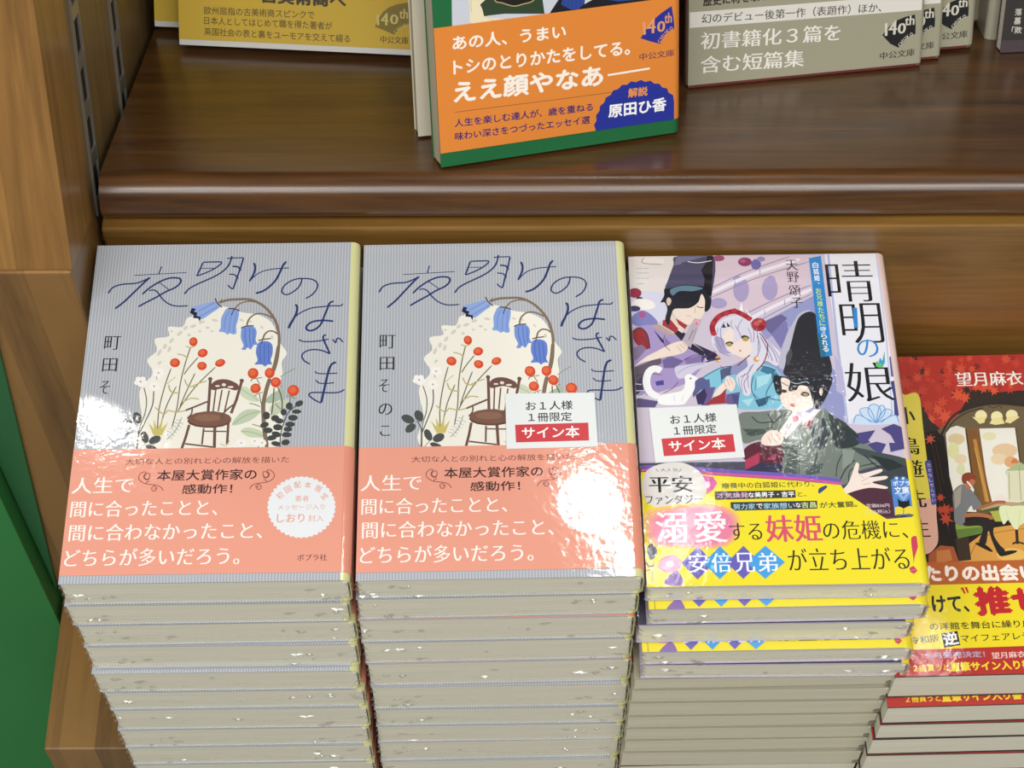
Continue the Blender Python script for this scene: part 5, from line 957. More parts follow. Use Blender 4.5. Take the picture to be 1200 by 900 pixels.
   ["L","3a3420",0.21,[46.4,31.6,46.1,29.1]],
   ["S","2a2620",0.37,[42.5,28.3,44.4,28.9,46,28.4,47.9,29.1,49.9,28.6]],
   ["Q","f2cf5a",[-52.2,31,-41.5,34.5,-26.8,35.3,-17.2,31.3,-16.5,22.2,-23.6,15.9,-39.7,16,-50.6,18]],
   ["Q","f1b87c",[-51.1,30.3,-41.5,33.7,-26.9,34.6,-18,30.8,-17.4,22.4,-23.9,16.4,-39.7,16.6,-50,18.5]],
   ["Q","efa68e",[-50,29.3,-41.6,33.2,-26.9,34.3,-18.5,30.3,-17.9,22.6,-24.1,16.8,-39.7,17,-49.1,19.1]],
   ["Q","ea929e",[-49.3,27.9,-41.6,32.1,-27,33.4,-19.3,29.2,-19.2,21.9,-25.2,17.5,-39.6,17.5,-48.3,19.2]],
   ["Q","e884a4",[-48.9,26.7,-41.7,31.2,-27,32.7,-19.8,28.4,-20.3,21.3,-26.3,18.1,-39.6,17.9,-47.6,19.6]],
   ["T","fbeef2","溺",-42.2,25.04,11.9,12.97,0.0,0.0,0.04],
   ["T","fdf4f6","愛",-27.42,25.06,12.44,13.28,0.0,0.0,0.04],
   ["T","2f2e18","する",-14.31,22.77,12.38,7.23,0.0,-0.012,0.035],
   ["T","d9566e","妹姫",3.92,23.9,21.29,11.43,0.0,0,0.04],
   ["T","2f2e18","の危機に、",30.83,22.84,31.93,7.96,0.0,-0.012,0.035],
   ["T","2f2e18","が立ち上がる",23.29,10.72,45.35,9.08,0.0,-0.012,0.035],
   ["Q","cc3f5c",[47.8,19,49.3,19.9,50.8,18.8,49.8,15.2,48.1,11,47.4,8.4,47.5,11,47.5,15.8]],
   ["P","cc3f5c",[45.5,6.6,47.2,7.4,48.5,5.5,47,4,45.7,4.9]],
   ["S","e8a0a8",0.26,[45.9,5.5,48.1,5.9]],
   ["P","6a62ba",[-39.4,10,-32.7,16.9,-27,9.9,-33.7,3.1]],
   ["P","3f9ee0",[-31.1,9.9,-24.4,16.8,-18.7,9.8,-25.4,3]],
   ["P","6a62ba",[-22.3,9.8,-15.6,16.8,-10,9.7,-16.7,3]],
   ["P","4aa4e6",[-15.1,9.8,-7.4,16.7,-0.6,9.7,-8.5,2.9]],
   ["T","f6f8ff","安",-32.92,9.97,7.45,8.0,0.0,-0.006,0.04],
   ["T","f6f8ff","倍",-24.33,9.9,7.44,7.99,0.0,-0.006,0.04],
   ["T","f6f8ff","兄",-15.65,9.84,7.42,7.99,0.0,-0.006,0.04],
   ["T","f6f8ff","弟",-7.09,9.77,7.41,7.98,0.0,-0.006,0.04],
   ["Q","e08fb0",[-48.2,8.8,-45.7,12.6,-41.6,13.2,-39.2,10,-40.9,6.8,-45.5,6.2]],
   ["Q","8a6ab0",[-45.7,3.1,-41.4,6.8,-39.1,3,-40.1,0.8,-45.2,0.9]],
   ["P","f2c8d8",[-42,9.7,-42.1,9.1,-42.6,8.6,-43.3,8.3,-44,8.3,-44.6,8.6,-45,9.1,-45.2,9.7,-45,10.3,-44.5,10.8,-43.8,11,-43.1,11,-42.5,10.8,-42.1,10.3]],
   ["Q","2b3050",[-51.8,16.1,-50,18.2,-48.1,15.4,-49.1,12.6,-50.9,11.6]],
   ["S","2b3050",0.52,[-52.7,10.7,-51.1,8.8,-49,9.7]],
   ["S","2b3050",0.46,[-52.6,6.9,-51.2,7.5]],
   ["S","2b3050",0.29,[-50.4,11.6,-50.3,2.5]],
  ],
 },
 'D': {
  'C': [
   ["Q","b4281c",[-33.9,151.6,27.3,150.4,61,149.9,92.2,148.8,87.4,125.6,69.4,128.2,51.3,130.9,32.4,129.2,24.2,131.6,15.5,131.8,8,131.3,2.2,133.6,-3.3,130.2,-7.1,125.2,-13.4,115.4,-18,113.4,-22.7,119.2,-25.4,126.4,-31.6,130.9,-36.3,133.2]],
   ["P","8f2018",[8.4,136.9,9.1,135,10.2,135.6,9.8,134.3,11.2,133.8,9.7,133.1,10.2,131.1,8.8,132.4,7.8,130.7,7.9,132.6,5.9,132.2,7.5,133.6,6.9,134.7,8.1,134.7]],
   ["P","2a1210",[17.2,139.8,17.1,140.7,16.4,140.4,16.8,141.1,16.4,141.5,17,141.7,16.9,142.7,17.4,141.9,18,142.5,17.8,141.7,18.7,141.7,17.9,141.2,18.1,140.6,17.5,140.7]],
   ["P","2a1210",[-25.1,147.3,-25.7,148.4,-27.3,146.9,-26.4,149,-28.2,149.4,-26.4,150.2,-26.7,151.6,-25.6,150.9,-24.6,152.9,-24.7,150.7,-23.1,151.1,-24.3,149.8,-23.1,148.6,-24.8,148.7]],
   ["P","3a1410",[-23.4,132,-24,131.3,-23.7,130.8,-24.3,130.8,-24.5,129.8,-24.8,130.6,-25.7,129.9,-25.2,131,-25.8,131.3,-25.1,131.6,-25.3,132.4,-24.7,132,-24.1,133,-24.2,131.9]],
   ["P","7a1a12",[-0.3,134.5,-0.1,135.2,-0.8,135.4,-0.1,135.8,-0.2,136.4,0.3,136.1,0.7,136.8,0.7,136.1,1.3,136.1,0.9,135.6,1.3,135.1,0.7,135.1,0.6,134.1,0.2,134.9]],
   ["P","8f2018",[15.3,146,16.1,147.7,15.2,148.2,16.2,148.7,16.1,149.9,17,149.4,17.8,150.5,17.8,149.2,19.6,149.7,18.1,148.2,18.8,147.2,17.6,147.3,17.3,145.4,16.7,147]],
   ["P","2a1210",[-13.3,144.4,-13,143.5,-11.7,144.2,-12.6,142.9,-11.5,142.2,-12.8,142,-12.7,140.4,-13.5,141.6,-14.3,141,-14.2,142,-15.6,141.9,-14.3,142.8,-14.6,143.7,-13.7,143.5]],
   ["P","8f2018",[-3.9,140.6,-3.9,141.6,-4.5,141.5,-4.1,142.1,-4.8,142.7,-3.9,142.7,-3.8,143.5,-3.4,142.9,-2.6,143.6,-3,142.6,-2.2,142.4,-3,142,-2.7,141.1,-3.4,141.6]],
   ["P","8f2018",[26.7,145.7,26.1,145.2,26.4,144.6,25.8,144.8,25.6,144.1,25.4,144.7,24.6,144.3,25.1,145.1,24.4,145.4,25.2,145.6,25.2,146.3,25.6,145.8,26.1,146.4,26,145.7]],
   ["P","7a1a12",[21.9,134.1,22.2,135.5,20.4,135.6,22.1,136.5,21.5,138,22.8,137.3,23.4,138.5,23.7,137.3,25.4,138.1,24.1,136.5,25.1,135.7,23.8,135.5,23.6,134.2,22.9,135.1]],
   ["P","8f2018",[-27.9,132.9,-26.9,133.7,-27.6,134.6,-26.5,134.3,-26.3,135.7,-25.9,134.4,-25.1,134.9,-25.5,134,-24.7,133.6,-25.6,133.3,-25.4,132.2,-26.2,132.9,-26.8,132,-26.7,133.1]],
   ["P","8f2018",[-7.1,133.5,-7.1,132.6,-6.5,132.6,-7,132.1,-6.4,131.4,-7.3,131.6,-7.5,130.5,-7.8,131.5,-8.3,131.2,-8.1,131.8,-8.7,132.1,-8,132.4,-8.1,133.2,-7.6,132.7]],
   ["P","8f2018",[-32.2,135.3,-31.5,135.4,-31.3,136.4,-30.9,135.6,-30,136.3,-30.4,135.1,-29.4,134.8,-30.5,134.4,-30.1,133.2,-31,133.9,-31.6,133.1,-31.6,134.1,-32.9,133.7,-31.8,134.7]],
   ["P","8f2018",[23.4,143.3,23.2,142.4,24.2,142.3,23.3,141.8,23.6,141.1,22.9,141.3,22.5,140.5,22.4,141.3,21.6,141,22.1,141.8,21.4,142.2,22.3,142.3,22.3,143.4,22.8,142.6]],
   ["P","8f2018",[-13.2,139.4,-13.2,138,-11.6,138.2,-13,137.1,-12,135.7,-13.6,136.2,-13.9,134.4,-14.4,136,-16,134.9,-15,136.7,-16.6,137.3,-14.8,137.7,-15,139.2,-14.1,138.3]],
   ["P","3a1410",[-22.6,140.4,-22.8,141.7,-24.4,141.2,-23.1,142.6,-24.1,143.7,-22.7,143.6,-22.5,145.5,-21.8,143.9,-20.2,145.4,-21.1,143.3,-19.7,142.9,-21.1,142.2,-20.5,140.3,-21.9,141.5]],
   ["P","8f2018",[1.5,136.1,2,135.3,2.9,136,2.7,134.8,3.8,134.6,2.6,133.9,3.1,132.6,2,133.2,1.4,132.2,1.2,133.3,-0.1,132.8,0.9,134.1,-0.1,135,1.2,135]],
   ["P","7a1a12",[23.3,130.8,23,130.1,24,129.9,23,129.6,23.1,128.7,22.5,129.2,22,128.4,22,129.3,21.3,129.2,21.9,129.8,21.5,130.4,22.2,130.4,22.4,131.4,22.7,130.5]],
   ["P","7a1a12",[3.7,144.4,2.3,143.8,2.4,142.3,1.4,143.2,0.4,141.8,0.5,143.4,-0.7,143.4,0.3,144.5,-0.9,145.9,0.8,145.5,1.3,147.1,1.8,145.7,2.9,146.2,2.5,145]],
   ["P","8f2018",[-30.3,140.2,-29.1,140,-28.9,141.3,-28.4,140.2,-27.6,140.9,-28,139.8,-26.9,139.6,-28,139.1,-27.7,138,-28.5,138.6,-29,137.7,-29.1,138.7,-29.9,138.6,-29.4,139.3]],
   ["P","2a1210",[-4.1,132.3,-2.7,132,-2.2,134.3,-1.7,132.2,-0.6,132.7,-1.1,131.4,-0.1,130.7,-1.3,130.2,-1.1,128.4,-2.2,129.6,-3.4,128,-3.1,129.9,-4.3,130,-3.3,131]],
   ["P","2a1210",[-12.1,130.2,-10.9,131,-11.3,132,-10.4,131.6,-9.9,133.1,-9.7,131.6,-8.8,131.9,-9.3,131,-8.4,130.3,-9.6,130.2,-9.5,128.7,-10.2,129.8,-11,129,-10.8,130.2]],
   ["P","8f2018",[-11.6,142.7,-10.2,143.6,-10.8,145.2,-9.5,144.4,-8.7,145.8,-8.4,144.4,-6.8,145,-8,143.4,-6.8,142.3,-8.4,142.3,-8.6,140.6,-9.4,141.8,-10.9,140.3,-10.2,142.4]],
   ["P","2a1210",[-32,140.9,-32.8,139.9,-32.2,139.4,-33,139.3,-33,138.3,-33.5,139,-34.1,138.4,-34,139.3,-35.1,139.4,-34,139.9,-34.3,140.8,-33.6,140.5,-33.2,141.5,-33,140.4]],
   ["P","2a1210",[-3.2,134.5,-3.6,133.3,-2.6,132.7,-3.7,132.2,-3.5,130.7,-4.5,131.5,-5.6,129.8,-5.4,131.8,-7,131.5,-5.7,132.8,-6.8,134.1,-5.2,133.7,-4.8,135,-4.2,134]],
   ["P","8f2018",[-11.9,134.7,-12.9,134.6,-13,133.2,-13.7,134.2,-14.8,132.9,-14.3,134.6,-15.8,134.7,-14.3,135.5,-14.9,136.7,-13.8,136.2,-13.3,137.1,-13,136.1,-11.6,136.8,-12.6,135.4]],
   ["P","c03020",[-8,142.8,-8.3,140.8,-6.4,140.9,-8.1,139.7,-7.1,138,-8.8,138.7,-9.4,136.3,-9.9,138.5,-11.4,137.7,-10.5,139.4,-12.1,140.3,-10.2,140.7,-10.2,142.3,-9.2,141.3]],
   ["P","b82c1c",[-37.2,136.3,-36,137.2,-36.5,138.4,-35.4,138.1,-34.8,140,-34.4,138.2,-32.7,139.1,-33.9,137.3,-32.3,136.5,-34.2,136.3,-34.1,134.6,-35,135.8,-36.1,134.5,-35.9,136.2]],
   ["P","d24a2a",[0.1,148,-0.8,148.1,-1.2,146.4,-1.5,148,-2.5,147.5,-2,148.6,-2.9,149.1,-1.8,149.4,-1.8,150.4,-1.1,149.9,-0.3,150.9,-0.5,149.7,0.7,149.7,-0.3,148.8]],
   ["P","c93a24",[-25,146.3,-26.1,147,-27.1,145,-27.1,147.2,-28.3,147.1,-27.5,148.2,-28.6,149.4,-27,149.3,-26.7,151,-26,149.6,-24.9,150.4,-25.3,148.9,-23.7,148.5,-25.3,147.8]],
   ["P","c03020",[-31.7,145.7,-31.8,147.6,-33,147.4,-32.2,148.6,-33.2,149.7,-31.8,149.7,-31.6,151.6,-30.8,150,-29.7,150.7,-30,149.4,-28.9,148.9,-30,148.2,-29.4,146.4,-30.9,147.4]],
   ["P","b82c1c",[-3.6,141.4,-4.9,142.2,-6,140.4,-5.9,142.5,-7.8,142,-6.3,143.6,-7.2,144.8,-5.7,144.8,-5.4,147.3,-4.6,145.1,-3,146.3,-3.8,144.3,-2.5,143.8,-4,143.1]],
   ["P","b82c1c",[-29,144.7,-30,145.3,-30.8,144,-30.9,145.4,-32.4,145,-31.2,146.3,-31.9,147.2,-30.8,147.3,-30.6,149.1,-29.9,147.6,-28.6,148.7,-29.3,147,-28.3,146.6,-29.3,146]],
   ["P","c93a24",[4.3,147,5.3,148,4.6,149.2,5.9,148.9,6.3,150.9,6.7,149.1,7.8,149.6,7.3,148.4,8.5,147.8,7.1,147.4,7.3,145.9,6.3,146.8,5.4,145.6,5.5,147.1]],
   ["P","c03020",[14.8,130.5,14.3,131.6,12.6,130.2,13.7,132.3,12.2,132.8,13.8,133.4,13.4,135.3,14.7,134,15.5,135.2,15.6,133.8,17.2,134,15.8,132.8,16.6,131.6,15.2,131.8]],
   ["P","b82c1c",[-22.3,141.9,-21.3,143.9,-22.6,144.6,-21.1,145.1,-21.3,146.7,-20.2,145.8,-19.1,147.5,-19.3,145.4,-17.2,145.8,-19,144.3,-18.2,143.1,-19.6,143.3,-20.1,141.9,-20.6,143.1]],
   ["P","d24a2a",[26.6,144.2,25.7,144.4,25.2,143.2,24.9,144.3,24,144,24.5,145,23.2,145.7,24.7,145.9,24.7,147.3,25.5,146.4,26.6,147.7,26.2,146,27,145.8,26.3,145.1]],
   ["P","c03020",[-9.2,133.7,-8.4,134.4,-9.1,135.6,-7.9,135.2,-7.5,136.2,-7.1,135.3,-5.8,136.1,-6.7,134.7,-5.4,134.1,-6.9,133.8,-6.8,132.5,-7.5,133.3,-8.4,132.2,-8.2,133.6]],
   ["P","b82c1c",[-26.1,135.4,-27.9,135.4,-28,133.8,-28.9,134.9,-30.1,133.4,-29.6,135.3,-30.9,135.6,-29.7,136.4,-30.1,137.6,-29.1,137.3,-28.5,138.4,-28.1,137.3,-26.7,137.9,-27.6,136.4]],
   ["P","b82c1c",[16,148.5,16.9,147.5,17.6,148.4,17.6,147.3,18.6,147.3,17.8,146.5,18.2,145.7,17.3,145.8,17,144.6,16.6,145.6,15.7,145.2,16.1,146.2,15.2,146.6,16.2,147]],
   ["P","b82c1c",[22.8,141.3,23.1,142.3,21.8,142.6,23.1,143.1,22.9,144.2,23.7,143.6,24.4,144.9,24.4,143.4,25.2,143.5,24.6,142.8,25.1,142,24.2,142,23.9,141.1,23.5,141.8]],
   ["P","b82c1c",[2.5,136.2,1.5,136.4,1.3,135.4,0.9,136.2,0.3,135.8,0.5,136.6,-0.4,136.8,0.5,137.2,0.1,138.4,1,137.7,1.6,138.6,1.6,137.6,2.4,137.7,1.8,137]],
   ["P","c03020",[-29.6,148.7,-28.7,149.4,-29.2,150.4,-28.2,150,-27.9,151.1,-27.6,150,-26.5,150.6,-27.3,149.5,-26.7,149,-27.4,148.8,-27.3,147.4,-28,148.4,-28.7,147.6,-28.6,148.7]],
   ["P","d24a2a",[1,134.2,1.9,134.7,1.6,135.8,2.5,135.2,3,136,3.1,135.1,4.1,135.2,3.4,134.4,3.9,133.7,3,133.7,2.8,132.4,2.4,133.4,1.2,132.4,1.9,133.9]],
   ["P","d24a2a",[-2,133.6,-0.9,134.7,-1.8,135.8,-0.4,135.7,-0.1,137.6,0.5,135.9,1.9,136.9,1.2,135.3,2.2,134.8,1,134.2,1.1,133,0.2,133.5,-0.8,131.8,-0.6,133.7]],
   ["P","d24a2a",[6.6,132,5.5,132.8,4.6,131.2,4.7,133,3.5,132.8,4.4,133.9,3.6,135,4.9,134.9,5.2,136.1,5.7,135.1,7,136.1,6.4,134.5,7.6,134.1,6.3,133.5]],
   ["P","d24a2a",[4.5,135.2,5.4,135.8,4.9,137.1,6,136.5,6.6,137.9,6.7,136.4,8.1,137,7,135.7,8.1,134.9,6.7,134.9,6.5,133.9,6,134.6,4.9,133.5,5.4,135]],
   ["P","c93a24",[-14.4,139.1,-12.8,137.9,-11.8,139.8,-11.8,137.8,-10.1,138.2,-11.3,136.7,-9.9,135.3,-11.9,135.5,-12.1,133.4,-12.9,135.2,-14.7,133.5,-13.7,135.8,-15.6,136.3,-13.7,137.1]],
   ["P","c03020",[6.7,142.6,7,144,5.9,144.2,6.8,145,6.2,146.3,7.5,145.9,8,147.3,8.3,145.9,9.4,146.3,8.8,145.2,10,144.4,8.6,144.1,8.7,142.3,7.7,143.6]],
   ["P","d24a2a",[-34.3,147.1,-33.2,148.4,-34.7,149.9,-32.7,149.5,-32.4,150.9,-31.7,149.8,-30.2,151,-30.9,149.1,-29.8,148.6,-31,147.9,-30.7,146.4,-31.9,147.1,-32.8,145.6,-32.9,147.3]],
   ["P","d24a2a",[-23.2,137.9,-24.7,138.4,-25.2,137,-25.6,138.3,-27.3,137.4,-26.2,139.1,-27.5,139.9,-25.9,140.3,-26.2,142.5,-25,140.8,-23.8,142.5,-24.2,140.4,-23,140.3,-24,139.3]],
   ["P","c03020",[-16,132.2,-16.7,132.9,-17.9,131.5,-17.5,133.3,-18.7,133.5,-17.7,134.3,-18.4,135.6,-17.1,135.2,-16.5,136.8,-16.1,135.3,-15.1,135.6,-15.6,134.5,-14.8,133.8,-15.9,133.5]],
   ["P","d24a2a",[18.3,136.5,16.4,136.3,16.4,134.3,15.4,135.8,13.7,133.9,14.4,136.3,12.8,136.6,14.4,137.6,13.8,139.1,15.2,138.6,16,140.3,16.3,138.7,17.8,139.1,16.9,137.6]],
   ["P","d24a2a",[0,146,-0.1,144.3,1.3,144.7,0.2,143.5,1.3,142.5,-0.2,142.7,-0.5,141.6,-1,142.4,-2.1,141.6,-1.5,143,-2.6,143.3,-1.5,143.9,-1.6,145,-0.8,144.5]],
   ["P","c93a24",[-18.7,142.3,-19.8,142.8,-20.2,141.3,-20.5,142.7,-21.3,142.4,-20.8,143.3,-21.9,143.9,-20.6,144.1,-20.6,145.2,-20,144.5,-19.2,145.5,-19.4,144.2,-18.2,144.2,-19.3,143.4]],
   ["P","c03020",[3.5,133.9,2.1,134.5,1.4,132.7,1.2,134.5,-0.6,133.6,0.7,135.3,-0.1,136.1,1,136.4,0.9,138.3,1.9,136.9,3.1,138.3,2.7,136.5,4.2,136.4,2.8,135.4]],
   ["P","c03020",[-4.4,142.8,-4.3,141.3,-2.7,142,-3.9,140.5,-2.9,139.6,-4.2,139.6,-4.4,138.4,-5,139.2,-5.9,138.4,-5.7,139.6,-6.9,139.8,-5.7,140.6,-6.5,142.1,-5.1,141.3]],
   ["P","d24a2a",[-32.7,136.3,-33.5,136.3,-33.9,135.1,-34.3,136.2,-35.4,135.5,-34.8,136.7,-36,137.2,-34.6,137.6,-34.9,139,-34,138.1,-33.3,139.1,-33.3,137.9,-31.9,138.1,-33.1,137.1]],
   ["P","c93a24",[-17.4,136.6,-18.4,137,-18.7,136.1,-19,136.9,-19.8,136.5,-19.4,137.4,-20.3,137.9,-19.2,138.1,-19.4,139.4,-18.7,138.4,-18,139.4,-18.2,138.2,-17.2,138.3,-18.1,137.6]],
   ["P","c93a24",[-3,149.1,-3.9,148.2,-3.4,147.3,-4.4,147.5,-4.7,146.6,-5.1,147.3,-6.1,146.7,-5.5,147.9,-6.3,148.3,-5.4,148.7,-5.7,150.1,-4.8,149.2,-3.9,150.6,-4.1,149]],
   ["P","c03020",[20.4,140.8,20.1,139.1,21.4,139.2,20.1,138.3,21,137,19.6,137.6,19.2,136.4,18.9,137.5,18,137.2,18.4,138.1,17.6,138.7,18.7,139,18.6,140.6,19.4,139.4]],
   ["P","d24a2a",[12.8,147.1,13.3,147.8,12.5,148.5,13.6,148.6,13.7,149.7,14.2,148.8,15.1,149.7,14.7,148.5,15.7,148.4,14.7,147.8,15.1,146.8,14.2,147.2,13.8,146.2,13.6,147.3]],
   ["P","d24a2a",[-21.3,139.5,-21.3,141,-22.8,140.5,-21.6,141.7,-22.2,142.5,-21.3,142.5,-21,143.5,-20.5,142.8,-19.7,143.4,-20,142.3,-18.8,142,-20,141.4,-19.6,140.2,-20.6,140.8]],
   ["P","c93a24",[-23.9,149.6,-22.8,148.3,-21.9,149.2,-22,147.9,-20.5,147.9,-21.8,146.8,-20.8,145.3,-22.4,145.9,-23,143.8,-23.4,145.8,-24.7,145.2,-23.9,146.6,-25.5,147.4,-23.7,147.7]],
   ["P","d24a2a",[0.5,135.3,2.3,134.7,2.9,137,3.3,134.8,4.5,135.2,4,133.9,5.5,133,3.7,132.7,3.6,131.1,2.7,132,1.5,130.7,1.7,132.4,0.2,132.5,1.5,133.6]],
   ["P","c03020",[11.5,142.5,11.3,140.4,13.1,140.8,11.7,139.4,12.9,137.9,11.1,138.3,10.8,136,10.1,138.1,8.6,136.9,9.4,138.8,7.6,139.3,9.6,139.9,9.4,141.3,10.4,140.6]],
   ["P","d24a2a",[-26.6,147.1,-27.5,148.3,-28.6,146.9,-28.1,148.7,-29.5,148.7,-28.3,149.5,-28.7,150.5,-27.7,150.2,-27.3,152,-27,150.3,-25.9,150.8,-26.6,149.6,-25.9,149.1,-26.8,148.8]],
   ["P","d24a2a",[19.6,131.8,21.5,132.7,20.8,134.5,22.3,133.5,23,134.6,23.2,133.4,24.9,134,23.6,132.5,24.9,131.4,23.2,131.4,23,129.9,22.2,131,21.2,130.2,21.5,131.6]],
   ["P","d24a2a",[-7.7,141.5,-6.9,143.1,-8.4,143.9,-6.7,144.4,-7,146.5,-5.7,145.1,-4.3,147.1,-4.7,144.7,-2.9,144.9,-4.4,143.6,-3.6,142.2,-5.1,142.4,-5.6,140.7,-6.2,142.3]],
   ["P","c93a24",[17.5,140.8,16.7,140.1,17.3,139,16.2,139.4,15.8,138.4,15.5,139.3,14.2,138.5,15.1,139.9,14.1,140.4,15.3,140.7,15.2,141.9,15.9,141.1,16.6,141.9,16.5,140.8]],
   ["P","d24a2a",[13.5,132.7,14,133.9,13.4,134.2,14.1,134.6,13.7,135.8,14.6,135.1,15.2,136.1,15.2,135,15.9,135.1,15.4,134.4,15.9,133.8,15.1,133.8,14.9,132.6,14.5,133.5]],
   ["P","c93a24",[-11,137.6,-12.1,139.5,-13.2,138.6,-13,140.1,-14.7,140.4,-13,141.4,-13.9,143.6,-12.1,142.4,-11.2,144.4,-11,142.3,-8.9,143.1,-10.5,141.2,-9.2,140,-11,140]],
   ["P","c03020",[-29.9,149.8,-31.2,148,-29.8,146.9,-31.6,146.8,-31.7,144.8,-32.7,146.4,-33.9,145.3,-33.5,147,-35.1,147.3,-33.6,148.2,-34.4,150.1,-32.8,149.1,-31.9,151.3,-31.7,149.1]],
   ["P","c03020",[15.1,143.2,15.2,142.4,16,142.5,15.3,141.8,15.8,141.1,15,141.2,14.8,140.3,14.4,141,13.5,140.2,14,141.4,13.4,141.7,14.1,142.1,14,143,14.6,142.5]],
   ["P","d24a2a",[-11.1,144.1,-11,145.8,-12.1,145.6,-11.3,146.6,-12,147.5,-10.9,147.5,-10.6,149,-10,147.8,-9.1,148.4,-9.4,147.2,-8.3,146.8,-9.5,146.2,-9,144.5,-10.2,145.6]],
   ["P","c93a24",[16.6,145.3,18,146.2,17.4,147.8,18.8,147,19.6,148.7,19.7,146.9,20.9,147.2,20.2,146,21.2,145,19.7,144.9,19.6,142.9,18.7,144.4,17.7,143.7,18,145]],
   ["P","d24a2a",[12.8,145.3,13.8,147.3,12.8,147.9,14,148.5,13.7,150.2,14.9,149.2,16.1,151.3,15.8,148.9,17.6,149.2,16.1,147.8,16.7,146.7,15.5,146.8,15.1,145.4,14.5,146.5]],
   ["P","b82c1c",[1.5,143.6,3.2,143.9,3,146.2,4.2,144.5,5.8,146.5,5.2,144,6.5,143.8,5.3,142.8,5.7,141.5,4.5,141.8,3.9,140.4,3.4,141.7,1.9,141,2.8,142.6]],
   ["P","c93a24",[-20.7,140.2,-20.5,139.3,-19.6,139.8,-20.1,138.8,-19.3,138.3,-20.3,138.2,-20.2,137,-20.8,137.8,-21.4,137.3,-21.3,138.1,-22.2,138.1,-21.4,138.7,-21.7,139.4,-21,139.3]],
   ["P","c93a24",[-13,142.9,-12.2,143.9,-12.9,144.9,-11.8,144.9,-11.5,146.9,-10.9,145.1,-9.6,146.1,-10.2,144.5,-9.2,144,-10.3,143.5,-10,141.9,-11.1,142.8,-12,141.3,-11.9,143]],
   ["P","d24a2a",[-12.1,145.7,-11,144.6,-10.2,145.5,-10.2,144.3,-9,144.3,-10,143.3,-9.1,142,-10.5,142.4,-11,141.1,-11.4,142.2,-12.8,141.4,-12,142.9,-13.5,143.6,-11.8,144]],
   ["P","c03020",[-14.1,142.5,-12.9,143.2,-13.2,144.2,-12.3,143.8,-11.7,145.1,-11.6,143.8,-10.6,143.9,-11.2,143,-10.6,142.3,-11.5,142.2,-11.7,140.9,-12.3,141.8,-13.2,141.2,-12.9,142.3]],
   ["P","b82c1c",[24.6,142.8,23.8,143.4,23,142.3,23,143.6,22,143.6,22.8,144.5,22.1,145.4,23.2,145.4,23.6,146.6,24.1,145.6,25.5,146.7,24.7,145,26,144.5,24.5,144]],
   ["P","d24a2a",[-2.7,135.2,-0.9,135.2,-0.8,136.7,-0.1,135.6,0.9,136.4,0.7,135.1,2,134.8,0.7,134.1,1.3,132.5,0,133.3,-0.8,131.6,-0.9,133.3,-2.5,132.8,-1.3,134.2]],
   ["P","c03020",[5,151,5.6,150,6.5,150.9,6.1,149.6,6.8,149.4,6,148.9,6.5,147.6,5.5,148.3,5,147.6,4.9,148.4,4.1,148.3,4.6,149,3.8,149.8,4.9,149.8]],
   ["P","c03020",[-29.9,149.4,-28.7,149.8,-29.1,151.3,-28.1,150.3,-27.2,151.8,-27.4,150.1,-26.1,150.3,-27.2,149.3,-26.6,148.4,-27.6,148.5,-27.9,147.2,-28.4,148.3,-29.3,147.8,-28.9,148.9]],
   ["P","d9512c",[-9.9,127.2,-10,128.9,-12.5,128.5,-10.4,130.3,-11.7,132.1,-9.6,131.7,-9.1,134.8,-8.2,132.1,-6.3,133.3,-7.3,131.1,-5.8,130.2,-7.5,129.5,-7.3,127.5,-8.7,128.5]],
   ["P","d9512c",[-7.2,125.8,-6.9,127.8,-8.5,127.8,-7.1,128.9,-7.7,130.2,-6.4,129.9,-5.8,132.3,-5.4,130.1,-3.8,131,-4.8,129.2,-3.5,128.4,-5.1,128.1,-4.9,126.2,-6,127.4]],
   ["P","d9512c",[-14.8,116.8,-16,118,-17.6,116.1,-17.2,118.6,-19.5,118.6,-17.4,120,-18.3,122,-16.4,121.3,-15.6,123.8,-15.1,121.4,-12.6,122.8,-14.3,120.2,-13,119.2,-14.8,118.7]],
   ["P","d9512c",[-21.1,124.2,-19.3,124.3,-19.4,126.9,-18.2,124.9,-16.9,126,-17.3,124.3,-15.8,123.9,-17.2,123,-16.8,121.5,-18.1,122,-18.9,120,-19.2,122,-20.7,121.6,-19.7,123.1]],
   ["P","d9512c",[-22.9,116,-23,117.4,-24.4,117.3,-23.4,118.5,-24.2,119.7,-22.8,119.5,-22.5,121.8,-21.8,119.8,-20.5,120.6,-21.1,119.1,-19.5,118.5,-21.2,117.9,-20.8,116.1,-22.1,117.2]],
   ["P","cf4426",[-16.1,117.5,-15.2,116.7,-14.3,117.7,-14.4,116.3,-12.6,116.5,-14.2,115.3,-13.6,114.1,-14.8,114.4,-15.3,112.5,-15.8,114.3,-16.9,113.8,-16.3,115.1,-17.8,115.8,-16.1,116.1]],
   ["P","c23a20",[-25.9,106.4,-25,108.2,-26.6,108.9,-24.8,109.3,-24.9,110.8,-23.9,110,-22.8,111.3,-22.9,109.6,-21.5,109.6,-22.7,108.5,-22.1,107.4,-23.3,107.5,-23.8,106.2,-24.3,107.4]],
   ["P","c23a20",[-24.6,121.8,-23.7,124.6,-25.5,124.9,-23.8,126,-24.2,127.6,-22.9,127.1,-22,128.7,-21.6,127.1,-20.2,127.4,-21,126,-20,124.9,-21.5,124.6,-21.5,122,-22.7,124]],
   ["P","c23a20",[-30.2,129.5,-29.1,131.2,-30.1,132.1,-28.7,132.5,-28.7,134.4,-27.7,133,-26,135,-26.7,132.5,-24.9,132.3,-26.6,131.2,-25.7,129.3,-27.4,130.2,-28.2,128,-28.5,130.2]],
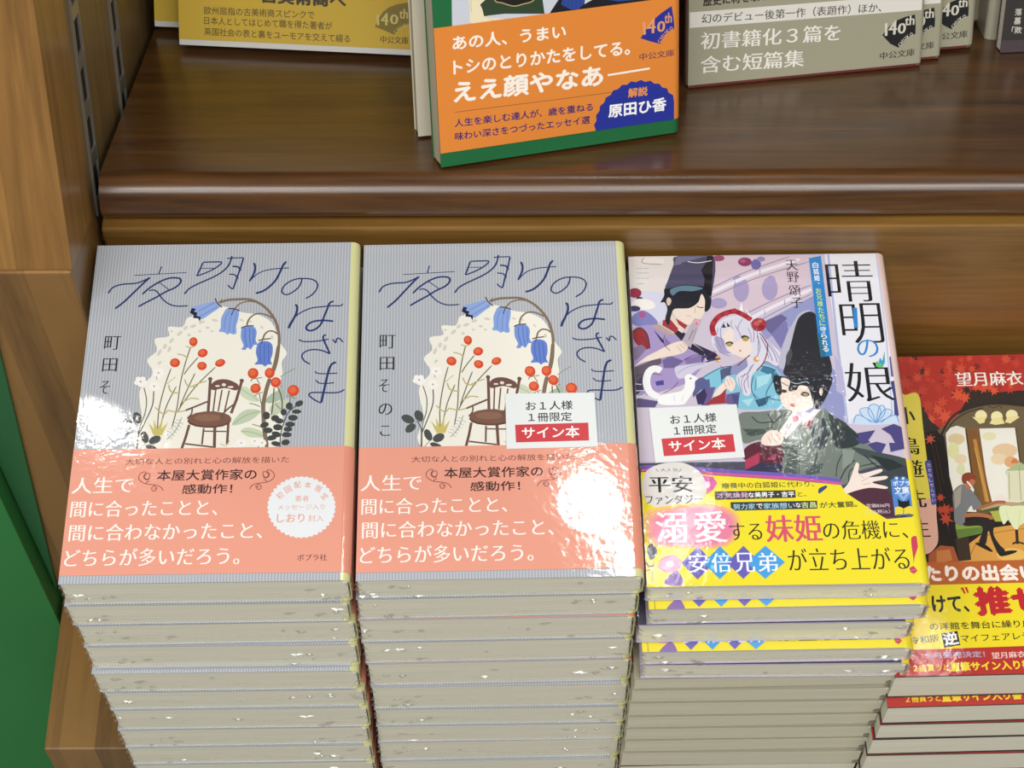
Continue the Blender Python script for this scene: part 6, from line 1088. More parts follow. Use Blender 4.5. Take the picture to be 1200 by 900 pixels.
   ["P","d9512c",[9.6,133.9,8.3,132.3,9.3,131.4,7.9,131.3,7.8,130,7,130.8,5.7,129.4,6.3,131.3,5.2,131.6,6.2,132.3,5.6,133.8,6.9,133.1,7.5,134.3,7.8,133.1]],
   ["P","c23a20",[-26.9,133.3,-25,133.8,-25.1,135.8,-23.9,134.5,-22.4,136.4,-22.8,134,-20.2,134.2,-22.5,132.6,-21.6,130.9,-23.4,131.4,-24.1,129.6,-24.6,131.3,-26.5,130.3,-25.4,132.3]],
   ["P","cf4426",[-18.4,124.3,-17.4,126.3,-19.4,127.2,-17.1,127.6,-17.3,129.4,-16.1,128.4,-14.8,130.4,-15.1,128,-13.3,128.1,-14.8,126.8,-14.1,125.5,-15.5,125.7,-16.1,124.2,-16.6,125.5]],
   ["P","c23a20",[-34.2,135.4,-32.4,136.9,-33.9,139.2,-31.5,138.2,-30.8,140.8,-30.1,138.4,-28.1,139.5,-29.3,137.2,-27.8,136.2,-29.7,135.7,-29.3,132.9,-30.9,134.9,-32.3,133.2,-32.1,135.4]],
   ["P","c03020",[49.3,136.3,50.4,136.2,50.7,137.9,51.1,136.4,52.4,137.3,51.6,135.8,52.6,135.4,51.5,135,51.5,133.9,50.8,134.4,50.1,133.5,50.1,134.6,48.8,134.4,49.9,135.4]],
   ["P","c03020",[43.2,143.2,43.2,141.3,44.7,141.6,43.6,140.3,45.1,138.9,43.1,139.1,42.8,137,42,138.7,40.4,137.3,41.2,139.4,39.6,139.8,41.3,140.6,40.8,142.4,42.2,141.5]],
   ["P","d24a2a",[73,143.6,74.3,142.8,75.3,145,75.3,142.8,77.3,143.7,75.8,141.8,76.7,140.9,75.3,140.7,75.1,139,74.3,140.2,72.7,138.6,73.5,140.8,72.3,141.1,73.5,141.9]],
   ["P","c03020",[44.1,138.9,44,140.5,41.8,139.9,43.7,141.7,43,142.9,44.3,142.9,44.8,145,45.5,143.2,46.8,144.1,46.2,142.5,48.4,141.9,46.1,141.2,46.4,139.3,45.1,140.3]],
   ["P","b82c1c",[49.5,130.1,50.3,132.2,48.6,132.5,50.3,133.4,49.6,135.3,51.1,134.4,52,136.3,52.2,134.3,54.1,135.1,52.6,133.3,53.5,132.3,52.2,132.1,52,130.2,51.1,131.7]],
   ["P","c93a24",[58.3,137.4,58.9,138.8,58,139.3,59.1,139.9,58.7,141.9,59.9,140.6,61.1,142.3,60.8,140.3,62,140.3,61,139.3,61.6,138.2,60.5,138.3,60,136.6,59.5,138.1]],
   ["P","c03020",[67.2,138.1,66.8,139.5,65.5,139,66.1,140.3,64.5,141.1,66.4,141.6,66.2,143.5,67.3,142.3,68.7,144.2,68.3,141.9,70,142.1,68.5,140.8,69.3,139.4,67.8,139.8]],
   ["P","b82c1c",[38.7,147.6,40.6,147.7,40.5,149.9,41.6,148.3,43,149.9,42.4,147.8,44.4,147.8,42.5,146.7,43.2,145.1,41.8,145.7,41.1,144.5,40.8,145.7,39.2,145,40.2,146.6]],
   ["P","c03020",[24.4,134.3,25.4,135.1,24.6,136.3,25.9,135.9,26.3,137.2,26.7,136,27.8,136.7,27.1,135.4,27.8,134.9,26.9,134.5,27.1,133,26.2,134.1,25.3,132.8,25.6,134.3]],
   ["P","c03020",[79.7,139.5,79.1,137.4,80.3,137.1,79.2,136.2,80.1,134.2,78.4,135.1,77.4,132.6,77.3,135.1,75.8,134.6,76.7,136.1,75.8,136.9,77.2,137.3,77.3,139.1,78.2,137.9]],
   ["P","c93a24",[56.9,130.7,57.4,131.7,56.7,132.3,57.6,132.6,57.7,133.7,58.4,133,59.5,134.4,59.1,132.7,60.2,132.6,59.1,131.8,59.8,130.6,58.6,131.1,58.1,130,57.8,131]],
   ["P","c03020",[68.1,142.8,69.2,143.9,68.8,144.9,69.8,144.9,70.3,146.5,70.8,145.1,72.3,146.2,71.3,144.4,72.8,143.8,71.1,143.3,71.4,141.4,70.3,142.7,69.2,141.1,69.5,143]],
   ["P","c93a24",[76.3,128.8,77.8,130.6,76.4,131.8,78.4,131.9,78.5,134.4,79.5,132.4,81.2,134.1,80.4,131.8,82,131.5,80.3,130.5,80.7,129,79.4,129.5,78.5,127.8,78.3,129.6]],
   ["P","b82c1c",[70.6,134.4,70.3,132.8,71.2,132.8,70.5,132,71.2,131.1,70.1,131.3,69.7,129.9,69.4,131.1,68.3,130.5,68.9,131.7,67.7,132.1,69,132.5,68.8,133.8,69.7,133]],
   ["P","d24a2a",[29,144.9,28,145.2,27.3,143.5,27,145.2,25.2,144.2,26.6,146,25.1,146.9,26.9,147,27,148.6,27.8,147.5,29.2,149.2,28.6,147.1,29.6,146.8,28.7,146]],
   ["P","d24a2a",[45.2,127.6,46.4,129.8,45.1,130.4,46.6,131.1,46.2,133,47.5,131.9,48.9,134,48.5,131.6,50.1,131.8,48.8,130.5,50.3,128.8,48.2,129.3,47.7,127.4,47.1,129]],
   ["Q","67573a",[-17.9,109.9,-13.4,117.5,-7,122,0.8,124.4,7,125,14.3,124.3,22.6,122.3,28.9,115.7,30.5,107.2,29.8,103]],
   ["P","67573a",[-17.8,110.6,31,110,28.3,69.6,-17.6,73.5]],
   ["S","1d130c",0.97,[-19.9,108.5,-13.9,118.3,-6.7,123.4,1.1,126.1,7.3,126.6,14.6,126.1,22.9,124.1,29.8,117.1,31.8,107.2]],
   ["S","2e2416",0.61,[-17.2,110.6,-12.9,116.8,-6.4,121.3,1.3,123.6]],
   ["P","efe6ae",[2.2,119.7,1.8,118.5,0.9,117.6,-0.2,117.1,-1.4,117.2,-2.3,117.7,-2.9,118.7,-3,119.8,-2.5,121,-1.7,121.9,-0.6,122.4,0.6,122.4,1.5,121.8,2.1,120.9]],
   ["P","e8dc98",[-2.4,118.8,-4.3,119.2,-1.6,115.6,0.6,116.2,1.7,119.4]],
   ["P","efe6ae",[8.9,119,8.5,117.8,7.6,116.9,6.5,116.4,5.3,116.5,4.4,117,3.8,118,3.8,119.1,4.2,120.3,5,121.2,6.2,121.7,7.3,121.7,8.2,121.1,8.8,120.2]],
   ["P","e8dc98",[4.3,118.1,2.7,115.7,5.1,114.9,9.2,115.5,8.4,118.7]],
   ["P","efe6ae",[15.4,119.5,15,118.4,14.1,117.5,13,117,11.9,117,10.9,117.5,10.4,118.5,10.3,119.7,10.7,120.8,11.6,121.8,12.7,122.3,13.8,122.2,14.8,121.7,15.4,120.7]],
   ["P","e8dc98",[10.9,118.7,9.3,116.2,11.6,115.5,16.1,118.5,15,119.3]],
   ["S","2a2014",0.37,[3.3,124.6,5.6,123.5,8.2,124.5,9.2,123]],
   ["P","e9e7da",[-16.8,111.3,-14.5,114,-11.6,115,-8.2,113.7,-9,89.5,-9.3,73.2,-17,73.5,-18.1,90.5]],
   ["P","e9e7dc",[-2.1,113.3,13.7,113.3,12.4,89.6,12.4,70.7,-2.3,72.4,-2.7,91.4]],
   ["P","e6e0c8",[17.1,111.1,27.7,108.7,25.4,70.3,14.2,70.6]],
   ["P","d8c49a",[-9,108.2,-9.5,107,-10.7,106.1,-12.2,105.6,-13.8,105.6,-15.2,106.2,-16.1,107.2,-16.2,108.4,-15.7,109.7,-14.6,110.6,-13,111.1,-11.4,111,-10,110.5,-9.1,109.5]],
   ["P","dcdca4",[-12.2,102.7,-12.7,100.9,-13.6,99.5,-14.7,98.7,-15.7,98.8,-16.6,99.6,-17.1,101.1,-17,102.9,-16.5,104.7,-15.7,106.1,-14.6,106.9,-13.5,106.9,-12.6,106,-12.2,104.6]],
   ["P","e2d2ae",[-9.5,98.5,-9.9,97.5,-10.8,96.6,-11.9,96.2,-13.1,96.2,-14.2,96.7,-14.8,97.6,-14.9,98.6,-14.5,99.7,-13.6,100.5,-12.4,101,-11.2,100.9,-10.2,100.4,-9.6,99.5]],
   ["P","e0c49c",[12.6,102.1,11.8,100.6,10.2,99.4,7.9,98.8,5.4,98.9,3.4,99.6,2,100.8,1.7,102.4,2.5,103.9,4.2,105,6.5,105.7,8.9,105.6,11,104.8,12.3,103.6]],
   ["P","e4d0ac",[7.7,98,7.2,96.8,6,95.9,4.5,95.4,2.9,95.5,1.5,96,0.7,97,0.5,98.2,1,99.4,2.2,100.4,3.7,100.9,5.3,100.8,6.7,100.2,7.6,99.2]],
   ["P","dca878",[11.4,96.6,11,95.4,10.1,94.4,8.9,93.9,7.7,94,6.7,94.5,6.1,95.5,6,96.7,6.5,97.9,7.4,98.8,8.6,99.3,9.8,99.3,10.8,98.7,11.4,97.8]],
   ["P","e0dcb0",[4.6,109.3,4.2,108.4,3.2,107.7,1.9,107.3,0.6,107.3,-0.6,107.8,-1.3,108.5,-1.4,109.5,-1,110.4,-0.1,111.1,1.2,111.4,2.6,111.4,3.7,111,4.5,110.2]],
   ["P","d8dcae",[-11.1,93.7,-11.4,92.5,-12.1,91.6,-12.9,91.1,-13.7,91.1,-14.3,91.6,-14.7,92.6,-14.7,93.8,-14.3,95,-13.7,95.9,-12.9,96.4,-12.1,96.4,-11.4,95.9,-11.1,94.9]],
   ["P","cf7a40",[11.2,95.8,10.6,96.5,9.9,95.6,10.1,96.7,8.8,96.6,10,97.4,9.7,98.1,10.4,98,10.7,99,11,98,11.8,98.3,11.4,97.5,12.2,97,11.2,96.8]],
   ["P","cf7a40",[12,95.1,11.4,95.9,10.8,95.1,10.9,96.1,10.3,96.2,10.8,96.7,10.4,97.4,11.2,97.2,11.5,98,11.7,97.2,12.4,97.5,12.1,96.8,12.7,96.4,11.9,96.2]],
   ["P","cf7a40",[10,95.7,9.6,96,9.1,95.5,9.2,96.2,8.4,96.2,9.1,96.7,8.9,97.2,9.4,97.1,9.7,97.9,9.9,97.2,10.7,97.6,10.1,96.8,10.9,96.4,10,96.3]],
   ["P","7d5526",[-7.5,113.8,-2.4,113.3,-2.9,90,-2,77.1,-6.3,77.2,-8.9,90.2]],
   ["P","b98540",[-5.6,108.2,-4.1,108.1,-3.2,77.8,-5,77.8]],
   ["S","e0b060",0.36,[-5.5,104,-3.8,77.8]],
   ["P","b9cfa0",[5.6,91.9,12.7,95.1,13.7,89.6,6.4,89.5]],
   ["L","4a3a20",0.55,[13.5,113.3,12.4,89.6]],
   ["L","3a2a1c",0.61,[-7.9,113.2,-8.6,90.2]],
   ["P","1b130e",[-25.8,125.7,-26.6,97.6,-25.8,70.3,-18.6,46.4,-17.6,73.5,-18.1,90.5,-17.6,109.9,-19.5,111.3,-22.8,118.5]],
   ["L","33241a",0.55,[-23.3,105.8,-22.9,87.2,-22,63.6]],
   ["L","3a2a1c",0.36,[-21.8,105.8,-21.1,87.1]],
   ["P","c0503a",[-21.5,107.4,-23.3,107.7,-23.5,105.8,-24.2,107.4,-25.8,106.2,-24.9,108.1,-26.4,108.6,-24.8,109.2,-24.9,110.4,-24,109.8,-23.1,111.3,-23.1,109.6,-21.3,110.1,-22.8,108.7]],
   ["P","d89c46",[-20.8,49.3,-14.8,58.3,-4.9,65.4,10.9,67.5,19.9,64.8,19.9,48.2,7.7,47.9]],
   ["S","a86c2a",0.33,[-15.9,51,-11.6,58.2,-4.2,62.9,10.5,65]],
   ["P","e6b85e",[8,52.8,7.2,51.5,5.3,50.5,2.8,50,0.1,50,-2.2,50.7,-3.7,51.8,-4.1,53.1,-3.3,54.4,-1.4,55.4,1.1,56,3.8,55.9,6.1,55.2,7.6,54.1]],
   ["P","3a2a1c",[-20,60.9,-14.4,61.4,-14.8,51,-19.8,50.5]],
   ["P","5f7d34",[-19.2,66.4,-6.8,68,-7.5,63.3,-18.9,60.9]],
   ["P","8aa03a",[-19,67.7,-7.9,68,-8.2,66.1,-18.8,65.2]],
   ["P","a9b24a",[-3.7,73.5,1.4,74,0.5,68.4,-2.2,68.5]],
   ["P","4a5a2a",[-8,74.9,1.1,75.6,1.3,73.7,-7.1,73]],
   ["P","dcd8b8",[6.7,93.5,11.9,94.1,15.2,94,12.6,77.5,4.8,78]],
   ["P","a9b888",[5.9,92.3,12.3,96.6,15.3,94.6,15,92.4]],
   ["L","8a9a70",0.28,[7.2,91.6,5.5,78.9]],
   ["L","8a9a70",0.28,[11.9,94.1,10.2,78.2]],
   ["P","6f9a90",[4.6,76.4,12.6,77.8,12.1,75,5.4,74.8]],
   ["Q","eadfd6",[-0.5,79.7,1.9,81,4.5,79.6,3.6,77.7,0.3,77.5]],
   ["P","b9a07a",[-8.5,74.9,2.5,77.8,12.4,76.8,12.2,75.3,2.2,75.9,-7,73.9]],
   ["Q","dfe6b8",[0.5,75,5.5,75.5,12.1,75,11.1,68.7,7.7,66.3,6.2,64.2,4.6,66.1,3.4,69,0.9,67.2]],
   ["S","b9c890",0.28,[3.1,74,3.7,67.7]],
   ["S","b9c890",0.28,[9.2,73.8,7.1,66.4]],
   ["L","33241a",1.21,[6.1,64.5,5.4,57.8]],
   ["S","33241a",0.77,[3.3,57.8,5.5,58.7,8.2,57.7]],
   ["Q","777a7c",[-17.7,82.7,-13.5,86.4,-10.7,84.7,-8.7,81.2,-6.7,76.1,-10.3,74,-11.1,76.2,-14,71.9,-15.5,67,-18.9,68.3,-18.6,74.5]],
   ["P","a29a8c",[-17.4,82.7,-13.6,86.1,-15.4,77.6,-18,74.5]],
   ["S","a8683f",1.44,[-8.6,74.6,-3.8,76.3,-0.3,77.5,3.6,77.4]],
   ["S","b06c42",1.88,[-14.8,71.6,-9.5,71.8,-4.6,71,-3.2,69.4]],
   ["Q","241d1b",[-15.3,68.2,-9.8,69.9,-4.3,69.5,-2.4,68.5,-3.8,62.9,-2.2,58,-0.2,54.8,-3,53.1,-4.8,59.2,-5.7,64.2,-7.7,58.1,-10.4,58.8,-7.9,66.1,-14.7,66.6]],
   ["Q","1c1614",[-11.5,58.8,-8.3,58.1,-5.4,55,-6.6,54.7,-11.6,57.9]],
   ["Q","1c1614",[-2.9,53.7,1.1,54.8,4.7,54.7,3.1,53.5,-2,52.3]],
   ["Q","b4714c",[-10.6,88.9,-7.6,88.5,-8.9,85.3,-11.1,84.1,-12.3,85.1]],
   ["Q","8a3f22",[-13.2,89,-12.3,91.2,-9.3,92,-7.2,90.1,-7.6,88.2,-9.2,88.8,-10.9,87,-12.4,86.4,-13.1,87.3]],
   ["S","efe8e0",0.78,[-11.2,87.8,-9.7,85.3,-9,83.1]],
   ["P","b8432a",[-25.1,79.4,-24.3,80.3,-25,81.2,-23.9,81.1,-23.6,82.5,-23,81.4,-22.1,81.9,-22.4,80.8,-21.1,80.3,-22.6,79.9,-22.4,78.7,-23.2,79.3,-24,78.2,-24,79.5]],
   ["P","b8432a",[-23.9,75.7,-22.6,75.7,-22.2,77.6,-21.5,76,-20,77.1,-20.7,75.3,-19.4,74.7,-20.8,74,-20.3,72.1,-21.8,73.2,-22.8,71.6,-22.8,73.5,-25.1,72.9,-23.2,74.6]],
   ["P","b8432a",[-24.3,67.8,-23.8,69.5,-25.4,70,-23.8,70.8,-24.6,73.1,-22.8,71.8,-21.7,73.7,-21.6,71.6,-20.2,71.7,-21.1,70.4,-19.3,68.8,-21.7,69.1,-21.9,66.7,-22.9,68.7]],
   ["P","b8432a",[-26.1,75.8,-24.6,75.5,-24.3,76.8,-23.8,75.7,-22.6,76.5,-23.2,75.1,-21.8,74.7,-23.4,74.2,-23.1,72.8,-24.1,73.7,-24.9,72.4,-24.8,73.9,-25.8,73.8,-25.1,74.7]],
   ["P","a83c28",[-21.1,75.1,-20.1,75.1,-20.1,76.3,-19.6,75.3,-18.7,76.1,-19.1,75,-18.2,74.8,-19.1,74.3,-18.7,73.4,-19.5,73.8,-20,73.1,-20.1,73.9,-21.1,73.6,-20.4,74.4]],
   ["P","a8562c",[-32,53.8,-26.5,58,-21.1,57.2,-19.9,49.9,-32.7,49]],
   ["P","c47a40",[-28.4,55.6,-22.9,56,-22.5,51.1,-29.3,49.5]],
   ["Q","e6d650",[-35.4,130.6,-31.6,130.9,-25.8,130.8,-26.1,114.3,-26.8,93.4,-26.4,78.4,-32.6,77.2,-34.4,90.9]],
   ["P","e6d650",[-33.5,130.6,-25.8,130.6,-26.1,114.3,-26.7,93.4,-32.9,93.6,-33.5,111.7]],
   ["Q","e3b09c",[-35.4,78.1,-31.2,79.9,-25.9,79.8,-26.3,71,-27,61.1,-28.8,57.1,-32.2,54.3,-35,55.8,-35.7,67.5]],
   ["P","e6d650",[-33,100.4,-26.7,100.2,-27.1,80.4,-33.1,78.7]],
   ["Q","4b4a92",[-27.7,96.4,-27,98.1,-25.6,98.3,-24.9,97,-25.1,87.3,-25.3,78.5,-26.5,77.1,-27.6,77.9,-27.4,87.4]],
   ["T","d8d8ee","た",-26.07,96.03,1.46,1.69,0.0,0,0],
   ["T","d8d8ee","か",-26.11,93.6,1.46,1.68,0.0,0,0],
   ["T","d8d8ee","な",-26.15,91.17,1.46,1.67,0.0,0,0],
   ["T","d8d8ee","し",-26.2,88.75,1.46,1.67,0.0,0,0],
   ["T","d8d8ee","せ",-26.24,86.34,1.45,1.66,0.0,0,0],
   ["T","d8d8ee","ん",-26.28,83.93,1.45,1.66,0.0,0,0],
   ["T","d8d8ee","せ",-26.32,81.53,1.45,1.65,0.0,0,0],
   ["T","d8d8ee","い",-26.36,79.14,1.45,1.65,0.0,0,0],
   ["T","1a1714","小",-32.48,120.46,7.35,8.59,0.0,-0.004,0.07],
   ["T","1a1714","鳥",-32.61,105.51,7.28,8.43,0.0,-0.004,0.07],
   ["T","1a1714","遊",-32.38,94.4,7.23,8.31,0.0,-0.004,0.07],
   ["T","1a1714","先",-33.07,79.95,7.02,8.38,0.0,-0.004,0.07],
   ["T","1a1714","生",-33.41,66.19,6.96,8.23,0.0,-0.004,0.07],
   ["T","f6f1ea","望月麻衣",5.99,138.24,29.11,7.19,0.0,-0.002,0.04],
   ["P","b8602c",[-59.7,50.2,81.6,50.8,78.7,36.9,-60.9,40.6]],
   ["T","f8ecdf","たりの出会い",-11.87,45.02,46.6,7.83,-0.7,0.05,0],
  ],
  'B': [
   ["P","f0dc22",[-60.5,43.7,79.3,40,73.6,12.9,-64.4,11.3]],
   ["T","17150f","けて、",-26.23,31.31,15.09,7.68,-0.9,0.035,0],
   ["P","c0262a",[-21.1,38.4,-20,38.6,-19.3,35.8,-19.9,35.5]],
   ["P","c0262a",[-19.4,38.6,-18.4,38.7,-18,36.1,-18.6,35.9]],
   ["T","c0202a","推せ",-1.84,32.39,29.25,13.26,1.0,0.05,0],
   ["T","3a3412","の洋館を舞台に繰り広",-15.3,21.7,41.48,3.34,0.6,0.015,0],
   ["T","3a3412","令和版",-38.79,15.97,11.89,3.31,4.6,0.01,0],
   ["P","14120e",[-31.9,18.4,-25.1,19.3,-24.8,13.1,-31.4,12.1]],
   ["T","f6f6f0","逆",-28.3,16.03,6.08,5.57,7.0,0.03,0],
   ["T","3a3412","マイフェアレディ",-8.34,16.33,32.09,3.47,1.4,0.01,0],
   ["T","a9b0cc","９月発売決定！",-27.49,8.94,23.84,2.68,0.3,0.015,0],
   ["T","f2d8d0","望月麻衣",-6.15,8.38,13.59,2.84,1.6,0,0.03],
   ["T","f4d832","２冊買うと",-37.94,3.53,14.39,2.96,0.8,0.02,0],
   ["T","f4d832","直筆サイン入り書",-13.93,3.93,32.91,4.15,0.5,0.045,0],
  ],
 },
 'O': {
  'C': [
   ["P","cfd3de",[-42.4,95.3,55.9,97.6,57.2,42.2,-44.1,55.4]],
   ["Q","efe4c0",[-36.5,77,-29.1,80.5,-28.8,64.4,-30.4,59.6,-22.6,57.2,-24.6,55.6,-35.7,57.1,-36.5,63.5]],
   ["S","c8b88c",0.23,[-34.1,69.5,-35.9,66.2,-35.9,61.6]],
   ["S","c8b88c",0.23,[-30,59.1,-25.9,56.5]],
   ["P","31452f",[-32.3,64.4,-29.2,66.7,-27,74.1,-8,74.5,-6.1,57.4,-22.5,59.5,-29,59.6,-30.9,59.5,-31.5,62.4]],
   ["Q","1f1a14",[-26.5,69.5,-10.8,67.6,-10.9,63.5,-15.9,62.3,-18.7,62.3,-25.6,64.9]],
   ["S","b9a878",0.42,[-26.8,69.5,-26.2,65.2,-23.3,63.9,-18.7,62.1,-14.9,62.4,-10.4,63.4,-10.3,67.5]],
   ["P","1b1a20",[-4.5,56.7,-1.3,60.9,2.1,65.1,51.2,68.3,52.2,51.4,-4.4,52.1]],
   ["P","2c4a98",[2.9,67.7,11.4,66.7,10.6,59.4,7.9,57.4,4.8,57.8,0.9,60.2]],
   ["P","2c4a98",[16.4,67,40,65.9,39.5,58.8,35.6,58.1,24.9,58.5,19.2,60.1]],
   ["P","d9d9dc",[11.3,63,14.9,62.6,14.6,60.8,10.6,59.2]],
   ["L","22397c",0.29,[2.9,66.8,1.9,58.7]],
   ["L","22397c",0.29,[4.5,66.6,3.6,58.5]],
   ["L","22397c",0.29,[6.2,66.4,5.3,58.3]],
   ["L","22397c",0.29,[7.8,66.2,6.9,58]],
   ["L","22397c",0.29,[9.5,66,8.6,57.8]],
   ["L","22397c",0.29,[17.8,66.8,18.2,60]],
   ["L","22397c",0.29,[20.2,66.5,20.5,59.7]],
   ["L","22397c",0.29,[22.6,66.2,22.8,59.4]],
   ["L","22397c",0.29,[25,65.9,25.1,59.1]],
   ["L","22397c",0.29,[27.4,65.6,27.4,58.8]],
   ["L","22397c",0.29,[29.8,65.3,29.8,58.5]],
   ["L","22397c",0.29,[32.2,65,32.1,58.2]],
   ["L","22397c",0.29,[34.6,64.7,34.4,57.9]],
   ["L","22397c",0.29,[37,64.4,36.7,57.6]],
   ["P","b89a6a",[42.4,62.9,53.6,63.4,53.7,57.3,42.9,57.7]],
  ],
  'B': [
   ["T","fff6ea","あの人、うまい",-20.89,49.92,46.88,5.86,-1.4,0.025,0],
   ["T","fff6ea","トシのとりかたをしてる。",-7.45,39.88,74.07,5.95,-1.2,0.025,0],
   ["T","fff6ea","ええ顔やなあ",-13.55,29.83,62.92,9.2,-1.3,0.035,0],
   ["L","fff6ea",0.81,[19.9,28.8,38,29.2]],
   ["S","8a5a3a",0.25,[-45.2,22.4,-20.9,22,0.8,21.6,23.1,21.4]],
   ["T","40246a","人生を楽しむ達人が、歳を重ねる",-15.93,17.11,58.43,3.41,-1.4,0.02,0],
   ["T","40246a","味わい深さをつづったエッセイ選",-16.68,11.7,57.14,3.43,-1.1,0.02,0],
   ["P","27339a",[14.2,6.5,13.6,8.6,14.7,10.4,14.5,12.6,16,14.2,16.3,16.3,18.1,17.5,18.9,19.5,20.9,20.3,22.1,22.1,24.3,22.4,25.9,23.9,28.1,23.7,29.9,24.9,32,24.2,34.1,24.9,36,23.8,38.3,24,39.9,22.5,42.1,22.2,43.4,20.4,45.5,19.7,46.3,17.7,48.2,16.5,48.5,14.3,50.1,12.7,50,10.5,51.2,8.7,50.5,6.6,51.5,3,31.9,5.7,14.4,5.5]],
   ["T","ef9a4a","解説",32.75,19.93,8.56,3.99,-1.2,0.03,0],
   ["T","ffffff","原田ひ香",32.56,13.29,25.39,5.85,-0.8,0.03,0],
   ["P","2a3296",[34.1,42.3,36,45,38,47.6,40.2,49.6,42.6,51.3,45.1,52.7,47.5,53.9,48.3,49.1,48.8,44.5,46.8,43.7,45.1,42.6,43.6,40.8,42.6,38.8,38.4,40.4]],
   ["T","e8a070","1",35.69,46.23,1.57,5.27,2.9,0,0.05],
   ["T","e8a070","4",38.69,46.83,3.92,6.11,-1.9,0,0.05],
   ["T","e8a070","0",43.0,46.03,3.45,4.34,-2.7,0,0.05],
   ["T","e8a070","th",46.01,49.18,3.15,4.23,-0.5,0,0.05],
   ["T","e8a070","C",42.26,40.03,1.29,1.52,62,0.02,0],
   ["T","e8a070","H",43.24,41.46,1.29,1.52,58,0.02,0],
   ["T","e8a070","U",44.43,42.73,1.29,1.51,48,0.02,0],
   ["T","e8a070","K",45.81,43.83,1.29,1.51,38,0.02,0],
   ["T","e8a070","O",47.29,44.68,1.39,1.51,30,0.02,0],
   ["T","6a3a50","中公文庫",41.13,34.47,15.13,2.96,-0.4,0,0.03],
  ],
 },
 'G': {
  'B': [
   ["T","2a2824","歴史に材を取った短篇集",-24.43,37.69,46.34,4.16,0.1,0.03,0],
   ["P","e6e3da",[-53.4,33.5,55.2,32.1,55.7,25.1,-53.3,26.7]],
   ["T","4a4840","幻のデビュー後第一作（表題作）ほか、",-7.21,29.12,81.68,4.22,-1.5,0,0.02],
   ["T","f1efe6","初書籍化３篇を",-16.54,19.54,63.56,7.44,-1.7,0,0.03],
   ["T","f1efe6","含む短篇集",-24.72,9.26,47.2,7.51,-1.6,0,0.03],
   ["P","232326",[34.6,15.5,37.3,18.8,41.3,21.6,45.1,22.8,49.3,23.4,50,18.4,50.1,14.7,47.8,14,45.8,12.6,44.1,10.8,42.5,9.1,38.5,11.3]],
   ["T","d8d4c4","1",36.27,17.87,1.94,5.66,2.7,0,0.05],
   ["T","d8d4c4","4",39.37,18.39,4.04,6.2,-1.4,0,0.05],
   ["T","d8d4c4","0",43.58,17.73,3.77,4.59,-1.2,0,0.05],
   ["T","d8d4c4","th",47.07,20.96,4.46,4.31,-0.0,0,0.05],
   ["T","d8d4c4","C",43.12,10.38,1.27,1.5,62,0.02,0],
   ["T","d8d4c4","H",44.02,11.64,1.27,1.49,55,0.02,0],
   ["T","d8d4c4","U",45.2,12.88,1.27,1.49,45,0.02,0],
   ["T","d8d4c4","K",46.54,13.84,1.27,1.49,35,0.02,0],
   ["T","d8d4c4","O",48.17,14.63,1.41,1.49,28,0.02,0],
   ["T","3a3830","中公文庫",42.19,6.27,16.36,3.28,1.2,0,0.03],
  ],
 },
 'Y': {
  'B': [
   ["T","4d4538","古美術商へ",3.05,23.08,38.92,6.39,-1.0,0.05,0],
   ["T","6a5a34","欧州屈指の古美術商スピンクで",-17.07,15.9,50.25,3.54,0.1,0.012,0],
   ["T","6a5a34","日本人としてはじめて職を得た著者が",-13.06,11.4,58.46,3.55,0.1,0.012,0],
   ["T","6a5a34","英国社会の表と裏をユーモアを交えて綴る",-9.1,6.3,66.58,3.56,-0.3,0.012,0],
   ["P","8a7838",[35.4,12,36.7,15.1,38.9,18.6,41.6,20.8,45.4,22.3,50.1,23.3,50.6,18.3,51.3,13.6,49,13.3,46.8,12.1,45.3,10.3,44.2,8.8,40,10.4]],
   ["T","d8c878","1",36.73,15.06,1.75,4.7,2.5,0,0.05],
   ["T","d8c878","4",39.78,15.52,3.49,5.33,-1.0,0,0.05],
   ["T","d8c878","0",44.02,15.6,3.71,4.26,-4.0,0,0.05],
   ["T","d8c878","th",48.24,18.24,3.91,4.25,-0.6,0,0.05],
   ["T","d8c878","C",44.62,10.07,1.2,1.39,50,0.02,0],
   ["T","d8c878","H",45.81,11.41,1.2,1.39,42,0.02,0],
   ["T","d8c878","U",47.21,12.43,1.2,1.39,25,0.02,0],
   ["T","d8c878","K",48.84,13.15,1.2,1.39,10,0.02,0],
   ["T","d8c878","O",50.36,13.43,1.2,1.39,5,0.02,0],
   ["T","5a4c30","中公文庫",44.22,6.51,12.67,3.22,-0.3,0,0.03],
  ],
 },
 'K': {
  'B': [
   ["T","c9c5bc","落",-46.41,18.86,3.18,3.29,0.4,0.03,0],
   ["T","c9c5bc","墓",-46.38,14.84,3.19,3.31,0.4,0.03,0],
   ["T","c9c5bc","「敗",-46.17,10.5,4.72,3.32,-0.5,0.03,0],
  ],
 },
 'S': {
  'K': [
   ["P","cb3840",[6.7,64.6,34.7,65,34.7,57.1,6.9,56.8]],
   ["T","26262a","お１人様",20.01,72.93,18.08,4.12,0.6,0.012,0],
   ["T","26262a","１冊限定",20.18,67.85,16.7,4.09,0.4,0.012,0],
   ["T","fbf6f4","サイン本",20.21,61.02,22.0,5.18,0.4,0.018,0],
  ],
 },
}
STQ = [(3.2, 78.6), (37.6, 78.4), (38.0, 54.4), (3.3, 54.1)]
STQ2 = [(-48.1, 77.4), (-11.8, 78.8), (-12.5, 54.4), (-48.1, 53.1)]


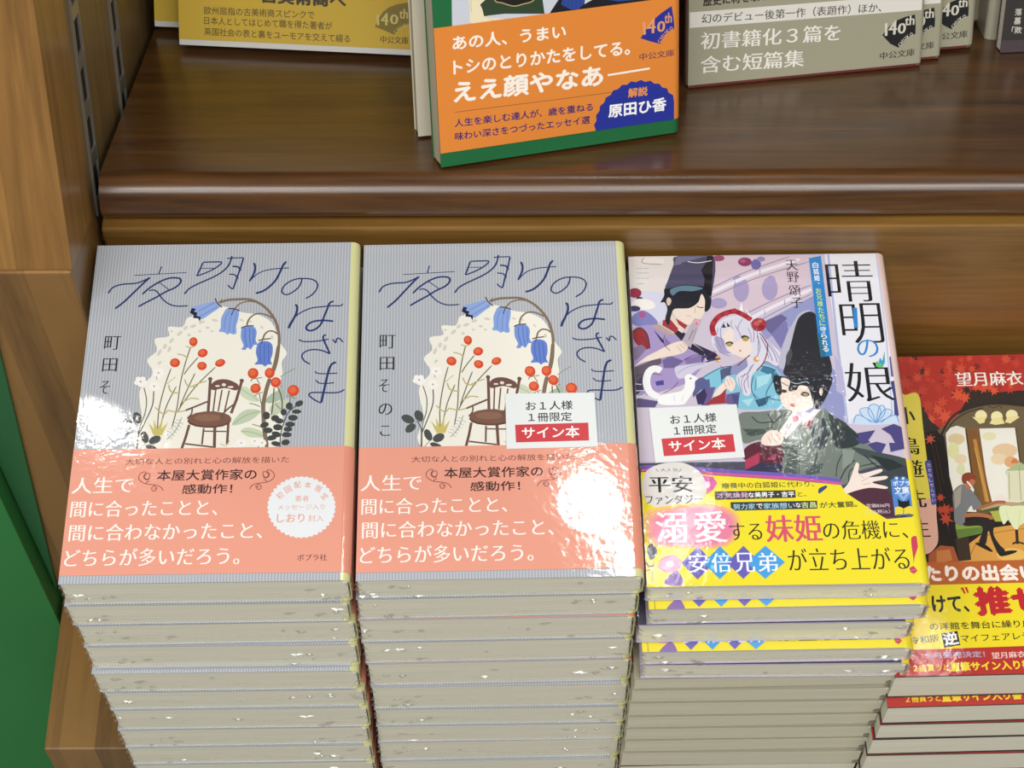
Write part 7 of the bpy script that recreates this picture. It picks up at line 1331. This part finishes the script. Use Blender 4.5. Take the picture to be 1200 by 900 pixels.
# ---------------------------------------------------------------- books
# a book's own frame: x across the cover, y from tail to head, z = 0 on the front cover, pages below
def wrap_profile(w, t, o, r):
    """outer line of a paper jacket from the fore-edge over the front, round the spine and under the back"""
    p = [(-w / 2, o), (-w / 4, o), (w / 2 - r - .3, o)]
    n = 6
    cx, r2 = w / 2 - r, r + o
    for i in range(n + 1):
        a = math.pi / 2 - math.pi / 2 * i / n; p.append((cx + r2 * math.cos(a), -r + r2 * math.sin(a)))
    for i in range(n + 1):
        a = -math.pi / 2 * i / n; p.append((cx + r2 * math.cos(a), -(t - r) + r2 * math.sin(a)))
    p += [(w / 2 - r - .3, -t - o), (-w / 4, -t - o), (-w / 2, -t - o)]
    return p
def jacket(bm, w, t, o, r, th, y0, y1, mi_front, mi_spine, turn=False):
    a, b = wrap_profile(w, t, o, r), wrap_profile(w, t, o - th, r)
    va = [[bm.verts.new((x * mm, y * mm, z * mm)) for x, z in a] for y in (y0, y1)]
    vb = [[bm.verts.new((x * mm, y * mm, z * mm)) for x, z in b] for y in (y0, y1)]
    k = len(a)
    for i in range(k - 1):
        mi = mi_spine if 2 <= i < k - 3 else mi_front
        for q in ((va[0][i], va[0][i + 1], va[1][i + 1], va[1][i]), (vb[0][i + 1], vb[0][i], vb[1][i], vb[1][i + 1]),
                  (va[0][i + 1], va[0][i], vb[0][i], vb[0][i + 1]), (va[1][i], va[1][i + 1], vb[1][i + 1], vb[1][i])):
            bm.faces.new(q).material_index = mi
    for i in (0, k - 1):
        bm.faces.new((va[0][i], va[1][i], vb[1][i], vb[0][i])).material_index = mi_front
class Slots:
    def __init__(s, gloss): s.m = []; s.gloss = gloss; s.k = {}
    def base(s, mat): s.m.append(mat); return len(s.m) - 1
    def __call__(s, h):
        if h not in s.k: s.m.append(paper(h, s.gloss)); s.k[h] = len(s.m) - 1
        return s.k[h]
STRIPE = striped('a5a9b1', 'bdc1c8', 1.16)
KINDS = {
    # cover, cover spine, band, band spine, band y0..y1, pages, art, gloss
    'flower': dict(cover=STRIPE, spine='d8d79c', band='ea9f89', bspine='e3937a', by=(3.3, 55.9), pages='eeecda', art='A', gloss='film'),
    'court': dict(cover='b9b2cc', spine='e3c8c0', band='4a4a58', bspine='eedb2c', by=(0.3, 53.0), pages='eeecda', art='C', gloss='film'),
    'slim': dict(cover='a5a08c', spine='8a8474', band=None, pages='dcd8c2', art=None, gloss='soft'),
    'brown': dict(cover='5a3018', spine='5a3018', band=None, pages='eeecda', art=None, gloss='soft'),
    'maple': dict(cover='20140e', spine='6a1c14', band='b8302a', bspine='b8302a', by=(0.2, 40.0), pages='eeecda', art='D', gloss='film'),
    'essay': dict(cover='1d6a3c', spine='1d6a3c', band='e58a38', bspine='e58a38', by=(6.0, 57.4), pages='cfc8ae', art='O', gloss='soft'),
    'grey': dict(cover='6a2f30', spine='6a5a50', band='a5a18a', bspine='a5a18a', by=(1.2, 62.0), pages='eeecda', art='G', gloss='soft'),
    'yellow': dict(cover='d9d8d2', spine='d9d8d2', band='d2b040', bspine='d2b040', by=(2.6, 62.0), pages='eeecda', art='Y', gloss='film'),
    'dark': dict(cover='51454a', spine='3a3436', band='3b3936', bspine='3b3936', by=(6.0, 62.0), pages='eeecda', art='K', gloss='soft'),
    'cream': dict(cover='d6d2bc', spine='d6d2bc', band=None, pages='cfc8ae', art=None, gloss='soft'),
    'pale': dict(cover='b4b09c', spine='b9b5a0', band=None, pages='a9a590', art=None, gloss='soft'),
}
def crinkle(bm, w, t, r):
    """gathered seam of the wrap along the tail edge of a book and round its spine corner"""
    def sliver(x, z, l, h, a):
        ca, sa = math.cos(a), math.sin(a); y = -.3 - RND.random() * .4; tip = RND.uniform(.3, 1.0)
        pts = [(-l, -h * .3, 0), (-l * .2, -h, -tip), (l, -h * .2, 0), (l * .3, h * .8, .15), (-l * .5, h * .6, .15)]
        vs = [bm.verts.new(((x + u * ca - v * sa) * mm, (y + d) * mm, (z + u * sa + v * ca) * mm)) for u, v, d in pts]
        c = bm.verts.new((x * mm, (y - tip * .6) * mm, z * mm))
        for i in range(5): bm.faces.new((vs[i], vs[(i + 1) % 5], c))
    z0 = -t * RND.uniform(.45, .8); n = 46
    lo, hi = [], []
    for i in range(n + 1):                        # the long ridge of the seam
        x = -w / 2 + .3 + (w - 1.6) * i / n
        k = .22 + .5 * RND.random() ** 3
        z = z0 + t * .06 * math.sin(i * .31 + t) + RND.uniform(-.25, .25)
        lo.append(bm.verts.new((x * mm, -.25 * mm, (z - k) * mm))); hi.append(bm.verts.new((x * mm, (-.3 - k) * mm, (z + k * .4) * mm)))
    for i in range(n):
        if RND.random() < .5: bm.faces.new((lo[i], lo[i + 1], hi[i + 1], hi[i]))
    for i in range(9):
        side = RND.random()
        x = RND.uniform(-w / 2 + 2, -w / 2 + 24) if side < .4 else RND.uniform(w / 2 - 26, w / 2 - 3) if side < .85 else RND.uniform(-w / 2, w / 2)
        sliver(x, -t * RND.uniform(.2, .85), RND.uniform(.8, 3.2), RND.uniform(.25, .8), RND.uniform(-.35, .35))
    for sx in (-1, 1):                            # torn-up corners
        for q in range(3):
            z = -t * (.2 + .3 * q) + RND.uniform(-1, 1); x = sx * (w / 2 - .2)
            a_ = bm.verts.new((x * mm, .6 * mm, (z + 1.5) * mm)); b_ = bm.verts.new(((x + sx * RND.uniform(.4, 1.3)) * mm, -.5 * mm, z * mm)); c_ = bm.verts.new(((x - sx * 2) * mm, -.4 * mm, (z - 1.2) * mm))
            bm.faces.new((a_, b_, c_))
def make_book(kind, world, t, label, group=None, w=105.5, h=150.5, art=True, wrapped=False, name='paperback', slide=0):
    K = KINDS[kind]; gl = K['gloss']; r = min(3.2, t * .4)
    root = empty(name, world, label, 'book', group)
    front = world                                  # parts are modelled with z = 0 on the front cover
    bm = bmesh.new(); add_box(bm, -w / 2 + .5, w / 2 - 1.1, .45, h - .45, -t + .42, -.42)
    bmesh.ops.bevel(bm, geom=[e for e in bm.edges if all(v.co.x > 0 for v in e.verts) and abs(e.verts[0].co.y - e.verts[1].co.y) > .05], offset=r * .8 * mm, segments=3, affect='EDGES')
    mesh_obj('page_block', bm, pages(K['pages'], wrapped), root, front)
    bm = bmesh.new(); sl = Slots(gl)
    ci = sl.base(K['cover'] if not isinstance(K['cover'], str) else paper(K['cover'], gl)); si = sl(K['spine'])
    jacket(bm, w, t, 0, r, .35, 0, h, ci, si)
    A = ART.get(K['art']) or {}
    if art: draw(bm, A.get('C', []), sl, 0.0, (-w / 2 + .1, w / 2 - r, .05, h - .1))
    mesh_obj('cover', bm, sl.m, root, front)
    if K['band']:
        bm = bmesh.new(); sl = Slots(gl); bi = sl(K['band']); si = sl(K['bspine'])
        y0, y1 = (max(.15, q + slide) for q in K['by'])
        jacket(bm, w, t - .6 if False else t, .3, r, .15, y0, y1, bi, si)
        if art: draw(bm, A.get('B', []), sl, .3, (-w / 2 + .1, w / 2 - r + .3, y0, y1 if kind != 'court' or slide else 76), slide)
        mesh_obj('paper_band', bm, sl.m, root, front)
    if wrapped:
        bm = bmesh.new(); crinkle(bm, w, t, r)
        mesh_obj('plastic_wrap', bm, WRAP, root, front, smooth=False)
    return root
def on_deck(xl, v, n, yaw, w=105.5):
    """frame of a book lying on the sloping deck: left tail corner at (xl, v), front cover at height n"""
    ux = EX * math.cos(yaw) + EV * math.sin(yaw); uy = -EX * math.sin(yaw) + EV * math.cos(yaw)
    o = EX * xl + EV * v + EN * n + ux * (w / 2)
    return frame(o, ux, uy, EN)
ORD = ['topmost', 'second', 'third', 'fourth', 'fifth', 'sixth', 'seventh', 'eighth', 'ninth', 'tenth', 'eleventh', 'twelfth', 'thirteenth', 'fourteenth', 'fifteenth', 'sixteenth', 'seventeenth', 'eighteenth']
# books of each stack from the top down: left edge, tail edge, height of the front cover, thickness (mm on the deck)
STACK_A = [(-164.6, 311.7, -643.9, 18.5), (-166.0, 311.7, -662.4, 17.8), (-165.0, 311.7, -680.2, 19.4), (-165.7, 311.7, -699.6, 21.4), (-166.5, 309.8, -721.0, 19.2), (-165.5, 309.8, -740.3, 18.6), (-165.3, 309.8, -758.8, 22.0), (-166.5, 309.8, -780.9, 20.1), (-166.5, 309.8, -800.9, 20.4), (-166.5, 309.8, -821.3, 22.3), (-166.5, 309.8, -843.6, 21.4), (-166.5, 309.8, -865.0, 21.4), (-166.5, 309.8, -886.4, 21.4)]
STACK_B = [(-57.3, 314.8, -648.6, 15.7), (-58.3, 314.8, -664.3, 18.6), (-58.9, 314.8, -682.8, 20.9), (-58.7, 314.8, -703.8, 20.3), (-58.2, 314.8, -724.1, 22.7), (-58.0, 314.4, -746.8, 23.6), (-58.1, 314.4, -770.4, 18.5), (-58.4, 314.4, -788.9, 19.2), (-58.8, 314.4, -808.1, 22.3), (-59.0, 314.4, -830.4, 21.8), (-59.0, 314.4, -852.1, 18.6), (-59.0, 314.4, -870.7, 18.6), (-59.0, 314.4, -889.2, 18.6)]
STACK_C = [(49.7, 317.5, -661.1, 11.8), (50.9, 314.0, -672.8, 13.7), (47.8, 314.0, -686.6, 16.6), (49.9, 310.1, -703.2, 12.3), (50.6, 310.1, -715.5, 13.5), (48.3, 310.1, -729.1, 11.3), (47.8, 310.1, -740.4, 13.4), (47.5, 310.1, -753.8, 14.7), (47.5, 310.1, -768.5, 13.3), (47.4, 310.1, -781.7, 13.6), (47.6, 310.1, -795.4, 14.0), (46.9, 310.1, -809.4, 16.5), (46.9, 310.1, -825.9, 16.4), (46.9, 310.1, -842.3, 16.4), (46.9, 310.1, -858.7, 16.4), (46.9, 310.1, -875.0, 16.4), (46.9, 310.1, -891.4, 16.4)]
STACK_D = [(151.9, 309.9, -727.7, 21.9), (152.1, 305.9, -749.6, 18.5), (152.0, 305.9, -768.1, 16.8), (151.4, 305.9, -784.8, 18.4), (151.7, 305.9, -803.2, 20.7), (151.7, 305.9, -823.9, 16.8), (151.7, 305.9, -840.6, 16.8), (151.7, 305.9, -857.4, 16.8), (151.7, 305.9, -874.2, 16.8), (151.7, 305.9, -891.0, 16.8)]
def stack(kind, rows, yaw, where, top_label, group, film_n, art_n, kinds=None, labels=None, slid=()):
    roots = []
    for i, (xl, v, n, t) in enumerate(rows):
        yj = yaw if i == 0 else yaw + RND.uniform(-.006, .006)
        lab = top_label if i == 0 else 'paperback %s from the top of %s' % (ORD[i], where)
        if labels and i in labels: lab = labels[i]
        roots.append(make_book((kinds or {}).get(i, kind), on_deck(xl, v, n - .4, yj), t - 1.0, lab, group, art=i in art_n, wrapped=i in film_n, slide=-2.4 if kind == 'court' and i else -3.1 if i in slid else 0))
    return roots

# ---------------------------------------------------------------- room and furniture
def struct(o): o['kind'] = 'structure'; return o
struct(box('floor', plain('pale_vinyl_floor', 'a8a194', .5), None, ROOM, (-2500, 2500, -2500, 1200, -1500, -EYE), 0))
struct(box('wall_back', plain('shop_wall', 'b5b0a4', .8), None, ROOM, (-2500, 2500, 1000, 1040, -EYE, 700), 0))

case = empty('bookcase', frame((0, 780, -EYE), (1, 0, 0), (0, 1, 0), (0, 0, 1)),
             'wooden shop bookcase with a dark walnut shelf above a sloping display table', 'bookcase')
X0, XI, XR = -228.5, -168.6, 470.0
box('upright', M_POST, case, ROOM, (X0, XI, 657.5, 700, -374, 140), .8)
box('upright_foot', M_LOW, case, DECK, (X0 + .2, XI - .3, 432, 478, -912, -620.2), .8)
box('side_panel', M_SIDE, case, ROOM, (X0 + 20, XI - 1.4, 700, 905, -392, 140), 0)
box('side_panel', M_SIDE, case, DECK, (X0 + 20, XI - .4, 478.5, 520, -908, -664), 0)
box('display_deck', M_LOW, case, DECK, (XI, XR, 300, 486, -926, -908), 0.6)
box('end_panel', M_LOW, case, DECK, (X0, XI, 350.5, 433, -1010, -908), 1.0)
bm = bmesh.new()
add_box(bm, XI + 2.6, XR, 470, 485, -912, -644.4)
bevel(bm, 1.2)
mesh_obj('riser_panel', bm, M_RISER, case, DECK)
box('base_cabinet', M_LOW, case, ROOM, (X0, XR, 800, 905, -EYE, -700), 1.0)
box('back_panel', M_SIDE, case, ROOM, (X0 + 20, XR, 905, 915, -EYE, 140), 0)
# shelf board with a rounded nosing
prof = [(905, -357), (905, -376), (708, -376)]
for i in range(25):
    a = -math.pi / 2 - math.pi * .5 * i / 24; prof.append((705.5 + 6.2 * math.cos(a), -369.6 + 6.0 * math.sin(a)))
for i in range(1, 31):
    a = math.pi - math.pi * .5 * i / 30; prof.append((708.5 + 9.2 * math.cos(a), -366.2 + 9.2 * math.sin(a)))
bm = bmesh.new()
xs = (-164.6, XR)
va = [[bm.verts.new((x * mm, y * mm, z * mm)) for y, z in prof] for x in xs]
for i in range(len(prof)):
    j = (i + 1) % len(prof); bm.faces.new((va[0][i], va[0][j], va[1][j], va[1][i]))
bm.faces.new(va[0]); bm.faces.new(va[1][::-1])
bmesh.ops.recalc_face_normals(bm, faces=bm.faces)
mesh_obj('shelf_board', bm, M_SHELF, case, ROOM)
box('shelf_board', M_SHELF, case, ROOM, (-164.6, XR, 730, 904, -96, -78), 4)      # the next shelf up
# slotted metal rails let into the side panel
for y0 in (713, 783):
    bm = bmesh.new()
    xa, xb = XI - 1.4, XI - .2
    add_box(bm, xa, xb, y0, y0 + 1.4, -380, 140); add_box(bm, xa, xb, y0 + 11.6, y0 + 13, -380, 140)
    z = -380
    while z < 138:
        add_box(bm, xa, xb - .1, y0 + 1.4, y0 + 11.6, z, z + 6); z += 21
    rail = mesh_obj('slotted_rail', bm, M_METAL, case, ROOM)
    bm = bmesh.new(); add_box(bm, xa - .2, xa + .15, y0 + .3, y0 + 12.7, -380, 140)
    mesh_obj('rail_groove', bm, M_DARK, rail, ROOM)

green = empty('display_panel', frame((-330, 700, -EYE), (1, 0, 0), (0, 1, 0), (0, 0, 1)),
              'dark green painted panel beside the wooden bookcase upright', 'panel')
box('board', M_GREEN, green, DECK, (-640, -230.6, 421, 436, -1330, -520), .5)
box('plinth', M_GREEN, green, ROOM, (-640, -230.6, 905, 950, -EYE, -960), .5)
bm = bmesh.new()
out = [(-203.5, -640), (-208, -672.2), (-228.6, -893), (-229.0, -893), (-229.0, -640)]
lo = [bm.verts.new((x * mm, 430.2 * mm, z * mm)) for x, z in out]; hi = [bm.verts.new((x * mm, 431.9 * mm, z * mm)) for x, z in out]
bm.faces.new(lo); bm.faces.new(hi[::-1])
for i in range(len(out)): bm.faces.new((lo[i], lo[i - 1], hi[i - 1], hi[i]))
bmesh.ops.recalc_face_normals(bm, faces=bm.faces)
mesh_obj('edge_strip', bm, M_GREEN2, green, DECK)

# ---------------------------------------------------------------- stacks on the sloping deck
sA = stack('flower', STACK_A, .012, 'the stack beside the wooden upright',
      'grey bellflower paperback without a sticker, topmost of the stack beside the wooden upright', 'bellflower paperbacks in the stack beside the upright', range(0, 20), {0})
sB = stack('flower', STACK_B, .016, 'the bellflower stack topped by a white sticker',
      'grey bellflower paperback with a coral band and a white and red sticker over its chair', 'bellflower paperbacks in the stack with a sticker on top', range(0, 20), {0}, slid={2, 4})
sC = stack('court', STACK_C, .012, 'the stack under the court dress cover',
      'paperback with three figures in court dress, a yellow band and a white and red sticker', 'yellow banded paperbacks in the court dress stack', range(0, 5), {0, 1, 3}, {5: 'slim', 6: 'slim', 7: 'slim', 8: 'slim', 9: 'slim', 10: 'slim', 11: 'slim', 12: 'brown'},
      labels={1: 'paperback showing a wide strip of yellow band directly under the top court dress book',
              3: 'paperback showing a thinner strip of yellow band, fourth down in the court dress stack'})
sD = stack('maple', STACK_D, .022, 'the stack under the red maple leaf cover',
      'paperback with red maple leaves and a man at an arched window, yellow and red band', 'maple leaf paperbacks in the stack at the end of the table', (), {0, 1},
      labels={1: 'paperback showing a red strip of band directly under the top maple leaf book'})
def sticker(root, quad):
    bm = bmesh.new(); sl = Slots('soft'); w = sl.base(paper('e4e8e8', 'soft'))
    a = [bm.verts.new((x * mm, y * mm, .62 * mm)) for x, y in STQ]; b = [bm.verts.new((x * mm, y * mm, .5 * mm)) for x, y in STQ]
    bm.faces.new(a[::-1]).material_index = w; bm.faces.new(b).material_index = w
    for i in range(4): bm.faces.new((a[i], a[i - 1], b[i - 1], b[i])).material_index = w
    bmesh.ops.recalc_face_normals(bm, faces=bm.faces)
    draw(bm, ART['S']['K'], sl, .62, (-99, 99, -99, 199))
    (cx, cy), (dx, dy) = [(sum(p[i] for p in STQ) / 4) for i in (0, 1)], [(sum(p[i] for p in quad) / 4) for i in (0, 1)]
    ang = math.atan2(quad[1][1] - quad[0][1], quad[1][0] - quad[0][0]) - math.atan2(STQ[1][1] - STQ[0][1], STQ[1][0] - STQ[0][0])
    T = Matrix.Translation((dx * mm, dy * mm, 0)) @ Matrix.Rotation(ang, 4, 'Z') @ Matrix.Translation((-cx * mm, -cy * mm, 0))
    o = mesh_obj('limit_sticker', bm, sl.m, root, MW[root.name] @ T)
    o['label'] = 'white sticker with black lettering and a red block'
sticker(sB[0], STQ)
sticker(sC[0], STQ2)

# ---------------------------------------------------------------- books standing on the walnut shelf
ZS = -356.9
def standing(x, y, yaw, lean, w, t, right=False, roll=0.0):
    """frame of a book standing on the shelf, leaning back; (x, y) is its front lower corner"""
    ux = Vector((math.cos(yaw), math.sin(yaw), 0)); back = Vector((-ux.y, ux.x, 0))
    uy = Vector((0, 0, 1)) * math.cos(lean) + back * math.sin(lean)
    o = Vector((x, y, ZS)) + ux * (w / 2 * (-1 if right else 1)) + Vector((0, 0, t * math.sin(lean)))
    return frame(o, ux, uy, ux.cross(uy))
R = math.radians
make_book('essay', standing(-28, 707.3, R(18.05), R(6), 103.1, 12), 12, 'green paperback with a bright orange band at the front of the walnut shelf', w=103.1)
make_book('cream', standing(-38.3, 736.3, R(12), R(6), 103, 9), 9, 'plain cream paperback standing directly behind the orange banded book', w=103, art=False)
GG = 'grey banded paperbacks on the walnut shelf'
make_book('grey', standing(76.6, 783.8, R(12.55), R(7), 107.7, 4.6), 4.6, 'grey banded paperback in front of its copies, its whole lower band in view', GG, w=107.7)
make_book('grey', standing(191.6, 814.8, R(12.2), R(7), 107.7, 5.2, True), 5.2, 'grey banded paperback peeking out directly behind the front grey banded copy', GG, w=107.7)
make_book('grey', standing(208.6, 826.0, R(11.5), R(7), 107.7, 9, True), 9, 'grey banded paperback third in its row, showing half of its black fan emblem', GG, w=107.7)
make_book('grey', standing(219.2, 855, R(11), R(7), 107.7, 9, True), 9, 'grey banded paperback furthest back in its row, only its edge showing', GG, w=107.7, art=False)
GY = 'yellow banded paperbacks on the walnut shelf'
make_book('yellow', standing(-149.3, 827.4, R(-7.1), R(15), 108, 12), 12, 'golden yellow banded paperback leaning back on the walnut shelf, in front of its copy', GY, w=108)
make_book('yellow', standing(-163.6, 848.6, R(-7.1), R(15), 108, 12), 12, 'golden yellow banded paperback half hidden behind its copy, next to the side panel', GY, w=108)
make_book('dark', standing(219.6, 821.0, R(5), R(3), 105, 7), 7, 'charcoal banded paperback with white lettering beside the pale upright book spine', w=105)
# pale book shown spine first
o = Vector((219.6, 836.5, ZS))
fx, fz = Vector((0, -1, 0)), Vector((-1, 0, 0))
make_book('pale', frame(o + Vector((-3.6, 52.8, 0)), fx, Vector((0, 0, 1)), fz), 7.2, 'pale paperback standing spine outward between grey and charcoal banded books', art=False)
